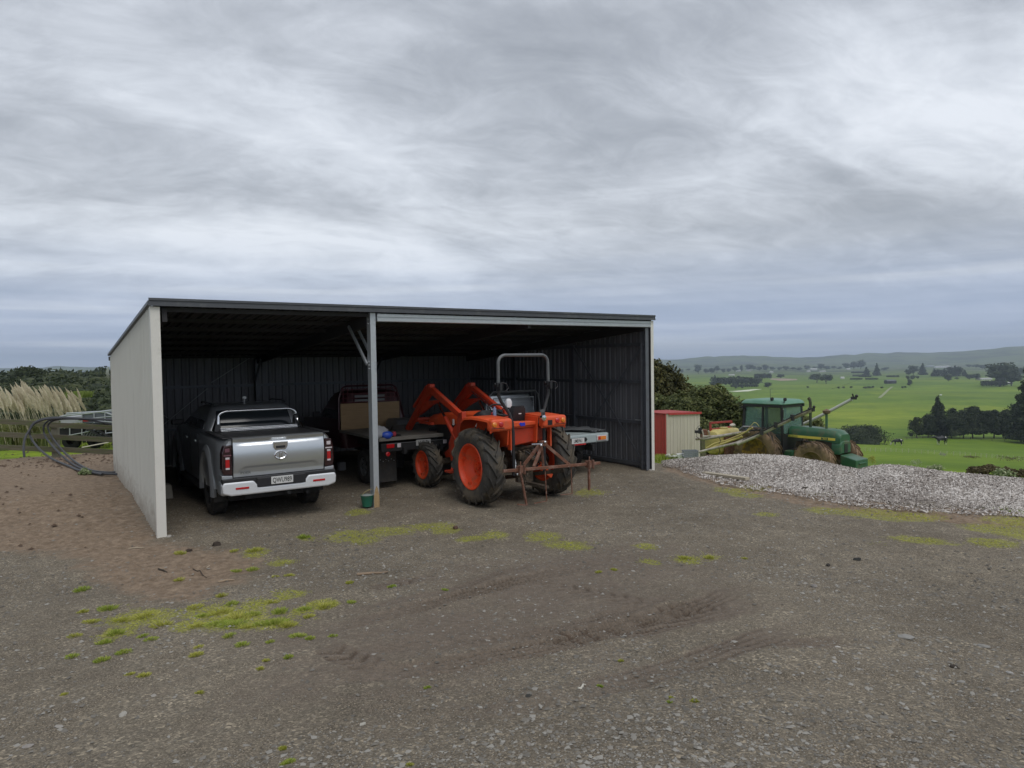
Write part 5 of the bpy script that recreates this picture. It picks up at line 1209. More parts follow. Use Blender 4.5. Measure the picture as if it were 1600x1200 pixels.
def trailer():
    Y = 25.5; p0 = aty(88, 690, Y); p1 = aty(215, 690, Y+.6); gx = p0.x; g = Hs(p0.x, Y)
    t = thing('farm_trailer', 'silver flat-deck trailer with tube frames behind the timber fence', 'trailer', (0, 0, 0))
    def P(x, y, dy=0): return aty(x, y, Y+dy)
    m = MB(); m.tube([P(88,662), P(88.5,656), P(92,652), P(104,649), P(140,645.5), P(180,640.5), P(230,634)], .035, 8); m.build('top_rail', M['galv'], t, True)
    m = MB(); m.tube([P(104,646), P(125,645), P(150,643.5), P(165,644.5), P(178,649), P(186,656), P(200,662)], .030, 8); m.tube([P(120,657), P(150,653), P(200,648)], .02, 6); m.tube([P(90,657,.1), P(140,657), P(180,660)], .02, 6); m.build('side_rail', M['galv'], t, True)
    m = MB(); m.add([P(96,653), P(128,650), P(128,660), P(94,662), P(98,651,1.6), P(130,648,1.6), P(130,657,1.6), P(98,659,1.6)], [(0,1,2,3),(7,6,5,4),(0,4,5,1),(1,5,6,2),(2,6,7,3),(3,7,4,0)]); m.build('deck_box', mat('pale_grey_box', (.36, .37, .39), .6), t)
    m = MB(); m.add([P(128,648), P(182,643), P(188,662), P(128,661), P(130,646,1.8), P(184,641,1.8), P(188,658,1.8), P(130,658,1.8)], [(0,1,2,3),(7,6,5,4),(0,4,5,1),(1,5,6,2),(2,6,7,3),(3,7,4,0)]); m.build('deck_side', mat('blue_grey_panel', (.12, .135, .155), .5, .2), t)
    for x in (128, 147, 164): m = MB(); m.cyl(P(x,644,-.06), P(x,661,-.06), .018, 6); m.build('stanchion', M['galv'], t)
    for x in (109, 128, 165): m = MB(); m.cyl(P(x,667,-.06), P(x,680,-.06), .018, 6); m.build('stanchion', M['galv'], t)
    m = MB(); m.tube([P(98,682,-.05), P(130,676,-.05), P(165,668,-.05)], .018, 6); m.tube([P(100,669,-.05), P(122,665,-.05)], .018, 6); m.tube([P(150,679,-.05), P(190,674,-.05)], .022, 6); m.build('lower_rail', M['galv'], t)
    m = MB(); m.add([P(92,664,.02), P(125,664,.02), P(128,683,.02), P(92,683,.02), P(94,662,1.5), P(127,662,1.5), P(128,680,1.5), P(94,680,1.5)], [(0,1,2,3),(7,6,5,4),(0,4,5,1),(1,5,6,2),(2,6,7,3),(3,7,4,0)]); m.add([P(128,664,.3), P(190,664,.3), P(190,680,.3), P(128,683,.3), P(128,662,1.5), P(190,662,1.5), P(190,680,1.5), P(128,680,1.5)], [(0,1,2,3),(7,6,5,4),(0,4,5,1),(1,5,6,2),(2,6,7,3),(3,7,4,0)]); m.build('underframe', M['dark'], t)
    m = MB()
    m.bar(P(131,666,-.1), P(166,686,-.1), .10, .07); m.bar(P(140,664,-.1), P(176,686,-.1), .10, .05); m.build('ramp', M['black'], t)
    for k in range(5): m = MB(); m.bar(P(130+4.5*k,681,-.02), P(136+4.5*k,671,-.02), .03, .05); m.build('ramp_cleat', M['greymetal'], t)
    m = MB(); m.bar(P(178,690,-.1), P(200,705,-.1), .12, .25); m.build('drawbar', M['dark'], t)
    w_ = P(112, 680, .6); m = MB(); m.lathe([(-.1, .14), (-.1, .28), (-.07, .33), (.07, .33), (.1, .28), (.1, .14), (.02, .06), (.02, .004)], 24, 'y'); m.build('wheel', M['rubber'], t, True, loc=(w_.x, w_.y, Hs(w_.x, w_.y)+.33))
    w_ = P(150, 680, .8); m = MB(); m.lathe([(-.1, .14), (-.1, .28), (-.07, .33), (.07, .33), (.1, .28), (.1, .14), (.02, .06), (.02, .004)], 24, 'y'); m.build('wheel', M['rubber'], t, True, loc=(w_.x, w_.y, Hs(w_.x, w_.y)+.33))
    c = P(97.5, 666.8, -.04); plate(t, 'K7312', tuple(c), 0, .26, .10)
    m = MB(); m.box(P(134, 657.5, -.05), (.2, .02, .04)); m.build('lamp', M['lens_red'], t)
trailer()
q = aty(128, 699, 24.0); q2 = aty(170, 691, 24.6); m = MB(); m.bar(q, q2, .05, .03); o = m.build('timber_batten', M['cream']); tag(o, 'pale yellowish batten lying on the grass behind the timber fence', 'timber')

def pampas(px, Y, wpx, n, seed, label, hpx0, hpx1, lean=-.28):
    rs = np.random.RandomState(seed); c = aty(px, 650, Y); gz_ = Hs(c.x, c.y); t = thing('pampas_grass', label, 'pampas grass', (c.x, c.y, gz_), 0, 'pampas clumps behind the fence')
    W_ = wpx*Y/FPX
    # leaves
    nb = 2600; V = []; F = []
    for i in range(nb):
        a = rs.random()*2*PI; L_ = rs.uniform(1.2, 2.35); out = rs.uniform(.25, .95)*W_*.62; x0, y0 = rs.normal()*W_*.16, rs.normal()*W_*.10
        w = .012; b = len(V); pxd, pyd = -math.sin(a), math.cos(a)
        for k in range(5):
            s = k/4; r = out*s**1.3; z = L_*(1.55*s-.95*s*s)*.92; ww = w*(1-s*.85)
            V += [(x0+r*math.cos(a)-pxd*ww, y0+r*math.sin(a)*.7-pyd*ww, z), (x0+r*math.cos(a)+pxd*ww, y0+r*math.sin(a)*.7+pyd*ww, z)]
        for k in range(4): F.append((b+2*k, b+2*k+1, b+2*k+3, b+2*k+2))
    link('leaves', np_mesh('leaves', V, F, [M['pampas_leaf']]), t)
    # plumes: each a stem with a dense brush of fine drooping strands
    protos = []
    for q in range(5):
        V = []; F = []; L_ = .85; ns = 300
        for i in range(ns):
            s = rs.random()**.85; z = s*L_; prof = .085*math.sin(PI*min(1, (s*.92+.10)))**.8*(1-s*.35); a = rs.random()*2*PI; l = rs.uniform(.09, .17)
            bend = -.10*s*s; x1, y1 = prof*math.cos(a)*rs.uniform(.5, 1.2), prof*math.sin(a)*rs.uniform(.5, 1.2); w = .006; b = len(V)
            V += [(bend, 0, z), (bend+x1*.8-w, y1*.8, z+l*.45), (bend+x1*1.1-.02, y1*1.1, z+l*.85), (bend+x1*.8+w, y1*.8+w, z+l*.4)]; F.append((b, b+1, b+2, b+3))
        b = len(V); V += [(-.006, 0, -1.3), (.006, 0, -1.3), (.004, 0, .7), (-.004, 0, .7), (0, -.006, -1.3), (0, .006, -1.3), (0, .004, .7), (0, -.004, .7)]; F += [(b, b+1, b+2, b+3), (b+4, b+5, b+6, b+7)]
        protos.append(np_mesh('plume', V, F, [M['plume']]))
    for i in range(n):
        u = rs.uniform(-.5, .5); x = u*W_; top = hpx0+(hpx1-hpx0)*(u+.5)+rs.uniform(-2, 18); z = CZ-(top-577)*Y/FPX-gz_-.95+ .0
        sc = rs.uniform(.75, 1.15); o = link('plume', protos[i % 5], t, (x, rs.normal()*.3, z+.85*(1-sc)), (rs.normal()*.10, lean+rs.normal()*.09, rs.uniform(-.6, .6))); o.scale = (sc, sc, sc)
    return t
pampas(100, 30.0, 56, 46, 1, 'broad clump of pale pampas plumes at the right, its plumes reaching highest near the shed', 596, 606)
pampas(58, 31.5, 46, 34, 2, 'middle clump of pampas grass with tall leaning plumes behind the timber fence', 588, 602)
pampas(28, 31.0, 44, 34, 3, 'dense clump of pampas grass left of the middle one, plumes at mixed heights', 596, 602)
pampas(-8, 30.0, 44, 30, 4, 'clump of pampas grass cut by the left edge of the photo', 590, 598)

# the bush-covered gully: one mass of crowns on the left, built as stuff
def bush_mass():
    rs = np.random.RandomState(5); VV = []; FF = []; off = 0; m = MB(); cnt = 0
    for Y, n, top, hh in ((60, 36, 618, 5), (75, 40, 606, 6), (95, 44, 598, 7.5), (125, 46, 588, 9), (165, 46, 582, 11), (215, 46, 577.5, 13), (290, 44, 575.5, 15), (380, 44, 574, 17)):
        for k in range(n):
            px = -420+(k+rs.random())*(760/n); tp = top+3.5+rs.normal()*1.5+2.2*math.sin(px*.045+Y)+(0 if px > 30 else 3)
            if px > 95 and Y < 90: tp += 2
            y = Y*(1+rs.normal()*.04); p = aty(px, tp, y); h = hh*(.85+.3*rs.random()); w = h*(.9+.5*rs.random())
            B = [((p.x+rs.normal()*w*.2, p.y+rs.normal()*w*.2, p.z-h*(.22+.3*rs.random())), (w*.34, w*.34, h*.26)) for _ in range(4)]+[((p.x, p.y, p.z-h*.3), (w*.36, w*.36, h*.28)), ((p.x, p.y, p.z-h*.75), (w*.42, w*.42, h*.4))]
            V, F = leaves(rs, B, 420 if Y < 130 else 230, .0036*y if Y > 100 else .24, .25); VV.append(V); FF.append(F+off); off += len(V)
            for c, r in B: m.ball(c, 1., 5, (r[0]*.8, r[1]*.8, r[2]*.8))
    me = np_mesh('bush', np.vstack(VV), np.vstack(FF), [M['bush']]); o = link('native_bush', me); tag(o, 'dark native bush filling the gully left of the shed up to the skyline', 'bush', kind='stuff')
    c = m.mesh('heart', M['bush']); bm = bmesh.new(); bm.from_mesh(me); bm.from_mesh(c); bm.to_mesh(me); bm.free()
bush_mass()
for px, tp, Y, w, sd, lb in ((37, 573, 170, 9, 61, 'small round-topped tree standing above the bush skyline at far left'), (47, 573.5, 175, 7, 62, 'second small tree on the bush skyline, just right of the first')):
    me = tree_parts('round', 7, w, 900, .32, M['bush'], sd); p = aty(px, tp, Y); put_tree(me, 'tree', lb, 'tree', (p.x, p.y, p.z-7))
# yellow-green toetoe showing against the bush
rs = np.random.RandomState(9); V = []; F = []
c = aty(124, 611, 42); 
for i in range(500):
    x, y = rs.uniform(-.42, .42), rs.normal()*.3; a = rs.uniform(-1.2, 1.2); L_ = rs.uniform(.25, .6); b = len(V); w = .02
    V += [(x-w, y, 0), (x+w, y, 0), (x+math.sin(a)*L_*.6+w, y, L_*.7), (x+math.sin(a)*L_*.6-w, y, L_*.7), (x+math.sin(a)*L_*1.1, y, L_*.75)]; F.append((b, b+1, b+2, b+3))
o = link('toetoe', np_mesh('toetoe', V, F, [leafmat('toetoe', (.14, .19, .04), (.26, .32, .09))]), None, (c.x, c.y, c.z-.4)); tag(o, 'lime-green grassy shrub showing against the dark bush left of the shed', 'shrub')

# ================================================================== RIGHT SIDE NEAR: trees, garden shed, rubbish, chip pile, weeds
def big_tree(px, top, Y, h, w, kind, n, leaf, lm, seed, label, flat=.6):
    p = aty(px, top, Y); me = tree_parts(kind, h, w, n, leaf, lm, seed, flat=flat); return put_tree(me, 'tree', label, 'tree', (p.x, p.y, p.z-h), rz=seed)
big_tree(1026, 558, 42, 8.4, 6.0, 'dense', 30000, .105, M['tall_tree'], 11, 'tall olive-brown tree rising right beside the corner of the open shed', .3)
big_tree(1000, 585, 46, 8, 7, 'round', 9000, .13, M['tall_tree'], 12, 'olive tree mostly hidden behind the right wall of the open shed', .3)
big_tree(1085, 604, 40, 6.2, 6.2, 'spread', 24000, .095, M['manuka'], 13, 'dark green layered tree behind the little red and cream shed')
big_tree(1052, 618, 38, 6.0, 5.0, 'spread', 18000, .095, M['manuka'], 14, 'dense dark tree low against the right wall of the open shed')
big_tree(1122, 630, 39, 5.4, 6.0, 'spread', 22000, .095, M['manuka'], 15, 'spreading dark tree between the cream shed and the green tractor cab')
big_tree(1155, 641, 44, 5.6, 5.4, 'spread', 16000, .10, M['manuka'], 16, 'dark tree directly behind the green tractor cab')
big_tree(1106, 652, 35.5, 3.6, 4.4, 'spread', 12000, .085, M['manuka'], 17, 'low dark shrub-like tree right behind the yellow sprayer tank')
big_tree(1256, 646, 60, 5.2, 4.2, 'round', 8000, .12, M['manuka'], 18, 'small dark tree seen between the tractor cab and its exhaust pipe')

def garden_shed():
    Y = 33.2; a = aty(1040, 712, Y-.9); g = Hs(a.x, a.y)-.02
    t = thing('garden_shed', 'small cream iron garden shed with red end wall and red roof edge', 'garden shed', (a.x, a.y, g), math.radians(12))
    h = 2.18; L_ = 1.75; D = 1.6; ra = math.radians(132)
    # right-hand (cream) wall along +x; left-hand (red) wall runs back and left
    dx, dy = math.cos(ra)*D, math.sin(ra)*D
    def wall(p, q, mm, nrib):
        m = MB(); pr = rib_profile((Vector(q)-Vector(p)).length, (Vector(q)-Vector(p)).length/nrib, .02); d = (Vector(q)-Vector(p)).normalized(); n = Vector((d.y, -d.x, 0)); vs = []
        for u, e in pr: b = Vector(p)+d*u+n*e; vs += [b, b+Vector((0, 0, h))]
        m.add(vs, [(2*k, 2*k+2, 2*k+3, 2*k+1) for k in range(len(pr)-1)]); m.build('wall', mm, t, fixn=False)
    wall((0, 0, 0), (L_, 0, 0), M['cream'], 10); wall((dx, dy, 0), (0, 0, 0), M['redpaint'], 5); wall((L_, 0, 0), (L_+dx, dy, 0), M['cream'], 8); wall((L_+dx, dy, 0), (dx, dy, 0), M['redpaint'], 9)
    m = MB(); m.add([(-.03, -.05, h), (L_+.05, -.05, h), (L_+.05+dx, dy+.05, h+.06), (dx-.05, dy+.05, h+.06), (-.03, -.05, h+.03), (L_+.05, -.05, h+.03), (L_+.05+dx, dy+.05, h+.09), (dx-.05, dy+.05, h+.09)], [(0, 1, 2, 3), (7, 6, 5, 4), (0, 4, 5, 1), (1, 5, 6, 2), (2, 6, 7, 3), (3, 7, 4, 0)]); m.build('roof', M['redpaint'], t)
    m = MB(); m.box((L_/2+.1, -.065, h+.0), (L_-.1, .04, .10)); m.build('barge_board', mat('bright_red_trim', (.45, .05, .05), .5), t)
    m = MB(); m.box((0, -.02, h/2), (.05, .03, h)); m.build('corner_trim', M['redpaint'], t)
garden_shed()
def lumps(name, label, cat, px, py, Y, sc, mm, seed, amp=.5):
    p = aty(px, py, Y); m = MB(); lump(m, (0, 0, 0), 1., sc, seed, amp, 12); o = m.build(name, mm, None, True, loc=p); tag(o, label, cat); return o
lumps('plastic_sheet', 'crumpled whitish plastic heap at the foot of the cream shed, leftmost of the rubbish', 'plastic', 1045, 712.5, 31.0, (.14, .12, .09), mat('dull_white_film', (.50, .50, .44), .6), 1)
lumps('plastic_sheet', 'second crumpled pale plastic lump beside the white bag by the cream shed', 'plastic', 1053, 713.5, 31.0, (.13, .12, .06), mat('pale_film', (.46, .47, .42), .6), 2)
p = aty(1063, 712.5, 30.6); m = MB(); m.prism([(-.19, .10), (.17, .13), (.15, -.13), (-.08, -.13)], -.06, .06); o = m.build('feed_bag', M['white'], None, bevel=.03, loc=p); tag(o, 'white plastic bag with faint grey print in front of the cream shed', 'bag')
cr = thing('plastic_crate', 'grey slatted plastic crate at the corner of the cream shed', 'crate', aty(1080, 715.5, 30.2))
m = MB(); m.box((0, .2, .015), (.62, .40, .03))
m.build('base', mat('grey_crate', (.22, .24, .27), .6, var=.1), cr)
for z in (.05, .13, .21, .29): m = MB(); m.box((0, 0, z), (.62, .02, .05)); m.box((0, .40, z), (.62, .02, .05)); m.box((-.31, .2, z), (.02, .40, .05)); m.box((.31, .2, z), (.02, .40, .05)); m.build('slat', bpy.data.materials['grey_crate'], cr)
for x in (-.30, -.1, .1, .30): m = MB(); m.box((x, -.012, .16), (.04, .02, .32)); m.build('upright', bpy.data.materials['grey_crate'], cr)
p, q = aty(1052, 718, 28.5), aty(1082, 721, 27); m = MB(); m.tube([p, p.lerp(q, .5)+Vector((0, 0, .05)), q], .035, 6); o = m.build('plastic_offcut', M['cream']); tag(o, 'long pale offcut lying in the dirt before the grey crate', 'offcut')
a_, c_ = onz(1100, 742.5, -.02), onz(1168, 752, .0); m = MB(); m.bar(a_+Vector((0, 0, .05)), c_+Vector((0, 0, .05)), .14, .06); o = m.build('timber_plank', mat('bleached_plank', (.42, .37, .28), .85, var=.2, stretch=(1, 1, 1)), None, bevel=.005); tag(o, 'bleached timber plank along the front foot of the wood chip pile', 'plank')
_p = aty(1099, 700, 31.5); m = MB(); m.box((_p.x, _p.y, _p.z), (.22, .18, 1.2)); o = m.build('gate_post', M['fencewood'], None, bevel=.01); tag(o, 'short thick weathered post between the cream shed and the sprayer', 'post')

# wood chip pile -----------------------------------------------------
RIDGE = [(1030, 722), (1050, 719), (1075, 717), (1110, 713.5), (1150, 711.5), (1190, 711.5), (1220, 713), (1255, 718), (1290, 724), (1320, 731), (1342, 735), (1362, 730), (1385, 727.5), (1415, 730), (1450, 735), (1480, 739.5), (1520, 743), (1560, 746.5), (1600, 750), (1680, 758), (1800, 772), (1960, 798)]
FRONT = [(1030, 723), (1060, 728), (1090, 737), (1130, 747), (1170, 754), (1210, 759), (1260, 767), (1300, 774), (1350, 781), (1400, 785), (1450, 788), (1500, 790.5), (1560, 793), (1600, 795), (1700, 806), (1960, 838)]
def chip_pile():
    ns, nt_ = 300, 60; V = np.zeros((ns+1, nt_+1, 3))
    for i in range(ns+1):
        px = 1034+(1930-1034)*i/ns; fy = np.interp(px, [a for a, _ in FRONT], [b for _, b in FRONT]); ry = np.interp(px, [a for a, _ in RIDGE], [b for _, b in RIDGE])
        f, _ = hit(px, fy); d = ray(px, ry); hd = Vector((d.x, d.y, 0)).normalized()
        dep = min(2.3, .5+(px-1034)/60); R0 = Vector((f.x, f.y, 0))+hd*dep; t = math.hypot(R0.x, R0.y)/math.hypot(d.x, d.y); rzv = CZ+d.z*t
        Bk = R0+hd*dep*1.15; bz = Hs(Bk.x, Bk.y)-.12; fz = f.z-.03
        for j in range(nt_+1):
            s = j/nt_
            if s < .5: q = s/.5; z = fz+(rzv-fz)*math.sin(q*PI/2)**.95; P = Vector((f.x, f.y, 0)).lerp(R0, q)
            else: q = (s-.5)/.5; z = bz+(rzv-bz)*(math.cos(q*PI)+1)/2; P = R0.lerp(Bk, q)
            V[i, j] = (P.x, P.y, z)
    X, Y = V[..., 0], V[..., 1]; s = np.linspace(0, 1, nt_+1)[None, :]; env = np.sin(PI*np.clip(s, 0, 1))
    V[..., 2] += env*(fbm(X*1.4, Y*1.4, 4, 101)*.060*np.where(s < .40, 1, .12)+fbm(X*5, Y*5, 3, 105)*.020*np.where(s < .4, 1, .4))
    idx = np.arange((ns+1)*(nt_+1)).reshape(ns+1, nt_+1); F = np.stack([idx[:-1, :-1], idx[1:, :-1], idx[1:, 1:], idx[:-1, 1:]], -1).reshape(-1, 4)
    chipm = leafmat('bleached_wood_chips', (.165, .14, .122), (.42, .38, .345), (.66, .62, .58), trans=0, rough=.9)
    base = mat('wood_chip_heap', (.27, .225, .195), .95, var=.35, scale=30, bump=1., bscale=45)
    root = tag(link('wood_chip_pile', np_mesh('pile', V.reshape(-1, 3), F, [base], True)), 'long low heap of bleached wood chips edging the yard on the right', 'wood chip pile')
    rs = np.random.RandomState(4); n = 80000; W_ = rs.random(n)**1.25; i = np.clip((W_*ns), 0, ns-1e-3); j = np.clip(rs.random(n)**1.1*nt_*.72, 0, nt_-1e-3)
    # a skirt of stray chips at the front
    i0, j0 = i.astype(int), j.astype(int); fi, fj = (i-i0)[:, None], (j-j0)[:, None]
    P = (V[i0, j0]*(1-fi)+V[i0+1, j0]*fi)*(1-fj)+(V[i0, j0+1]*(1-fi)+V[i0+1, j0+1]*fi)*fj
    nrm = np.cross(V[i0+1, j0]-V[i0, j0], V[i0, j0+1]-V[i0, j0]); nrm /= np.linalg.norm(nrm, axis=1)[:, None]+1e-9; nrm *= np.sign(nrm[:, 2:3])
    k = rs.random(n) < .07; sk = rs.random(n)*.9; dirs = P[:, :2]/np.linalg.norm(P[:, :2], axis=1)[:, None]
    fr = V[i0, 0]; P[k] = fr[k]; P[k, :2] -= dirs[k]*sk[k, None]**1.5; P[k, 2] = H(P[k, 0], P[k, 1])+.012; nrm[k] = (0, 0, 1)
    n_ = nrm+rs.normal(size=(n, 3))*.42; n_ /= np.linalg.norm(n_, axis=1)[:, None]
    t = np.cross(n_, rs.normal(size=(n, 3))); t /= np.linalg.norm(t, axis=1)[:, None]; b = np.cross(n_, t)
    L_ = (.011+.042*rs.random(n)**2.8)[:, None]; w = (.005+.010*rs.random(n))[:, None]; th = (.003+.005*rs.random(n))[:, None]; P = P+n_*th
    # wedge-shaped chips: 6 corners, 5 faces
    c6 = np.stack([P-t*L_-b*w, P-t*L_+b*w, P+t*L_*.9+b*w*.7, P+t*L_-b*w*.8, P-t*L_*.7+n_*th*2, P+t*L_*.8+n_*th*2], 1)
    base_i = (np.arange(n)*6)[:, None]; quads = np.concatenate([base_i+np.array([[0, 3, 5, 4]]), base_i+np.array([[1, 4, 5, 2]])], 0); 
    me = np_mesh('chips', c6.reshape(-1, 3), quads, [chipm]); o = link('wood_chips', me, root); o['kind'] = 'stuff'
chip_pile()
# ================================================================== GREEN TRACTOR AND SPRAYER
def green_tractor():
    hd = Vector((.58, -.81, 0)).normalized(); rt = Vector((hd.y, -hd.x, 0)); O_ = Vector((9.53, 25.45, 0)); rz = math.atan2(-hd.x, hd.y)
    zg = CZ-(675-561)*24.9/FPX-1.68
    t = thing('tractor', 'muddy green cab tractor with a yellow bonnet stripe parked behind the wood chip pile', 'tractor', (O_.x, O_.y, zg), rz)
    for s in (-1, 1): tractor_wheel(t, s*.86, 0, .90, .52, .46, s, 20, M['rubber_mud'], M['mudyellow'], .12, .05)
    for s in (-1, 1): tractor_wheel(t, s*.84, 2.42, .74, .40, .38, s, 18, M['rubber_mud'], M['rubber_mud'], .08, .04)
    G = M['jdgreen']
    m = MB(); m.box((0, .2, .85), (.55, 1.1, .5)); m.box((0, 1.4, .80), (.50, 1.6, .50)); m.cyl((-.7, 0, .84), (.7, 0, .84), .14, 12); m.cyl((-.7, 2.42, .64), (.7, 2.42, .64), .09, 12); m.box((0, 2.5, .66), (.36, .5, .3)); m.build('chassis', M['oily'], t, bevel=.02)
    m = MB(); m.box((0, 1.75, 1.15), (.44, 1.1, .42)); m.cyl((.26, 1.5, 1.10), (.26, 1.9, 1.10), .07, 10); m.box((.28, 1.3, 1.0), (.12, .2, .22)); m.cyl((.30, 1.62, 1.25), (.30, 1.62, 1.42), .05, 10)
    for k in range(5): m.tube([(.27, 1.15+.18*k, .95), (.33, 1.22+.18*k, 1.15), (.26, 1.30+.18*k, 1.38)], .014, 6)
    m.build('engine', M['oily'], t, bevel=.01)
    def hr(y, w, z0, z1): return [(-w, y, z0), (-w, y, z1-.16), (-w*.93, y, z1-.07), (-w*.7, y, z1), (w*.7, y, z1), (w*.93, y, z1-.07), (w, y, z1-.16), (w, y, z0)]
    m = MB(); m.loft([hr(.98, .34, 1.53, 1.88), hr(1.6, .35, 1.50, 1.885), hr(2.5, .35, 1.46, 1.86), hr(2.95, .345, 1.42, 1.82), hr(3.12, .31, 1.42, 1.70)]); hood = m.build('bonnet', G, t, True)
    for s in (-1, 1):
        m = MB(); m.box((s*.352, 1.98, 1.545), (.008, 1.93, .085)); st = m.build('stripe', M['jdyellow'], hood)
        m = MB(); m.box((s*.358, 1.16, 1.545), (.006, .44, .07)); m.box((s*.358, 2.52, 1.545), (.006, .28, .07)); m.build('stripe_panel', M['jdgreen'], st)
        text_obj('lettering', 'JOHN DEERE', .088, M['jdyellow'], st, (s*.363, 1.18, 1.545), (PI/2, 0, s*PI/2), .002, sx=.86)
        text_obj('lettering', '3050', .085, M['jdyellow'], st, (s*.363, 2.53, 1.545), (PI/2, 0, s*PI/2), .002)
    m = MB(); m.box((0, 2.55, 1.27), (.62, .9, .40)); m.build('radiator_side', mat('mud_splashed_panel', (.07, .055, .038), .9, var=.3, bump=.3), t, bevel=.02)
    m = MB(); m.loft([hr(2.80, .345, 1.05, 1.50), hr(3.10, .335, 1.05, 1.50), hr(3.15, .30, 1.10, 1.46)]); m.build('nose', G, t, True)
    for s in (-1, 1):
        m = MB(); m.lathe([(3.145, .004), (3.15, .055), (3.135, .068), (3.05, .06)], 14, 'y', (s*.20, 0, 1.24)); m.build('headlight', M['chrome'], t, True)
    m = MB(); m.box((0, 3.155, 1.24), (.20, .02, .30)); m.build('grille', M['black'], t)
    m = MB(); m.loft([[(-.36, 3.15, .62), (.36, 3.15, .62), (.36, 3.15, 1.05), (-.36, 3.15, 1.05)], [(-.38, 3.78, .60), (.38, 3.78, .60), (.38, 3.78, .92), (-.38, 3.78, .92)]]); m.box((0, 3.80, .80), (.44, .05, .06)); m.build('front_weight', G, t, bevel=.03)
    m = MB(); m.cyl((-.2, 3.7, .55), (.5, 3.85, .42), .02, 6); m.build('tow_pin', M['galv'], t)
    m = MB(); m.box((.36, .98, .86), (.40, .62, .36)); m.build('fuel_tank', G, t, bevel=.03)
    # exhaust and air intake
    m = MB(); m.tube([(.05, 1.72, 1.86), (.05, 1.72, 2.75)], .052, 12); m.tube([(.05, 1.72, 2.72), (.05, 1.69, 2.84), (.05, 1.64, 2.88)], [.05, .055, .06], 12); m.build('exhaust', mat('dark_green_exhaust', (.035, .055, .03), .7, var=.3, dirt=(.1, .06, .03), dscale=6, damt=.4), t, True)
    m = MB(); m.cyl((.05, 2.40, 1.84), (.05, 2.40, 2.38), .046, 12); m.build('intake_pipe', G, t, True)
    m = MB(); m.lathe([(2.36, .06), (2.39, .13), (2.46, .145), (2.48, .15), (2.49, .09), (2.52, .05), (2.54, .004)], 16, 'z', (.05, 2.40, 0)); m.build('intake_cap', M['rubber_mud'], t, True)
    # cab
    y0, y1, z0, z1 = -.72, .92, 1.02, 2.62
    F_ = M['black']
    def pil(a, c, w=.07): m = MB(); m.bar(a, c, w, w); m.build('cab_pillar', F_, t)
    for s in (-1, 1):
        pil((s*.70, y0, 1.60), (s*.66, y0+.05, z1), .09); pil((s*.72, .10, 1.5), (s*.68, .10, z1), .06); pil((s*.62, y1, .95), (s*.60, y1-.06, z1), .07)
        m = MB(); m.box((s*.68, .10, z1-.03), (.06, 1.66, .10)); m.box((s*.72, -.30, 1.58), (.05, .86, .07)); m.build('cab_rail', F_, t)
        m = MB(); m.add([(s*.70, y0+.04, 1.62), (s*.70, .08, 1.62), (s*.67, .08, z1-.06), (s*.665, y0+.08, z1-.06)]+[(s*.69, y0+.04, 1.62), (s*.69, .08, 1.62), (s*.66, .08, z1-.06), (s*.655, y0+.08, z1-.06)], [(0, 1, 2, 3), (7, 6, 5, 4)]); m.build('side_glass', M['cabglass'], t)
        m = MB(); m.add([(s*.71, .13, 1.60), (s*.63, y1-.02, 1.60), (s*.61, y1-.07, z1-.06), (s*.67, .13, z1-.06)]+[(s*.70, .13, 1.60), (s*.62, y1-.02, 1.60), (s*.60, y1-.07, z1-.06), (s*.66, .13, z1-.06)], [(0, 1, 2, 3), (7, 6, 5, 4)]); m.build('door_glass', M['cabglass_dark'], t)
        # lower door
        m = MB(); m.add([(s*.72, .12, 1.58), (s*.63, y1, 1.58), (s*.63, y1, .98), (s*.66, .62, .92)]+[(s*.69, .12, 1.58), (s*.60, y1, 1.58), (s*.60, y1, .98), (s*.63, .62, .92)], [(0, 1, 2, 3), (7, 6, 5, 4), (0, 4, 5, 1), (1, 5, 6, 2), (2, 6, 7, 3), (3, 7, 4, 0)]); dr = m.build('door', mat('dark_green_grey', (.035, .05, .05), .4), t)
        m = MB(); m.bar((s*.69, .68, 1.42), (s*.67, .70, .98), .01, .11); m.build('door_reflection_strip', mat('pale_reflection_panel', (.16, .20, .21), .2), dr)  # pale bar painted in as a reflection on the lower door
        # mudguard
        m = MB(); rg = []
        for k in range(10):
            a = math.radians(-5+150*k/9); r_ = .93; rg.append([(s*.66, r_*math.cos(a), .86+r_*math.sin(a)), (s*1.0, r_*math.cos(a), .86+r_*math.sin(a)), (s*1.0, (r_-.03)*math.cos(a), .86+(r_-.03)*math.sin(a)), (s*.66, (r_-.03)*math.cos(a), .86+(r_-.03)*math.sin(a))])
        m.loft(rg); m.build('mudguard', mat('black_mudguard', (.022, .022, .022), .6, dirt=(.1, .07, .045), dscale=3, damt=.4), t)
    m = MB(); m.add([(-.60, y1, 1.62), (.60, y1, 1.62), (.58, y1-.05, z1-.06), (-.58, y1-.05, z1-.06), (-.60, y1-.01, 1.62), (.60, y1-.01, 1.62), (.58, y1-.06, z1-.06), (-.58, y1-.06, z1-.06)], [(0, 1, 2, 3), (7, 6, 5, 4)]); m.build('windscreen', M['cabglass'], t)
    m = MB(); m.add([(-.66, y0, 1.62), (.66, y0, 1.62), (.62, y0+.05, z1-.06), (-.62, y0+.05, z1-.06), (-.66, y0+.01, 1.62), (.66, y0+.01, 1.62), (.62, y0+.06, z1-.06), (-.62, y0+.06, z1-.06)], [(0, 1, 2, 3), (7, 6, 5, 4)]); m.build('rear_glass', M['cabglass'], t)
    m = MB(); m.box((0, y0+.02, 1.28), (1.3, .06, .6)); m.box((0, y1-.02, 1.25), (1.15, .06, .66)); m.box((0, .1, 1.0), (1.2, 1.7, .08)); m.build('cab_body', F_, t, bevel=.01)
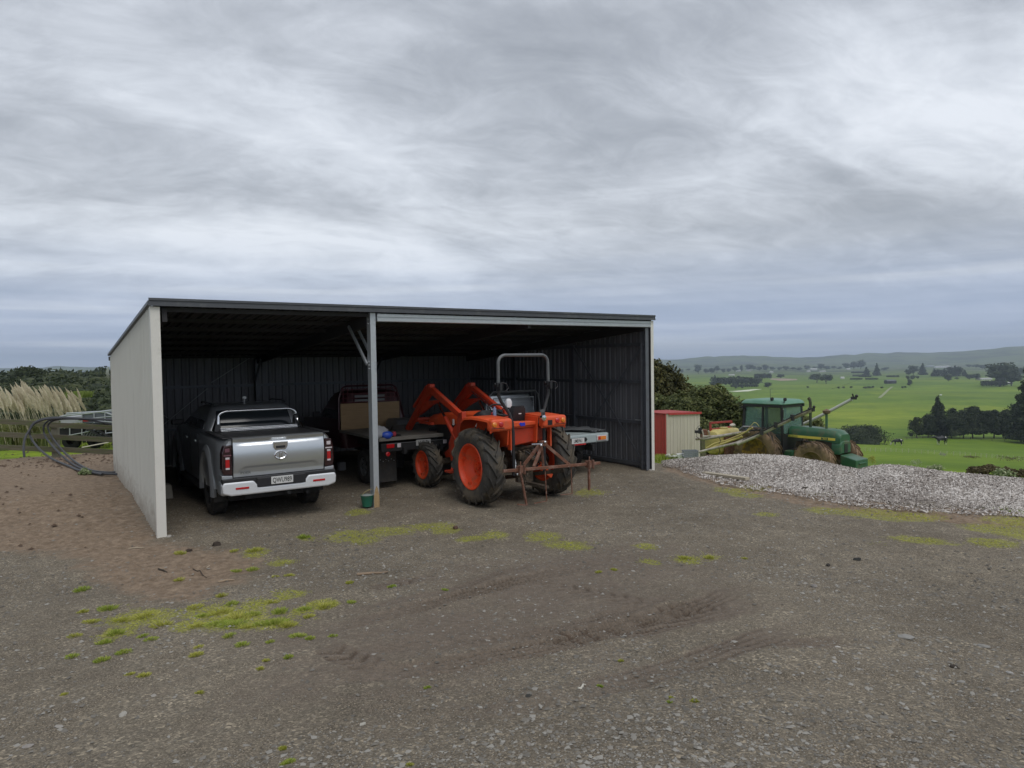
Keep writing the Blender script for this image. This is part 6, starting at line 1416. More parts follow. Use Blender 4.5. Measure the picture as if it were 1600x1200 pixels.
    for yy in (y0+.05, y1-.06): m = MB(); m.box((0, yy, z1-.02), (1.25, .08, .12)); m.build('cab_header', F_, t)
    m = MB(); m.box((0, -.28, 1.45), (.46, .46, .14)); m.box((0, -.50, 1.80), (.44, .12, .60), Matrix.Rotation(.12, 3, 'X')); m.build('seat', F_, t, bevel=.05)
    m = MB(); m.cyl((0, .55, 1.2), (0, .42, 1.72), .03, 8); m.tube([(.19*math.cos(2*PI*k/20), .42+.10*math.sin(2*PI*k/20), 1.74+.16*math.sin(2*PI*k/20)) for k in range(21)], .014, 6, False); m.build('steering_wheel', F_, t)
    m = MB(); m.tube([(.665, .28, 1.95), (.70, .30, 1.95), (.70, .34, 1.80), (.665, .34, 1.78)], .012, 6); m.build('door_handle', F_, t)
    m = MB(); m.loft([rrect(.72, y0-.10, y1+.03, z1+.02, .12), rrect(.74, y0-.12, y1+.06, z1+.05, .12), rrect(.71, y0-.06, y1+.0, z1+.13, .14), rrect(.64, y0, y1-.08, z1+.175, .14), rrect(.55, y0+.2, y1-.2, z1+.19, .14)]); m.build('cab_roof', M['jdroof'], t, True)
    for x, y in ((.62, .98), (.66, .45)):
        m = MB(); m.lathe([(-.05, .02), (-.04, .06), (.03, .065), (.032, .004)], 12, 'y', (x, y+.04, z1+.22)); m.bar((x, y, z1+.10), (x, y, z1+.20), .03, .03); wl = m.build('work_light', F_, t)
    m = MB(); m.cyl((.66, .492, z1+.22), (.66, .496, z1+.22), .05, 10); m.build('light_lens', M['lens_white'], wl)
    m = MB(); m.tube([(.30, .15, z1+.18), (.24, .10, z1+.55)], .007, 5); m.bar((.24, .10, z1+.55), (.10, .10, z1+.56), .008, .008); m.build('aerial', F_, t)
    m = MB(); m.box((.80, y1+.10, 2.35), (.04, .12, .26)); m.tube([(.62, y1, 2.5), (.80, y1+.10, 2.46)], .012, 6); m.box((.72, y0-.02, 2.50), (.08, .10, .10)); m.build('mirror', F_, t)
    for y, z in ((.62, .60), (.62, .36)): m = MB(); m.box((.56, y, z), (.22, .34, .03)); m.bar((.47, y+.15, z), (.47, y+.15, .9), .03, .03); m.build('step', F_, t)
    fy = lambda y: y if y < 0 else y*.92 if y < .98 else .9016+(y-.98)*.87
    def squeeze(o, par):
        if o.type == 'MESH' and not o.name.startswith('wheel') and par == 0:
            if o.name.startswith('lettering'): o.location.y = fy(o.location.y); o.scale.x *= .87; return
            for v in o.data.vertices: v.co.y = fy(v.co.y)
        if o.name.startswith('wheel'): o.location.y = fy(o.location.y); return
        for c in o.children: squeeze(c, 0)
    for c in t.children: squeeze(c, 0)
    return t, O_, hd, rt, zg
M['cabglass'] = glassmat('pale_green_cab_glass', (.20, .36, .30), .06, .34); M['cabglass_dark'] = glassmat('tinted_cab_glass', (.08, .14, .12), .06, .42)
GT, GO, GH, GRt, GZ = green_tractor()
def sprayer():
    t = thing('boom_sprayer', 'boom sprayer with a yellow tank and long folded booms behind the green tractor', 'sprayer', (0, 0, 0))
    bk = GO-GH*1.25
    def at(px, py, Y): return aty(px, py, Y)
    c = at(1131, 689, 26.9)
    Rz = Matrix.Rotation(math.atan2(-GH.x, GH.y), 4, 'Z'); m = MB(); m.T = Matrix.Translation((c.x, c.y, 0)) @ Rz
    zc = c.z
    rg = []
    for x in (-.80, -.74, -.60, .60, .74, .80):
        k = {.80: .55, .74: .85, .60: 1.}[abs(x)]; rg.append([(x, .36*k*sx, zc+.48*k*sz) for sx, sz in ((-1, -.6), (-.85, -.85), (-.5, -1), (.5, -1), (.85, -.85), (1, -.6), (1, .55), (.8, .88), (.45, 1), (-.45, 1), (-.8, .88), (-1, .55))])
    m.loft(rg); m.build('tank', M['tank'], t, True)
    m = MB(); m.T = Matrix.Translation((c.x, c.y, 0)) @ Rz
    m.cyl((0, 0, zc+.46), (0, 0, zc+.54), .16, 16); m.build('tank_lid', M['tank'], t, True)
    m = MB(); m.T = Matrix.Translation((c.x, c.y, 0)) @ Rz; m.box((0, 0, zc-.58), (1.3, .8, .10)); m.box((0, .42, zc-.2), (1.0, .06, 1.0)); m.cyl((-.5, -.2, zc-.6), (-.5, -.2, zc-1.0), .05, 8); m.cyl((.5, -.2, zc-.6), (.5, -.2, zc-1.0), .05, 8); m.build('frame', M['rust'], t)
    m = MB(); m.T = Matrix.Translation((c.x, c.y, 0)) @ Rz
    for a, b in (((-.6, -.1, zc+.50), (-.6, -.1, zc+.72)), ((-.62, -.1, zc+.72), (.70, -.1, zc+.74)), ((.68, -.1, zc+.74), (.68, -.1, zc+.40)), ((-.6, -.1, zc+.50), (.7, -.1, zc+.48))): m.bar(a, b, .06, .07)
    m.build('top_frame', M['redpaint'], t)
    def boom(pts, r, mm, nm='boom'): m = MB(); m.tube([at(*p) for p in pts], r, 10); return m.build(nm, mm, t, True)
    b1 = boom([(1152, 694, 24.4), (1180, 682, 24.1), (1215, 665, 23.7), (1245, 650.5, 23.4), (1271, 640, 23.1)], .065, M['boom'])
    boom([(1160, 688, 24.3), (1185, 677, 24.0), (1215, 662, 23.6), (1245, 648, 23.3), (1268, 638, 23.0)], .022, M['black'], 'feed_pipe')
    for px, py in ((1212, 664), (1238, 652.5), (1190, 675)): a = at(px, py, 23.62+(1212-px)*.009); m = MB(); m.box(a, (.06, .20, .20)); m.build('bracket', M['black'], b1)
    boom([(1246, 667, 26.6), (1270, 656, 26.2), (1300, 640.5, 25.8), (1331, 624, 25.4)], .062, M['boom_pale'])
    a = at(1334, 622, 25.3); m = MB(); m.box(a, (.16, .14, .10)); m.ball(a+Vector((.10, 0, .07)), .06, 8); m.bar(a, a+Vector((-.05, 0, .16)), .04, .04); m.build('boom_end', M['black'], t)
    a = at(1270, 640, 23.1); m = MB(); m.box(a, (.10, .1, .12)); m.ball(a+Vector((-.12, 0, .03)), .05, 8); m.ball(a+Vector((.04, 0, .09)), .05, 8); m.build('boom_end', M['black'], t)
    boom([(1094, 707, 25.6), (1108, 701, 25.5), (1125, 695, 25.3), (1143, 688, 25.0), (1160, 682, 24.8)], .040, M['tank'])
    boom([(1104, 700, 25.5), (1116, 693, 25.4), (1135, 688, 25.2), (1160, 678, 24.7), (1176, 668, 24.4)], .026, M['tank'])
    boom([(1092, 706.5, 25.5), (1120, 699.5, 25.3), (1150, 692.5, 24.6), (1172, 684, 24.2)], .050, M['boom'])
    boom([(1087, 686, 26.2), (1105, 685.5, 26.0), (1130, 681, 25.6), (1152, 677, 25.2), (1170, 674, 24.9)], .052, M['boom'])
    boom([(1098, 682, 26.0), (1120, 681, 25.9), (1150, 676.5, 25.3)], .032, M['boom'])
    boom([(1160, 671, 25.0), (1172, 673, 24.7), (1186, 672, 24.4), (1196, 668, 24.2)], .03, M['black'], 'hose')
    boom([(1152, 678, 25.0), (1166, 674, 24.8), (1178, 660, 24.6), (1182, 661, 24.6), (1186, 666, 24.6)], .012, M['tank'], 'hose')
    boom([(1156, 672, 25.4), (1162, 667, 25.2), (1175, 667, 25.2), (1186, 668, 25.2)], .05, M['greymetal'], 'pipe_elbow')
    for x, y, Y in ((1098, 676, 26.1), (1108, 677, 26.0)): m = MB(); m.bar(at(x-1, y-4, Y), at(x+2, y+8, Y), .05, .05); m.build('upright', M['boom'], t)
    m = MB(); m.box(at(1090, 674.5, 26.1), (.20, .1, .10)); m.box(at(1094, 673, 26.2), (.12, .1, .22)); m.tube([at(1087, 672, 26.1), at(1090, 667, 26.1), at(1093, 665, 26.1)], .008, 5); m.tube([at(1088, 676, 26.1), at(1088, 682, 26.1), at(1094, 686, 26.1)], .010, 5); m.build('nozzle_cluster', M['black'], t)
    m = MB(); m.box(at(1100, 677, 26.6), (.24, .2, .30)); m.build('pump', M['rust'], t, bevel=.03)
    m = MB(); lump(m, at(1144, 664.5, 25.8), .09, (1.2, 1, .8), 6); m.build('filter_bowl', M['cream'], t, True)
    for x0, y0 in ((1124, 684), (1123, 700)): m = MB(); m.tube([at(x0, y0, 25.2), at(x0+2, y0+5, 25.2), at(x0-1, y0+10, 25.2)], .012, 5); m.build('hose', M['black'], t)
sprayer()

# ================================================================== PADDOCKS: fences, cows, shrubs
def cow_mesh(name, seed, graze):
    P = [(-.95, 0, 1.22), (-.55, 0, 1.20), (0, 0, 1.12), (.50, 0, 1.16), (.82, 0, 1.22)]; Rr = [.24, .36, .42, .38, .26]
    hd = [(1.15, 0, 1.0), (1.38, 0, .62), (1.52, 0, .32), (1.62, 0, .12)] if graze else [(1.15, 0, 1.38), (1.38, 0, 1.50), (1.62, 0, 1.42), (1.82, 0, 1.30)]
    vs = list(P)+hd; rr = Rr+[.19, .14, .12, .08]; ed = [(i, i+1) for i in range(len(vs)-1)]
    for bx, fx, y in ((1, 0, .20), (1, 0, -.20), (3, 0, .20), (3, 0, -.20)):
        hip = len(vs); x = vs[bx][0]-.12 if bx == 1 else vs[bx][0]+.10; k = -.09 if bx == 1 else .02
        vs += [(x, y, .85), (x+k*.5, y, .62), (x+k, y, .40), (x+k*.3, y, .06)]; rr += [.15, .10, .065, .055]; ed += [(bx, hip), (hip, hip+1), (hip+1, hip+2), (hip+2, hip+3)]
    tl = len(vs); vs += [(-1.10, 0, 1.15), (-1.15, 0, .85), (-1.14, 0, .55)]; rr += [.05, .03, .045]; ed += [(0, tl), (tl, tl+1), (tl+1, tl+2)]
    for s in (-1, 1): e = len(vs); h = 6; vs += [(hd[1][0]-.02, s*.20, hd[1][2]+.06)]; rr += [.05]; ed += [(h, e)]
    ud = len(vs); vs += [(-.55, 0, .78)]; rr += [.15]; ed += [(1, ud)]
    me = bpy.data.meshes.new(name); me.from_pydata(vs, ed, []); o = link(name, me); sk = o.modifiers.new('skin', 'SKIN')
    for i, v in enumerate(me.skin_vertices[0].data): v.radius = (rr[i], rr[i]); v.use_root = (i == 2)
    sb = o.modifiers.new('sub', 'SUBSURF'); sb.levels = 1; sb.render_levels = 1
    bpy.context.view_layer.update(); nm = bpy.data.meshes.new_from_object(o.evaluated_get(bpy.context.evaluated_depsgraph_get()))
    bpy.data.objects.remove(o); nm.materials.clear(); nm.materials.append(M['cow']); nm.polygons.foreach_set('use_smooth', [True]*len(nm.polygons)); return nm
def cowmat():
    m = bpy.data.materials.new('friesian_hide'); m.use_nodes = True; nt = m.node_tree; N = nt.nodes.new; L = nt.links.new; tc = N('ShaderNodeTexCoord')
    n = N('ShaderNodeTexNoise'); n.inputs['Scale'].default_value = 1.15; n.inputs['Detail'].default_value = 1; L(tc.outputs['Object'], n.inputs['Vector'])
    sp = N('ShaderNodeSeparateXYZ'); L(tc.outputs['Object'], sp.inputs[0]); ml = N('ShaderNodeMapRange'); L(sp.outputs[2], ml.inputs[0]); ml.inputs[1].default_value = .30; ml.inputs[2].default_value = .75; ml.inputs[3].default_value = .16; ml.inputs[4].default_value = 0
    ad = N('ShaderNodeMath'); L(n.outputs['Fac'], ad.inputs[0]); L(ml.outputs[0], ad.inputs[1]); r = N('ShaderNodeValToRGB'); e = r.color_ramp.elements; e[0].position = .53; e[0].color = (.012, .012, .013, 1); e[1].position = .55; e[1].color = (.6, .58, .54, 1)
    L(ad.outputs[0], r.inputs[0]); L(r.outputs[0], nt.nodes['Principled BSDF'].inputs['Base Color']); return m
M['cow'] = cowmat()
for px, py, w, rz, gr, lb in ((1360, 693.4, 12, PI+.2, True, 'dark cow grazing just right of the green tractor, leftmost of the three'), (1403, 696.5, 15, PI-.25, True, 'black cow with white legs grazing, middle of the three'), (1471, 695.3, 19, PI+.1, False, 'black cow with a white face walking left, rightmost of the three')):
    p, r = hit(px, py); o = link('cow', cow_mesh('cow', 1, gr), None, p, (0, 0, rz)); k = w*r/FPX/2.5; o.scale = (k, k, k); tag(o, lb, 'cow', 'cows in the paddock')
p, r = hit(1470, 618.5); m = MB(); m.ball((0, 0, 1.2), 1.2, 8, (1.6, 1, .8)); o = m.build('white_trough', M['white'], None, True, loc=p); tag(o, 'tiny white dome alone in the middle of the wide green field', 'trough')
def pfence(name, label, pts, step, h, pr, mm, rails, wires=0, seed=1):
    f = thing(name, label, 'fence'); rs = np.random.RandomState(seed); P = [hit(*p)[0] for p in pts]; prev = None; k = 0; post = MB(); post.tube([(0, 0, -.2), (0, 0, 1)], pr, 6); pm = post.mesh('post', mm); acc = 0; tops = []
    for a, c in zip(P[:-1], P[1:]):
        n = max(1, int((c-a).length/step))
        for i in range(n):
            q = a.lerp(c, i/n); q.z = Hs(q.x, q.y); o = link('post', pm, f, q); o.scale = (1, 1, h*(1+rs.normal()*.05)); tops.append(q)
    tops.append(P[-1])
    for fr in rails:
        m = MB()
        for a, c in zip(tops[:-1], tops[1:]): m.bar(a+Vector((0, 0, h*fr)), c+Vector((0, 0, h*fr)), .05, .12)
        m.build('rail', mm, f)
    for w in range(wires):
        m = MB()
        for a, c in zip(tops[:-1], tops[1:]): m.bar(a+Vector((0, 0, h*(w+1)/(wires+.3))), c+Vector((0, 0, h*(w+1)/(wires+.3))), .012, .012)
        m.build('wire', M['galv'], f)
    return f
pfence('rail_fence', 'dark post-and-rail fence along the foot of the tall hedge beyond the cows', [(1330, 694), (1375, 690.5), (1425, 686.5), (1450, 684.5), (1500, 685.5), (1550, 689), (1610, 690), (1680, 692)], 5.5, 1.35, .13, M['fencewood'], (.45, .95))
pfence('wire_fence', 'post-and-wire fence with pale battens crossing the near paddock in front of the cows', [(1330, 704), (1352, 705), (1400, 706.5), (1450, 709), (1500, 712), (1550, 716), (1610, 721), (1680, 727)], 1.45, 1.15, .055, mat('pale_batten', (.50, .49, .38), .9), (), 4)

pfence('wire_fence', 'thin fence line running across the wide green field above the tractor exhaust', [(1075, 611), (1180, 607), (1300, 608.5), (1420, 608), (1520, 606)], 9, 1.3, .12, M['fencewood'], ())
pfence('wire_fence', 'faint fence line climbing the far field towards the two pines', [(1300, 608), (1330, 598), (1355, 589), (1410, 586)], 9, 1.3, .14, M['fencewood'], ())
pfence('wire_fence', 'faint fence line left of the long dark tree block', [(1062, 598), (1085, 600), (1110, 603)], 8, 1.3, .13, M['fencewood'], ())
def shrub(px, py, w, h, lm, seed, label, n=900, leaf=None, name='shrub', group=None):
    p, r = hit(px, py); W_, H_ = w*r/FPX, h*r/FPX; rs = np.random.RandomState(seed); B = [((rs.uniform(-.35, .35)*W_, rs.uniform(-.2, .2)*W_, H_*rs.uniform(.25, .55)), (W_*.26, W_*.26, H_*.42)) for _ in range(6)]
    V, F = leaves(rs, B, n, leaf or H_*.08); o = link(name, np_mesh(name, V, F, [lm]), None, p); tag(o, label, 'shrub', group); return o
M['weed'] = leafmat('pale_green_weed', (.12, .17, .06), (.32, .38, .20), (.5, .53, .34))
shrub(1538, 741, 40, 11, M['scrub'], 21, 'brown dry bush on the bank right behind the wood chip pile', 2600, .05)
shrub(1590, 747, 34, 13, M['scrub'], 22, 'brown dry bush behind the chips at the right edge of the photo', 2400, .05)
shrub(1568, 747, 26, 12, M['weed'], 23, 'pale green weed between the two brown bushes behind the chips', 700, .05)
shrub(1430, 730, 14, 11, M['weed'], 24, 'upright pale weed standing behind the chips below the middle cow', 500, .06)
shrub(1460, 737, 24, 10, M['weed'], 25, 'whitish green weed just behind the crest of the chips', 500, .05)
shrub(1475, 714, 12, 6, mat('grey_stump', (.28, .28, .25), .9), 26, 'grey bleached stump on the near paddock under the walking cow', 220, .10)
shrub(1515, 717, 22, 4, M['scrub'], 27, 'low brown tussock in the near paddock', 400, .10)
shrub(1575, 722, 28, 8, M['scrub'], 28, 'wide brown tussock in the near paddock towards the right edge', 500, .10)
shrub(1362, 728, 10, 16, M['blade_y'], 29, 'tall yellowish grass stalks just right of the green tractor front', 500, .07)
def grassfield(name, label, px0, px1, py0, py1, n, hgt, mm, seed, w=.012):
    rs = np.random.RandomState(seed); V = np.zeros((n, 4, 3)); P = np.array([tuple(hit(rs.uniform(px0, px1), rs.uniform(py0, py1))[0]) for _ in range(min(n, 500))]); k = rs.randint(len(P), size=n); X = P[k, 0]+rs.normal(size=n)*.35; Y = P[k, 1]+rs.normal(size=n)*.35
    Z = H(X, Y); a = rs.random(n)*6.28; h = hgt*(.5+rs.random(n)); ln = rs.normal(size=(n, 2))*h[:, None]*.35; dx, dy = np.cos(a)*w, np.sin(a)*w
    V[:, 0] = np.stack([X-dx, Y-dy, Z], 1); V[:, 1] = np.stack([X+dx, Y+dy, Z], 1); V[:, 2] = np.stack([X+ln[:, 0]+dx*.3, Y+ln[:, 1]+dy*.3, Z+h], 1); V[:, 3] = np.stack([X+ln[:, 0]-dx*.3, Y+ln[:, 1]-dy*.3, Z+h], 1)
    o = link(name, np_mesh(name, V.reshape(-1, 3), np.arange(4*n).reshape(n, 4), [mm])); tag(o, label, 'grass', kind='stuff')
grassfield('long_grass', 'rough grass round the foot of the cream garden shed', 1022, 1062, 713, 722, 5000, .22, M['blade'], 1)
grassfield('rank_grass', 'rank green growth under the sprayer and behind the chips', 1090, 1130, 706, 716, 5000, .35, M['blade'], 2)
grassfield('verge_grass', 'short grass behind the timber fence on the left', -40, 184, 683, 699, 9000, .10, M['blade'], 3)
shrub(133, 742, 17, 8, M['weed'], 31, 'small green weed growing where the black pipes reach the ground', 500, .04)

# ================================================================== FAR PADDOCK TREES, HEDGES, HOUSES
FT = {}
for i in range(3): FT['round', i] = tree_parts('round', 1., 1.05, 620, .055, M['farleaf'], 200+i)
for i in range(2): FT['spread', i] = tree_parts('spread', 1., 1.6, 620, .065, M['farleaf'], 210+i)
for i in range(3): FT['conifer', i] = tree_parts('conifer', 1., .72, 800, .05, M['conifer'], 220+i)
for i in range(2): FT['hedge', i] = tree_parts('hedge', 1., 4., 1600, .09, M['conifer'], 230+i, trunk=False)
def ft(kind, px, py, w, h, label=None, group='trees scattered over the far paddocks', name='tree', k=None):
    p, r = hit(px, py); i = (int(px) if k is None else k) % (2 if kind in ('spread', 'hedge') else 3); bw = {'round': 1.05, 'spread': 1.6, 'conifer': .72, 'hedge': 4.}[kind]
    H_ = h*r/FPX; W_ = w*r/FPX; p.z -= H_*.03
    return put_tree(FT[kind, i], name, label, 'tree' if kind != 'hedge' else 'hedge', p, (W_/bw, (W_/bw if kind != 'hedge' else H_*.9), H_), 0 if kind == 'hedge' else px*1.7, group)
ft('hedge', 1150, 604, 78, 15, 'long dark block of trees standing in the field above the tractor cab', None, 'shelter_belt', 0)
ft('conifer', 1117, 602, 12, 16, 'dark pointed tree at the left end of the long tree block')
ft('hedge', 1163, 606, 42, 6, 'low grey-green row of scrub along the foot of the long tree block', None, 'shelter_belt', 1)
ft('hedge', 1192, 593, 26, 9, 'short dark clump of trees right of the long tree block', None, 'shelter_belt', 1)
ft('round', 1220, 591, 14, 6, 'small low tree beside the bare pinkish earth'); ft('round', 1200, 606, 17, 8, 'rounded bush below the short dark clump')
ft('spread', 1276, 598, 26, 13, 'wide-topped paddock tree on the left of a pair'); ft('spread', 1291, 600, 22, 14, 'wide-topped paddock tree on the right of a pair')
ft('round', 1053, 584, 13, 9, 'round tree just beyond the tall olive tree'); ft('round', 1065, 583, 9, 6, 'small tree right of the round one beyond the olive tree')
ft('round', 1091, 584, 15, 14, 'tall round tree standing above the far tree line on the left')
far_line = [(1076, 580, 10, 4), (1103, 584, 10, 8), (1111, 584, 12, 9), (1120, 583, 13, 11), (1130, 583, 10, 7), (1139, 582, 10, 6), (1148, 582, 12, 9), (1158, 581, 8, 10), (1170, 580, 15, 10), (1178, 580, 10, 8), (1187, 580, 10, 7), (1197, 580, 14, 10), (1207, 580, 9, 7), (1218, 579, 9, 5), (1228, 579, 12, 7), (1239, 579, 10, 5), (1249, 579, 10, 5), (1261, 578, 11, 7), (1273, 577, 8, 4), (1283, 578, 13, 9), (1292, 578, 12, 6), (1303, 577, 9, 5), (1312, 577, 8, 4)]
far_line2 = [(1381, 579, 10, 4), (1386, 577, 8, 3), (1515, 574, 10, 4), (1525, 575, 12, 5), (1535, 577, 12, 6), (1548, 578, 10, 6)]
for i, (x, y, w, h) in enumerate(far_line): ft('round' if i % 3 else 'spread', x, y, w, h, ordinal(i)+' small tree from the left in the dark far tree line', 'trees of the far tree line')
for i, (x, y, w, h) in enumerate(far_line2): ft('round', x, y, w, h, ordinal(i)+' tiny tree from the left on the far skyline at the right', 'trees at the far right')
for x, y, w, h, l in ((1323, 577, 12, 9, 'left-hand tree of the tall clump on the horizon'), (1334, 577, 14, 11, 'middle tree of the tall clump on the horizon'), (1345, 577, 15, 14, 'tallest, right-hand tree of the clump on the horizon')): ft('round', x, y, w, h, l)
ft('conifer', 1354, 587, 12, 13, 'small pine beside the taller pine on the field edge'); ft('conifer', 1370, 587, 11, 18, 'tall narrow pine standing alone on the field edge')
ft('round', 1427, 586, 17, 13, 'dark rounded tree left of a pointed pine'); ft('conifer', 1441, 586, 13, 17, 'pointed dark pine beside the rounded tree'); ft('round', 1420, 587, 12, 9, 'smaller dark tree at the left of the pine pair')
for i, (x, w, h) in enumerate(((1460, 12, 11), (1468, 11, 10), (1476, 11, 12), (1484, 12, 13), (1492, 13, 15), (1500, 13, 13), (1507, 9, 9))): ft('round' if i % 2 else 'conifer', x, 588, w, h, ordinal(i)+' dark tree from the left in the dense row right of the pointed pine', 'trees of the dense row')
ft('round', 1482, 596, 13, 9, 'grey-green tree below the dense row'); ft('round', 1422, 604, 11, 10, 'small round tree right of the dark farm building')
for i, (x, y, w, h) in enumerate(((1419, 594, 6, 6), (1426, 594, 8, 7), (1434, 592, 6, 4), (1495, 593, 6, 3))): ft('round', x, y, w, h, ordinal(i)+' small dark shrub from the left, right of the black farm building', 'shrubs near the farm building', 'shrub')
for x, y, w, h, l in ((1515, 593, 13, 7, 'low tree left of the big dark tree'), (1525, 594, 14, 9, 'bushy tree next to the big dark tree')): ft('round', x, y, w, h, l)
ft('round', 1562, 604, 44, 31, 'huge dark dome-shaped tree above the long white roof'); ft('round', 1580, 603, 26, 24, 'dark tree on the right flank of the huge dome-shaped tree'); ft('hedge', 1553, 605, 34, 9, 'low dark hedge at the foot of the huge dome-shaped tree', None, 'hedge', 1)
ft('round', 1572, 586, 22, 14, 'rounded tree behind the huge dark one'); ft('round', 1592, 588, 20, 11, 'pale green rounded tree at the right edge near the horizon'); ft('round', 1548, 585, 9, 7, 'small tree left of the huge dark dome')
for i, x in enumerate((1150, 1160, 1262, 1310, 1318, 1330, 1352, 1358, 1364, 1378, 1410, 1414)): ft('round', x, 607.5-(i % 3)*.4, 9 if i in (6, 7) else 5, 3.2, ordinal(i)+' low dark bush from the left in the row across the fields', 'bushes across the middle of the fields', 'shrub')
for x, y, q in ((1342, 589, 'low hedge just left of the two pines'), (1352, 590, 'low hedge at the foot of the small pine'), (1338, 594, 'low hedge below and left of the two pines'), (1362, 594, 'low hedge below the tall narrow pine'), (1340, 584, 'highest low hedge, under the tall clump on the horizon'), (1395, 590, 'low hedge above the black farm building')): ft('hedge', x, y, 18, 3.2, q, 'low hedges on the far field edge', 'hedge')
# nearer shelter trees
def nt_(kind, px, py, w, h, n, leaf, seed, label, lm='conifer'):
    p, r = hit(px, py); H_, W_ = h*r/FPX, w*r/FPX; me = tree_parts(kind, H_, W_, n, leaf*H_, M[lm], seed, flat=.2); put_tree(me, 'tree', label, 'tree', p, rz=seed)
nt_('dense', 1352, 693, 80, 27, 7000, .035, 301, 'broad dark tree behind the green tractor nose')
nt_('dense', 1432, 684, 26, 28, 3500, .030, 302, 'small greyish tree at the left end of the tall hedge', 'bush')
nt_('conifer', 1466, 683, 34, 56, 5000, .024, 303, 'tall pointed conifer, highest of the hedge behind the cows')
nt_('dense', 1450, 684, 26, 32, 3500, .03, 304, 'dark tree tucked left of the pointed conifer')
for i, (x, w, h) in enumerate(((1487, 32, 40), (1505, 30, 38), (1520, 30, 42), (1537, 30, 36), (1553, 32, 37), (1568, 30, 36), (1583, 34, 44))):
    nt_('dense', x, 685, w, h, 3600, .028, 310+i, ['dark tree next to the pointed conifer', 'dark rounded tree, second right of the pointed conifer', 'slightly taller dark tree in the middle of the hedge', 'lower dark tree right of the hedge middle', 'dark tree in the right half of the hedge', 'dark tree just left of the tall right-edge group', 'dark tree under the tall right-edge tree'][i])
nt_('conifer', 1606, 692, 52, 96, 7000, .02, 330, 'very tall dark conifer cut by the right edge of the photo')
nt_('conifer', 1636, 694, 60, 104, 6000, .02, 331, 'very tall dark conifer just outside the right edge')
# houses and farm buildings far off
def house(px, py, w, h, col, label, roofc=(.35, .34, .33), group=None, name='house', flat=False):
    p, r = hit(px, py); W_, H_ = w*r/FPX, h*r/FPX; D = min(W_*.6, 14.); t = thing(name, label, 'house' if name == 'house' else 'farm building', p, .1, group)
    m = MB(); m.box((0, 0, H_*.3), (W_, D, H_*.75)); m.build('wall', mat('house_wall', col, .8), t)
    m = MB(); m.prism([(-D*.58, H_*.675), (D*.58, H_*.675), (0, H_*(1.0 if not flat else .80))], -W_*.53, W_*.53, 'x'); m.build('roof', mat('house_roof', roofc, .6), t)
    if W_ > 8:
        for k in range(max(2, int(W_/5))): m = MB(); m.box((-W_*.42+k*5, -D/2-.02, H_*.36), (1.6, .06, H_*.25)); m.build('window', M['glass'], t)
    return t
wt = (.62, .62, .60)
for x, y, w, h, l in ((1154, 581, 6, 2.6, 'white house among trees, leftmost on the far tree line'), (1170, 580, 6, 3, 'white house right of the first on the far tree line'), (1205, 583, 5, 2.4, 'small pale house below the far tree line'), (1263, 581.5, 5, 2.2, 'tiny pale house right of the wide-topped pair'), (1271, 578.5, 9, 2.6, 'long pale house on the far tree line'), (1285, 581.5, 8, 2, 'low pale house near the tree clump'), (1325, 578, 5, 2, 'white house at the foot of the tall clump'), (1316, 592, 5, 3, 'small cream house on the field left of the pines'), (1143, 587, 8, 2, 'long white roof behind the long tree block')): house(x, y, w, h, wt, l, (.6, .6, .58))
house(1453, 573, 10, 2.2, (.45, .47, .5), 'left-hand grey part of the long factory on the horizon', (.5, .52, .55), flat=True); house(1472, 574.5, 20, 3, (.75, .75, .75), 'long bright white factory on the horizon', (.78, .78, .78), flat=True); house(1489, 574.5, 9, 2.2, (.5, .52, .52), 'right-hand end of the far factory', (.5, .5, .5), flat=True)
house(1538, 594, 16, 3, wt, 'pale farm house left of the huge dark tree', (.5, .5, .5)); house(1569, 600.5, 16, 3.4, (.10, .10, .10), 'long low building with a white roof at the foot of the huge dark tree', (.8, .8, .8), name='farm_building', flat=True)
house(1391, 599.5, 13, 5.5, (.03, .03, .03), 'small black open-sided farm building alone in the field', (.12, .13, .13), name='farm_building')
def patch(name, label, cat, pts, col, th=.4):
    P = [hit(*p)[0] for p in pts]; m = MB(); n = len(P); m.add([p+Vector((0, 0, th)) for p in P]+[p+Vector((0, 0, -1.5)) for p in P], [tuple(range(n)), tuple(range(2*n-1, n-1, -1))]+[(i, i+n, (i+1) % n+n, (i+1) % n) for i in range(n)]); o = m.build(name, mat(name+'_surface', col, .9, var=.15, scale=.1)); return tag(o, label, cat)
patch('silage_cover', 'long thin white strip lying in the field above the tractor cab', 'silage cover', [(1139, 611.8), (1150, 612.5), (1170, 611.6), (1182, 609.3), (1190, 608.2), (1176, 608.6), (1160, 610.2)], (.62, .64, .50), .5)
patch('bare_earth', 'pinkish bare earth patch beside the small trees on the hill', 'bare ground', [(1203, 593), (1220, 595), (1245, 594), (1246, 592.5), (1225, 591.5), (1206, 591.5)], (.32, .24, .17), .3)
def track(pts, w0, col):
    m = MB(); P = [hit(*p)[0] for p in pts]; vs = []
    for i, p in enumerate(P):
        d = (P[min(i+1, len(P)-1)]-P[max(i-1, 0)]); d.z = 0; d.normalize(); s = Vector((-d.y, d.x, 0)); vs += [p+s*w0+Vector((0, 0, .35)), p-s*w0+Vector((0, 0, .35))]
    m.add(vs, [(2*i, 2*i+1, 2*i+3, 2*i+2) for i in range(len(P)-1)]); tag(m.build('farm_track', mat('pale_track', col, .9), None), kind='structure')
track([(1374, 622), (1379, 618), (1384, 613), (1388, 609), (1394, 604.5)], 2.2, (.26, .29, .15))

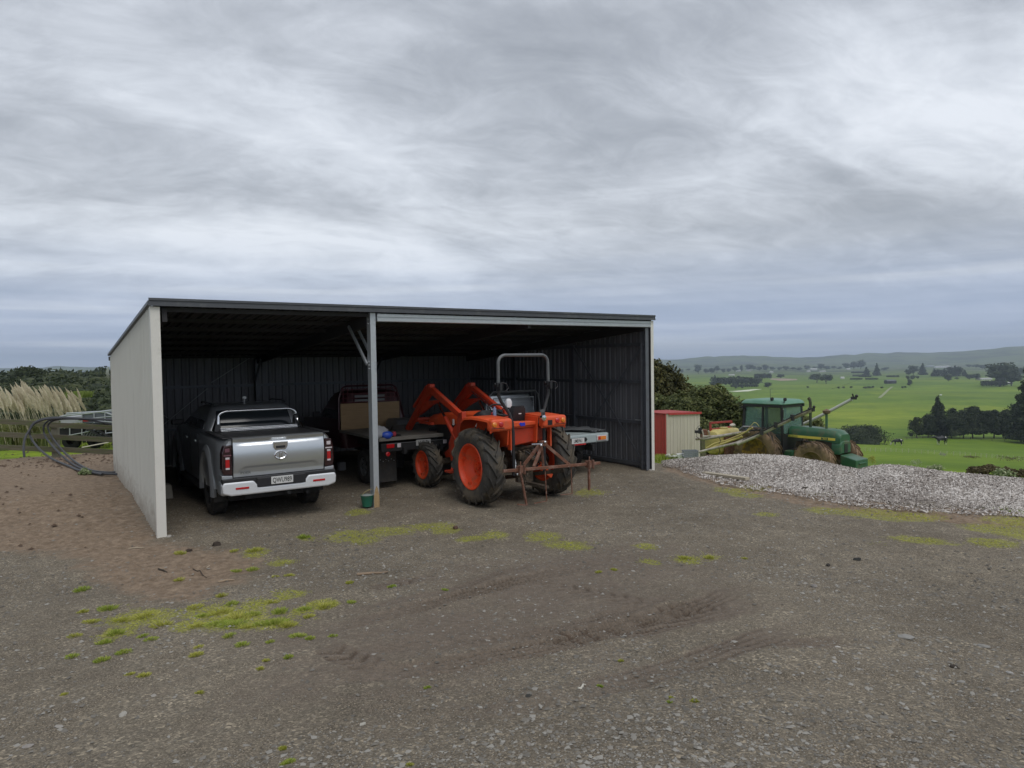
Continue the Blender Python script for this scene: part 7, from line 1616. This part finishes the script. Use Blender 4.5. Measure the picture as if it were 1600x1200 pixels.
# ================================================================== YARD DETAIL: stones, tufts, sticks
def stones():
    rs = np.random.RandomState(8); n = 110000
    a = np.radians(rs.uniform(-39, 39, n)); r = 2.3+(16-2.3)*rs.random(n)**1.35; X, Y = r*np.sin(a), r*np.cos(a)
    ji = np.clip(np.searchsorted(GR, r), 1, len(GR)-1); jj = np.clip(np.searchsorted(GA, np.degrees(a)), 1, len(GA)-1); Z = GV[ji, jj, 2]*.5+GV[ji-1, jj-1, 2]*.5
    den = fbm(X*.6, Y*.6, 3, 201); keep = rs.random(n) < np.clip(.55+den*1.5, .12, 1)
    ps = np.maximum(poly_mask(X, Y, SOIL[0], .5), 0); keep &= rs.random(n) > ps*.75
    mdm = poly_mask(X, Y, MUD[0], .8); keep &= rs.random(n) > mdm*.55
    X, Y, Z = X[keep], Y[keep], Z[keep]; n = len(X)
    s = .0045+.015*rs.random(n)**7.5; s *= np.where(np.hypot(X, Y) > 8, 1.25, 1)
    base = np.array([(1, 0, 0), (0, 1, 0), (-1, 0, 0), (0, -1, 0), (.1, .1, 1), (0, 0, -.6)]); V = base[None]*np.stack([s*(.8+.7*rs.random(n)), s*(.7+.5*rs.random(n)), s*(.35+.4*rs.random(n))], 1)[:, None, :]
    V = V+rs.normal(size=V.shape)*s[:, None, None]*.15; th = rs.random(n)*6.28; c, sn = np.cos(th)[:, None], np.sin(th)[:, None]
    vx, vy = V[..., 0]*c-V[..., 1]*sn, V[..., 0]*sn+V[..., 1]*c; V = np.stack([vx+X[:, None], vy+Y[:, None], V[..., 2]+Z[:, None]+s[:, None]*.15], -1)
    T = np.array([(0, 1, 4), (1, 2, 4), (2, 3, 4), (3, 0, 4)]); F = (np.arange(n)*6)[:, None, None]+T[None]
    o = link('gravel', np_mesh('gravel', V.reshape(-1, 3), F.reshape(-1, 3), [leafmat('gravel_stones', (.09, .083, .072), (.20, .185, .16), (.30, .285, .255), trans=0, rough=.85)])); tag(o, 'loose grey gravel scattered over the yard', 'gravel', kind='stuff')
stones()
def rock(px, py, wpx, col, label, cat='stone', flat=.35, seed=1, name='stone', sy=.7):
    x, y = gpx(px, py); r = math.hypot(x, y); w = wpx*r/FPX/2; m = MB(); lump(m, (0, 0, 0), 1., (1, sy, flat), seed, .28, 7)
    m.v = [(p[0]*w, p[1]*w, p[2]*w) for p in m.v]; o = m.build(name, mat(name+'_tone', col, .85, var=.15, scale=20), None, loc=(x, y, gz(x, y)+w*flat*.35), rot=(0, 0, seed)); tag(o, label, cat)
rock(192, 1120, 15, (.34, .32, .28), 'flat pale stone in the lower left of the yard, right of the other pale one', seed=2); rock(92, 1134, 12, (.30, .28, .25), 'flat pale stone near the bottom left corner of the yard', seed=3)
rock(567, 1134, 11, (.38, .36, .31), 'small light angular stone at the bottom centre-left of the yard', seed=4); rock(826, 1158, 11, (.24, .22, .20), 'grey-brown stone casting a small dark shade at the bottom centre', seed=5, flat=.6)
rock(240, 1087, 9, (.30, .28, .25), 'small pale stone above the two flat ones at lower left', seed=6); rock(43, 1166, 13, (.26, .24, .22), 'dull flat stone close to the bottom left corner', seed=7)
rock(712, 825, 12, (.085, .045, .030), 'brown clod of earth on the mossy ground before the tractor', 'clod', .6, 8, 'clod'); rock(339, 851, 14, (.04, .028, .02), 'large dark clod of earth right of the shed corner', 'clod', .6, 9, 'clod'); rock(295, 860, 9, (.045, .03, .022), 'small dark clod of earth nearest the shed corner', 'clod', .6, 10, 'clod')
rock(1272, 917, 11, (.24, .22, .20), 'brownish stone right of the yard centre', seed=11, flat=.5); rock(1416, 993, 24, (.26, .25, .23), 'broad flat stone embedded in the right part of the yard', seed=12, flat=.14); rock(1309, 1007, 9, (.42, .40, .36), 'small whitish stone left of the broad flat one', seed=13)
rock(1304, 1036, 9, (.34, .33, .31), 'small pale sliver of stone below the whitish one', seed=14, flat=.25); rock(1538, 1007, 14, (.24, .23, .21), 'grey stone at the right of the broad flat one', seed=15, flat=.3); rock(1339, 876, 13, (.02, .02, .018), 'dark damp lump in the gravel right of centre', 'clod', .4, 16, 'clod'); rock(1294, 882, 8, (.03, .025, .02), 'dark little lump left of the damp one', 'clod', .6, 17, 'clod')
rock(1491, 1041, 11, (.04, .03, .022), 'dark crumbly clod at the lower right', 'clod', .5, 18, 'clod'); rock(1257, 765, 10, (.04, .03, .02), 'dark clod at the foot of the chip pile', 'clod', .5, 19, 'clod'); rock(826, 1089, 13, (.035, .034, .03), 'dark flat lump in the lower middle of the yard', 'clod', .3, 20, 'clod')
rock(1578, 1050, 9, (.36, .35, .33), 'pale stone near the right edge of the yard', seed=21); rock(1502, 1063, 11, (.25, .24, .22), 'flat grey stone below the dark clod at lower right', seed=22, flat=.25); rock(1254, 1051, 8, (.33, .32, .3), 'small pale stone left of lower right clods', seed=23)
def stick(p0, p1, r, col, label, name='stick'):
    a, c = gpx(*p0), gpx(*p1); m = MB(); pts = []
    for k in range(5):
        t = k/4; x, y = a[0]+(c[0]-a[0])*t, a[1]+(c[1]-a[1])*t; pts.append((x+random.uniform(-.01, .01), y+random.uniform(-.015, .015), gz(x, y)+r*.8+random.uniform(0, .006)))
    m.tube(pts, [r, r*1.1, r, r*.8, r*.4], 6); o = m.build(name, mat('stick_tone', col, .9, var=.2), None); tag(o, label, 'stick')
stick((341, 911), (366, 909), .012, (.33, .25, .17), 'pale straight stick on the soil below the shed corner'); stick((247, 892), (262, 896), .010, (.04, .03, .02), 'short dark stick at the edge of the brown soil'); stick((303, 889), (322, 903), .007, (.05, .035, .025), 'thin dark twig left of the pale stick')
stick((558, 901), (606, 894), .016, (.26, .19, .13), 'long flat brown bark strip left of the yard centre'); stick((200, 858), (226, 856), .010, (.36, .3, .22), 'pale twig lying on the soil close to the shed wall'); stick((905, 1074), (917, 1070), .008, (.5, .48, .42), 'tiny white splinter in the lower middle of the yard')
TUFT = [(128, 923, 12, 6, 0), (130, 958, 9, 5, 1), (169, 953, 15, 7, 0), (143, 972, 13, 4, 1), (192, 968, 16, 6, 1), (228, 959, 20, 5, 1), (182, 988, 13, 7, 0), (223, 992, 10, 4, 0), (236, 997, 12, 4, 0), (164, 1002, 12, 7, 0), (117, 994, 11, 3, 1), (194, 1018, 13, 5, 0), (160, 1030, 12, 6, 0), (113, 1022, 10, 4, 0), (203, 1053, 8, 4, 1), (225, 1055, 11, 5, 1), (252, 976, 18, 5, 1), (307, 1021, 12, 5, 1), (310, 1010, 9, 3, 1),
        (358, 995, 11, 5, 0), (378, 1010, 13, 5, 0), (422, 1007, 8, 4, 0), (465, 997, 16, 5, 0), (485, 1000, 9, 5, 0), (520, 997, 9, 4, 0), (451, 1031, 9, 6, 0), (416, 1036, 7, 4, 1), (407, 1047, 7, 4, 1), (312, 1082, 8, 4, 1), (438, 955, 15, 7, 0), (424, 942, 14, 5, 1), (475, 953, 13, 5, 0), (483, 964, 11, 5, 1), (510, 948, 20, 5, 1), (549, 942, 9, 4, 0), (310, 978, 16, 5, 1), (305, 950, 14, 5, 1), (347, 930, 10, 6, 1), (362, 944, 12, 6, 0), (318, 962, 14, 5, 0),
        (340, 976, 22, 6, 0), (365, 977, 26, 6, 0), (372, 965, 26, 7, 1), (345, 958, 20, 7, 1), (395, 960, 14, 7, 0), (408, 976, 16, 7, 0), (430, 975, 24, 9, 0), (450, 977, 16, 7, 1), (386, 980, 18, 5, 1), (475, 841, 12, 6, 0), (612, 916, 9, 5, 0), (695, 920, 7, 3, 0), (668, 1078, 7, 4, 0), (937, 1071, 7, 4, 0), (970, 1030, 6, 4, 1), (935, 897, 7, 4, 1), (959, 893, 7, 4, 1), (1048, 1087, 6, 3, 1), (1085, 1095, 8, 5, 1), (545, 915, 7, 4, 1), (282, 865, 10, 5, 1), (280, 908, 9, 5, 1), (370, 893, 9, 5, 0), (395, 890, 11, 5, 0), (398, 862, 14, 6, 1), (366, 863, 8, 4, 1), (430, 903, 7, 4, 1), (452, 900, 10, 4, 1), (547, 913, 7, 4, 1), (442, 1172, 8, 5, 1), (450, 1194, 14, 5, 0), (1046, 1094, 6, 4, 0), (640, 1192, 8, 4, 1), (1070, 873, 12, 5, 1), (1108, 872, 9, 5, 1), (1163, 873, 6, 3, 1), (100, 1085, 6, 3, 1)]
def tufts():
    rs = np.random.RandomState(12); V = []; K = []
    def clump(x, y, w, d, h, n, k):
        for _ in range(n):
            a = rs.random()*6.28; q = rs.random()**.6; bx, by = x+math.cos(a)*q*w, y+math.sin(a)*q*d; hh = h*rs.uniform(.35, 1.)*(1-.5*q); lx, ly = (bx-x)*.6+rs.normal()*hh*.3, (by-y)*.6+rs.normal()*hh*.3; z = gz(bx, by)-.003
            t = rs.random()*3.14; ww = .0022+.0012*rs.random(); dx, dy = math.cos(t)*ww, math.sin(t)*ww
            V.append([(bx-dx, by-dy, z), (bx+dx, by+dy, z), (bx+lx*.7+dx*.8, by+ly*.7+dy*.8, z+hh*.8), (bx+lx-dx*.2, by+ly-dy*.2, z+hh)]); K.append(k)
    for px, py, w, h, k in TUFT:
        x, y = gpx(px, py); r = math.hypot(x, y); W_ = w*r/FPX*.62; clump(x, y, W_, W_*1.1, h*r/FPX*1.25, int(60+w*15), k)
    for px, py, w, h in MOSS:
        for _ in range(int(w*h/26)+2):
            qx, qy = px+rs.normal()*w*.45, py+rs.normal()*h*.45; x, y = gpx(qx, qy); clump(x, y, .10, .12, .022, 26, 1)
    V = np.array(V); K = np.array(K)
    for k, nm, lb in ((0, 'green_tufts', 'bright green grass tufts growing through the gravel'), (1, 'yellow_green_tufts', 'yellowish moss and short weeds in patches over the yard')):
        v = V[K == k]; o = link(nm, np_mesh(nm, v.reshape(-1, 3), np.arange(len(v)*4).reshape(-1, 4), [M['blade'] if k == 0 else M['blade_y']])); tag(o, lb, 'grass', kind='stuff')
tufts()
def soil_litter():
    rs = np.random.RandomState(33); n = 9000; P0 = np.array(SOIL[0]); lo, hi = P0.min(0), P0.max(0); lo[0] = max(lo[0], -17); X, Y = rs.uniform(lo[0], hi[0], n), rs.uniform(lo[1], hi[1], n); k = poly_mask(X, Y, SOIL[0], .5) > rs.random(n)*.9; X, Y = X[k], Y[k]; n = len(X)
    L_ = .008+.04*rs.random(n)**3; a = rs.random(n)*6.28; Z = np.array([gz(x, y) for x, y in zip(X, Y)])+.004; dx, dy = np.cos(a)*L_, np.sin(a)*L_; w = .003+.003*rs.random(n); px, py = -np.sin(a)*w, np.cos(a)*w
    V = np.stack([np.stack([X-dx-px, Y-dy-py, Z], 1), np.stack([X+dx-px, Y+dy-py, Z+.003], 1), np.stack([X+dx+px, Y+dy+py, Z+.006], 1), np.stack([X-dx+px, Y-dy+py, Z+.004], 1)], 1)
    o = link('soil_litter', np_mesh('litter', V.reshape(-1, 3), np.arange(4*n).reshape(-1, 4), [leafmat('bark_litter', (.06, .04, .03), (.24, .18, .12), (.45, .38, .28), trans=0)])); tag(o, 'small wood chips and bark scattered over the brown soil', 'litter', kind='stuff')
soil_litter()
def clods():
    rs = np.random.RandomState(44); m = MB(); base = [(1, 0, 0), (0, 1, 0), (-1, 0, 0), (0, -1, 0), (.1, .1, 1), (0, 0, -.6)]
    for k in range(480):
        px, py = rs.uniform(-60, 184), (rs.uniform(699, 733) if k < 420 else rs.uniform(699, 860)); x, y = gpx(px, py)
        if px > 150 and py > 728: continue
        w = .015+.045*rs.random()**2.2; z = gz(x, y)+w*.3; a = rs.random()*6.28; c, s_ = math.cos(a), math.sin(a)
        m.add([(x+w*(q[0]*c-q[1]*s_)*rs.uniform(.7, 1.3), y+w*(q[0]*s_+q[1]*c)*rs.uniform(.7, 1.3), z+w*q[2]*.6) for q in base], [(0, 1, 4), (1, 2, 4), (2, 3, 4), (3, 0, 4)])
    tag(m.build('soil_clods', mat('dark_turned_soil', (.085, .055, .036), .95, var=.35)), 'dark clods of turned soil under the timber fence', 'soil', kind='stuff')
clods()
# ================================================================== AIR
def haze():
    m = bpy.data.materials.new('haze_air'); m.use_nodes = True; nt = m.node_tree; nt.nodes.clear(); o = nt.nodes.new('ShaderNodeOutputMaterial'); v = nt.nodes.new('ShaderNodeVolumePrincipled')
    v.inputs['Color'].default_value = (.74, .86, 1., 1); v.inputs['Density'].default_value = HAZE; v.inputs['Anisotropy'].default_value = .2; nt.links.new(v.outputs[0], o.inputs['Volume'])
    b = MB(); b.box((0, 0, 40), (21200, 21200, 320)); h = b.build('haze', m); tag(h, kind='stuff')
HAZE = 1.2e-4
haze()
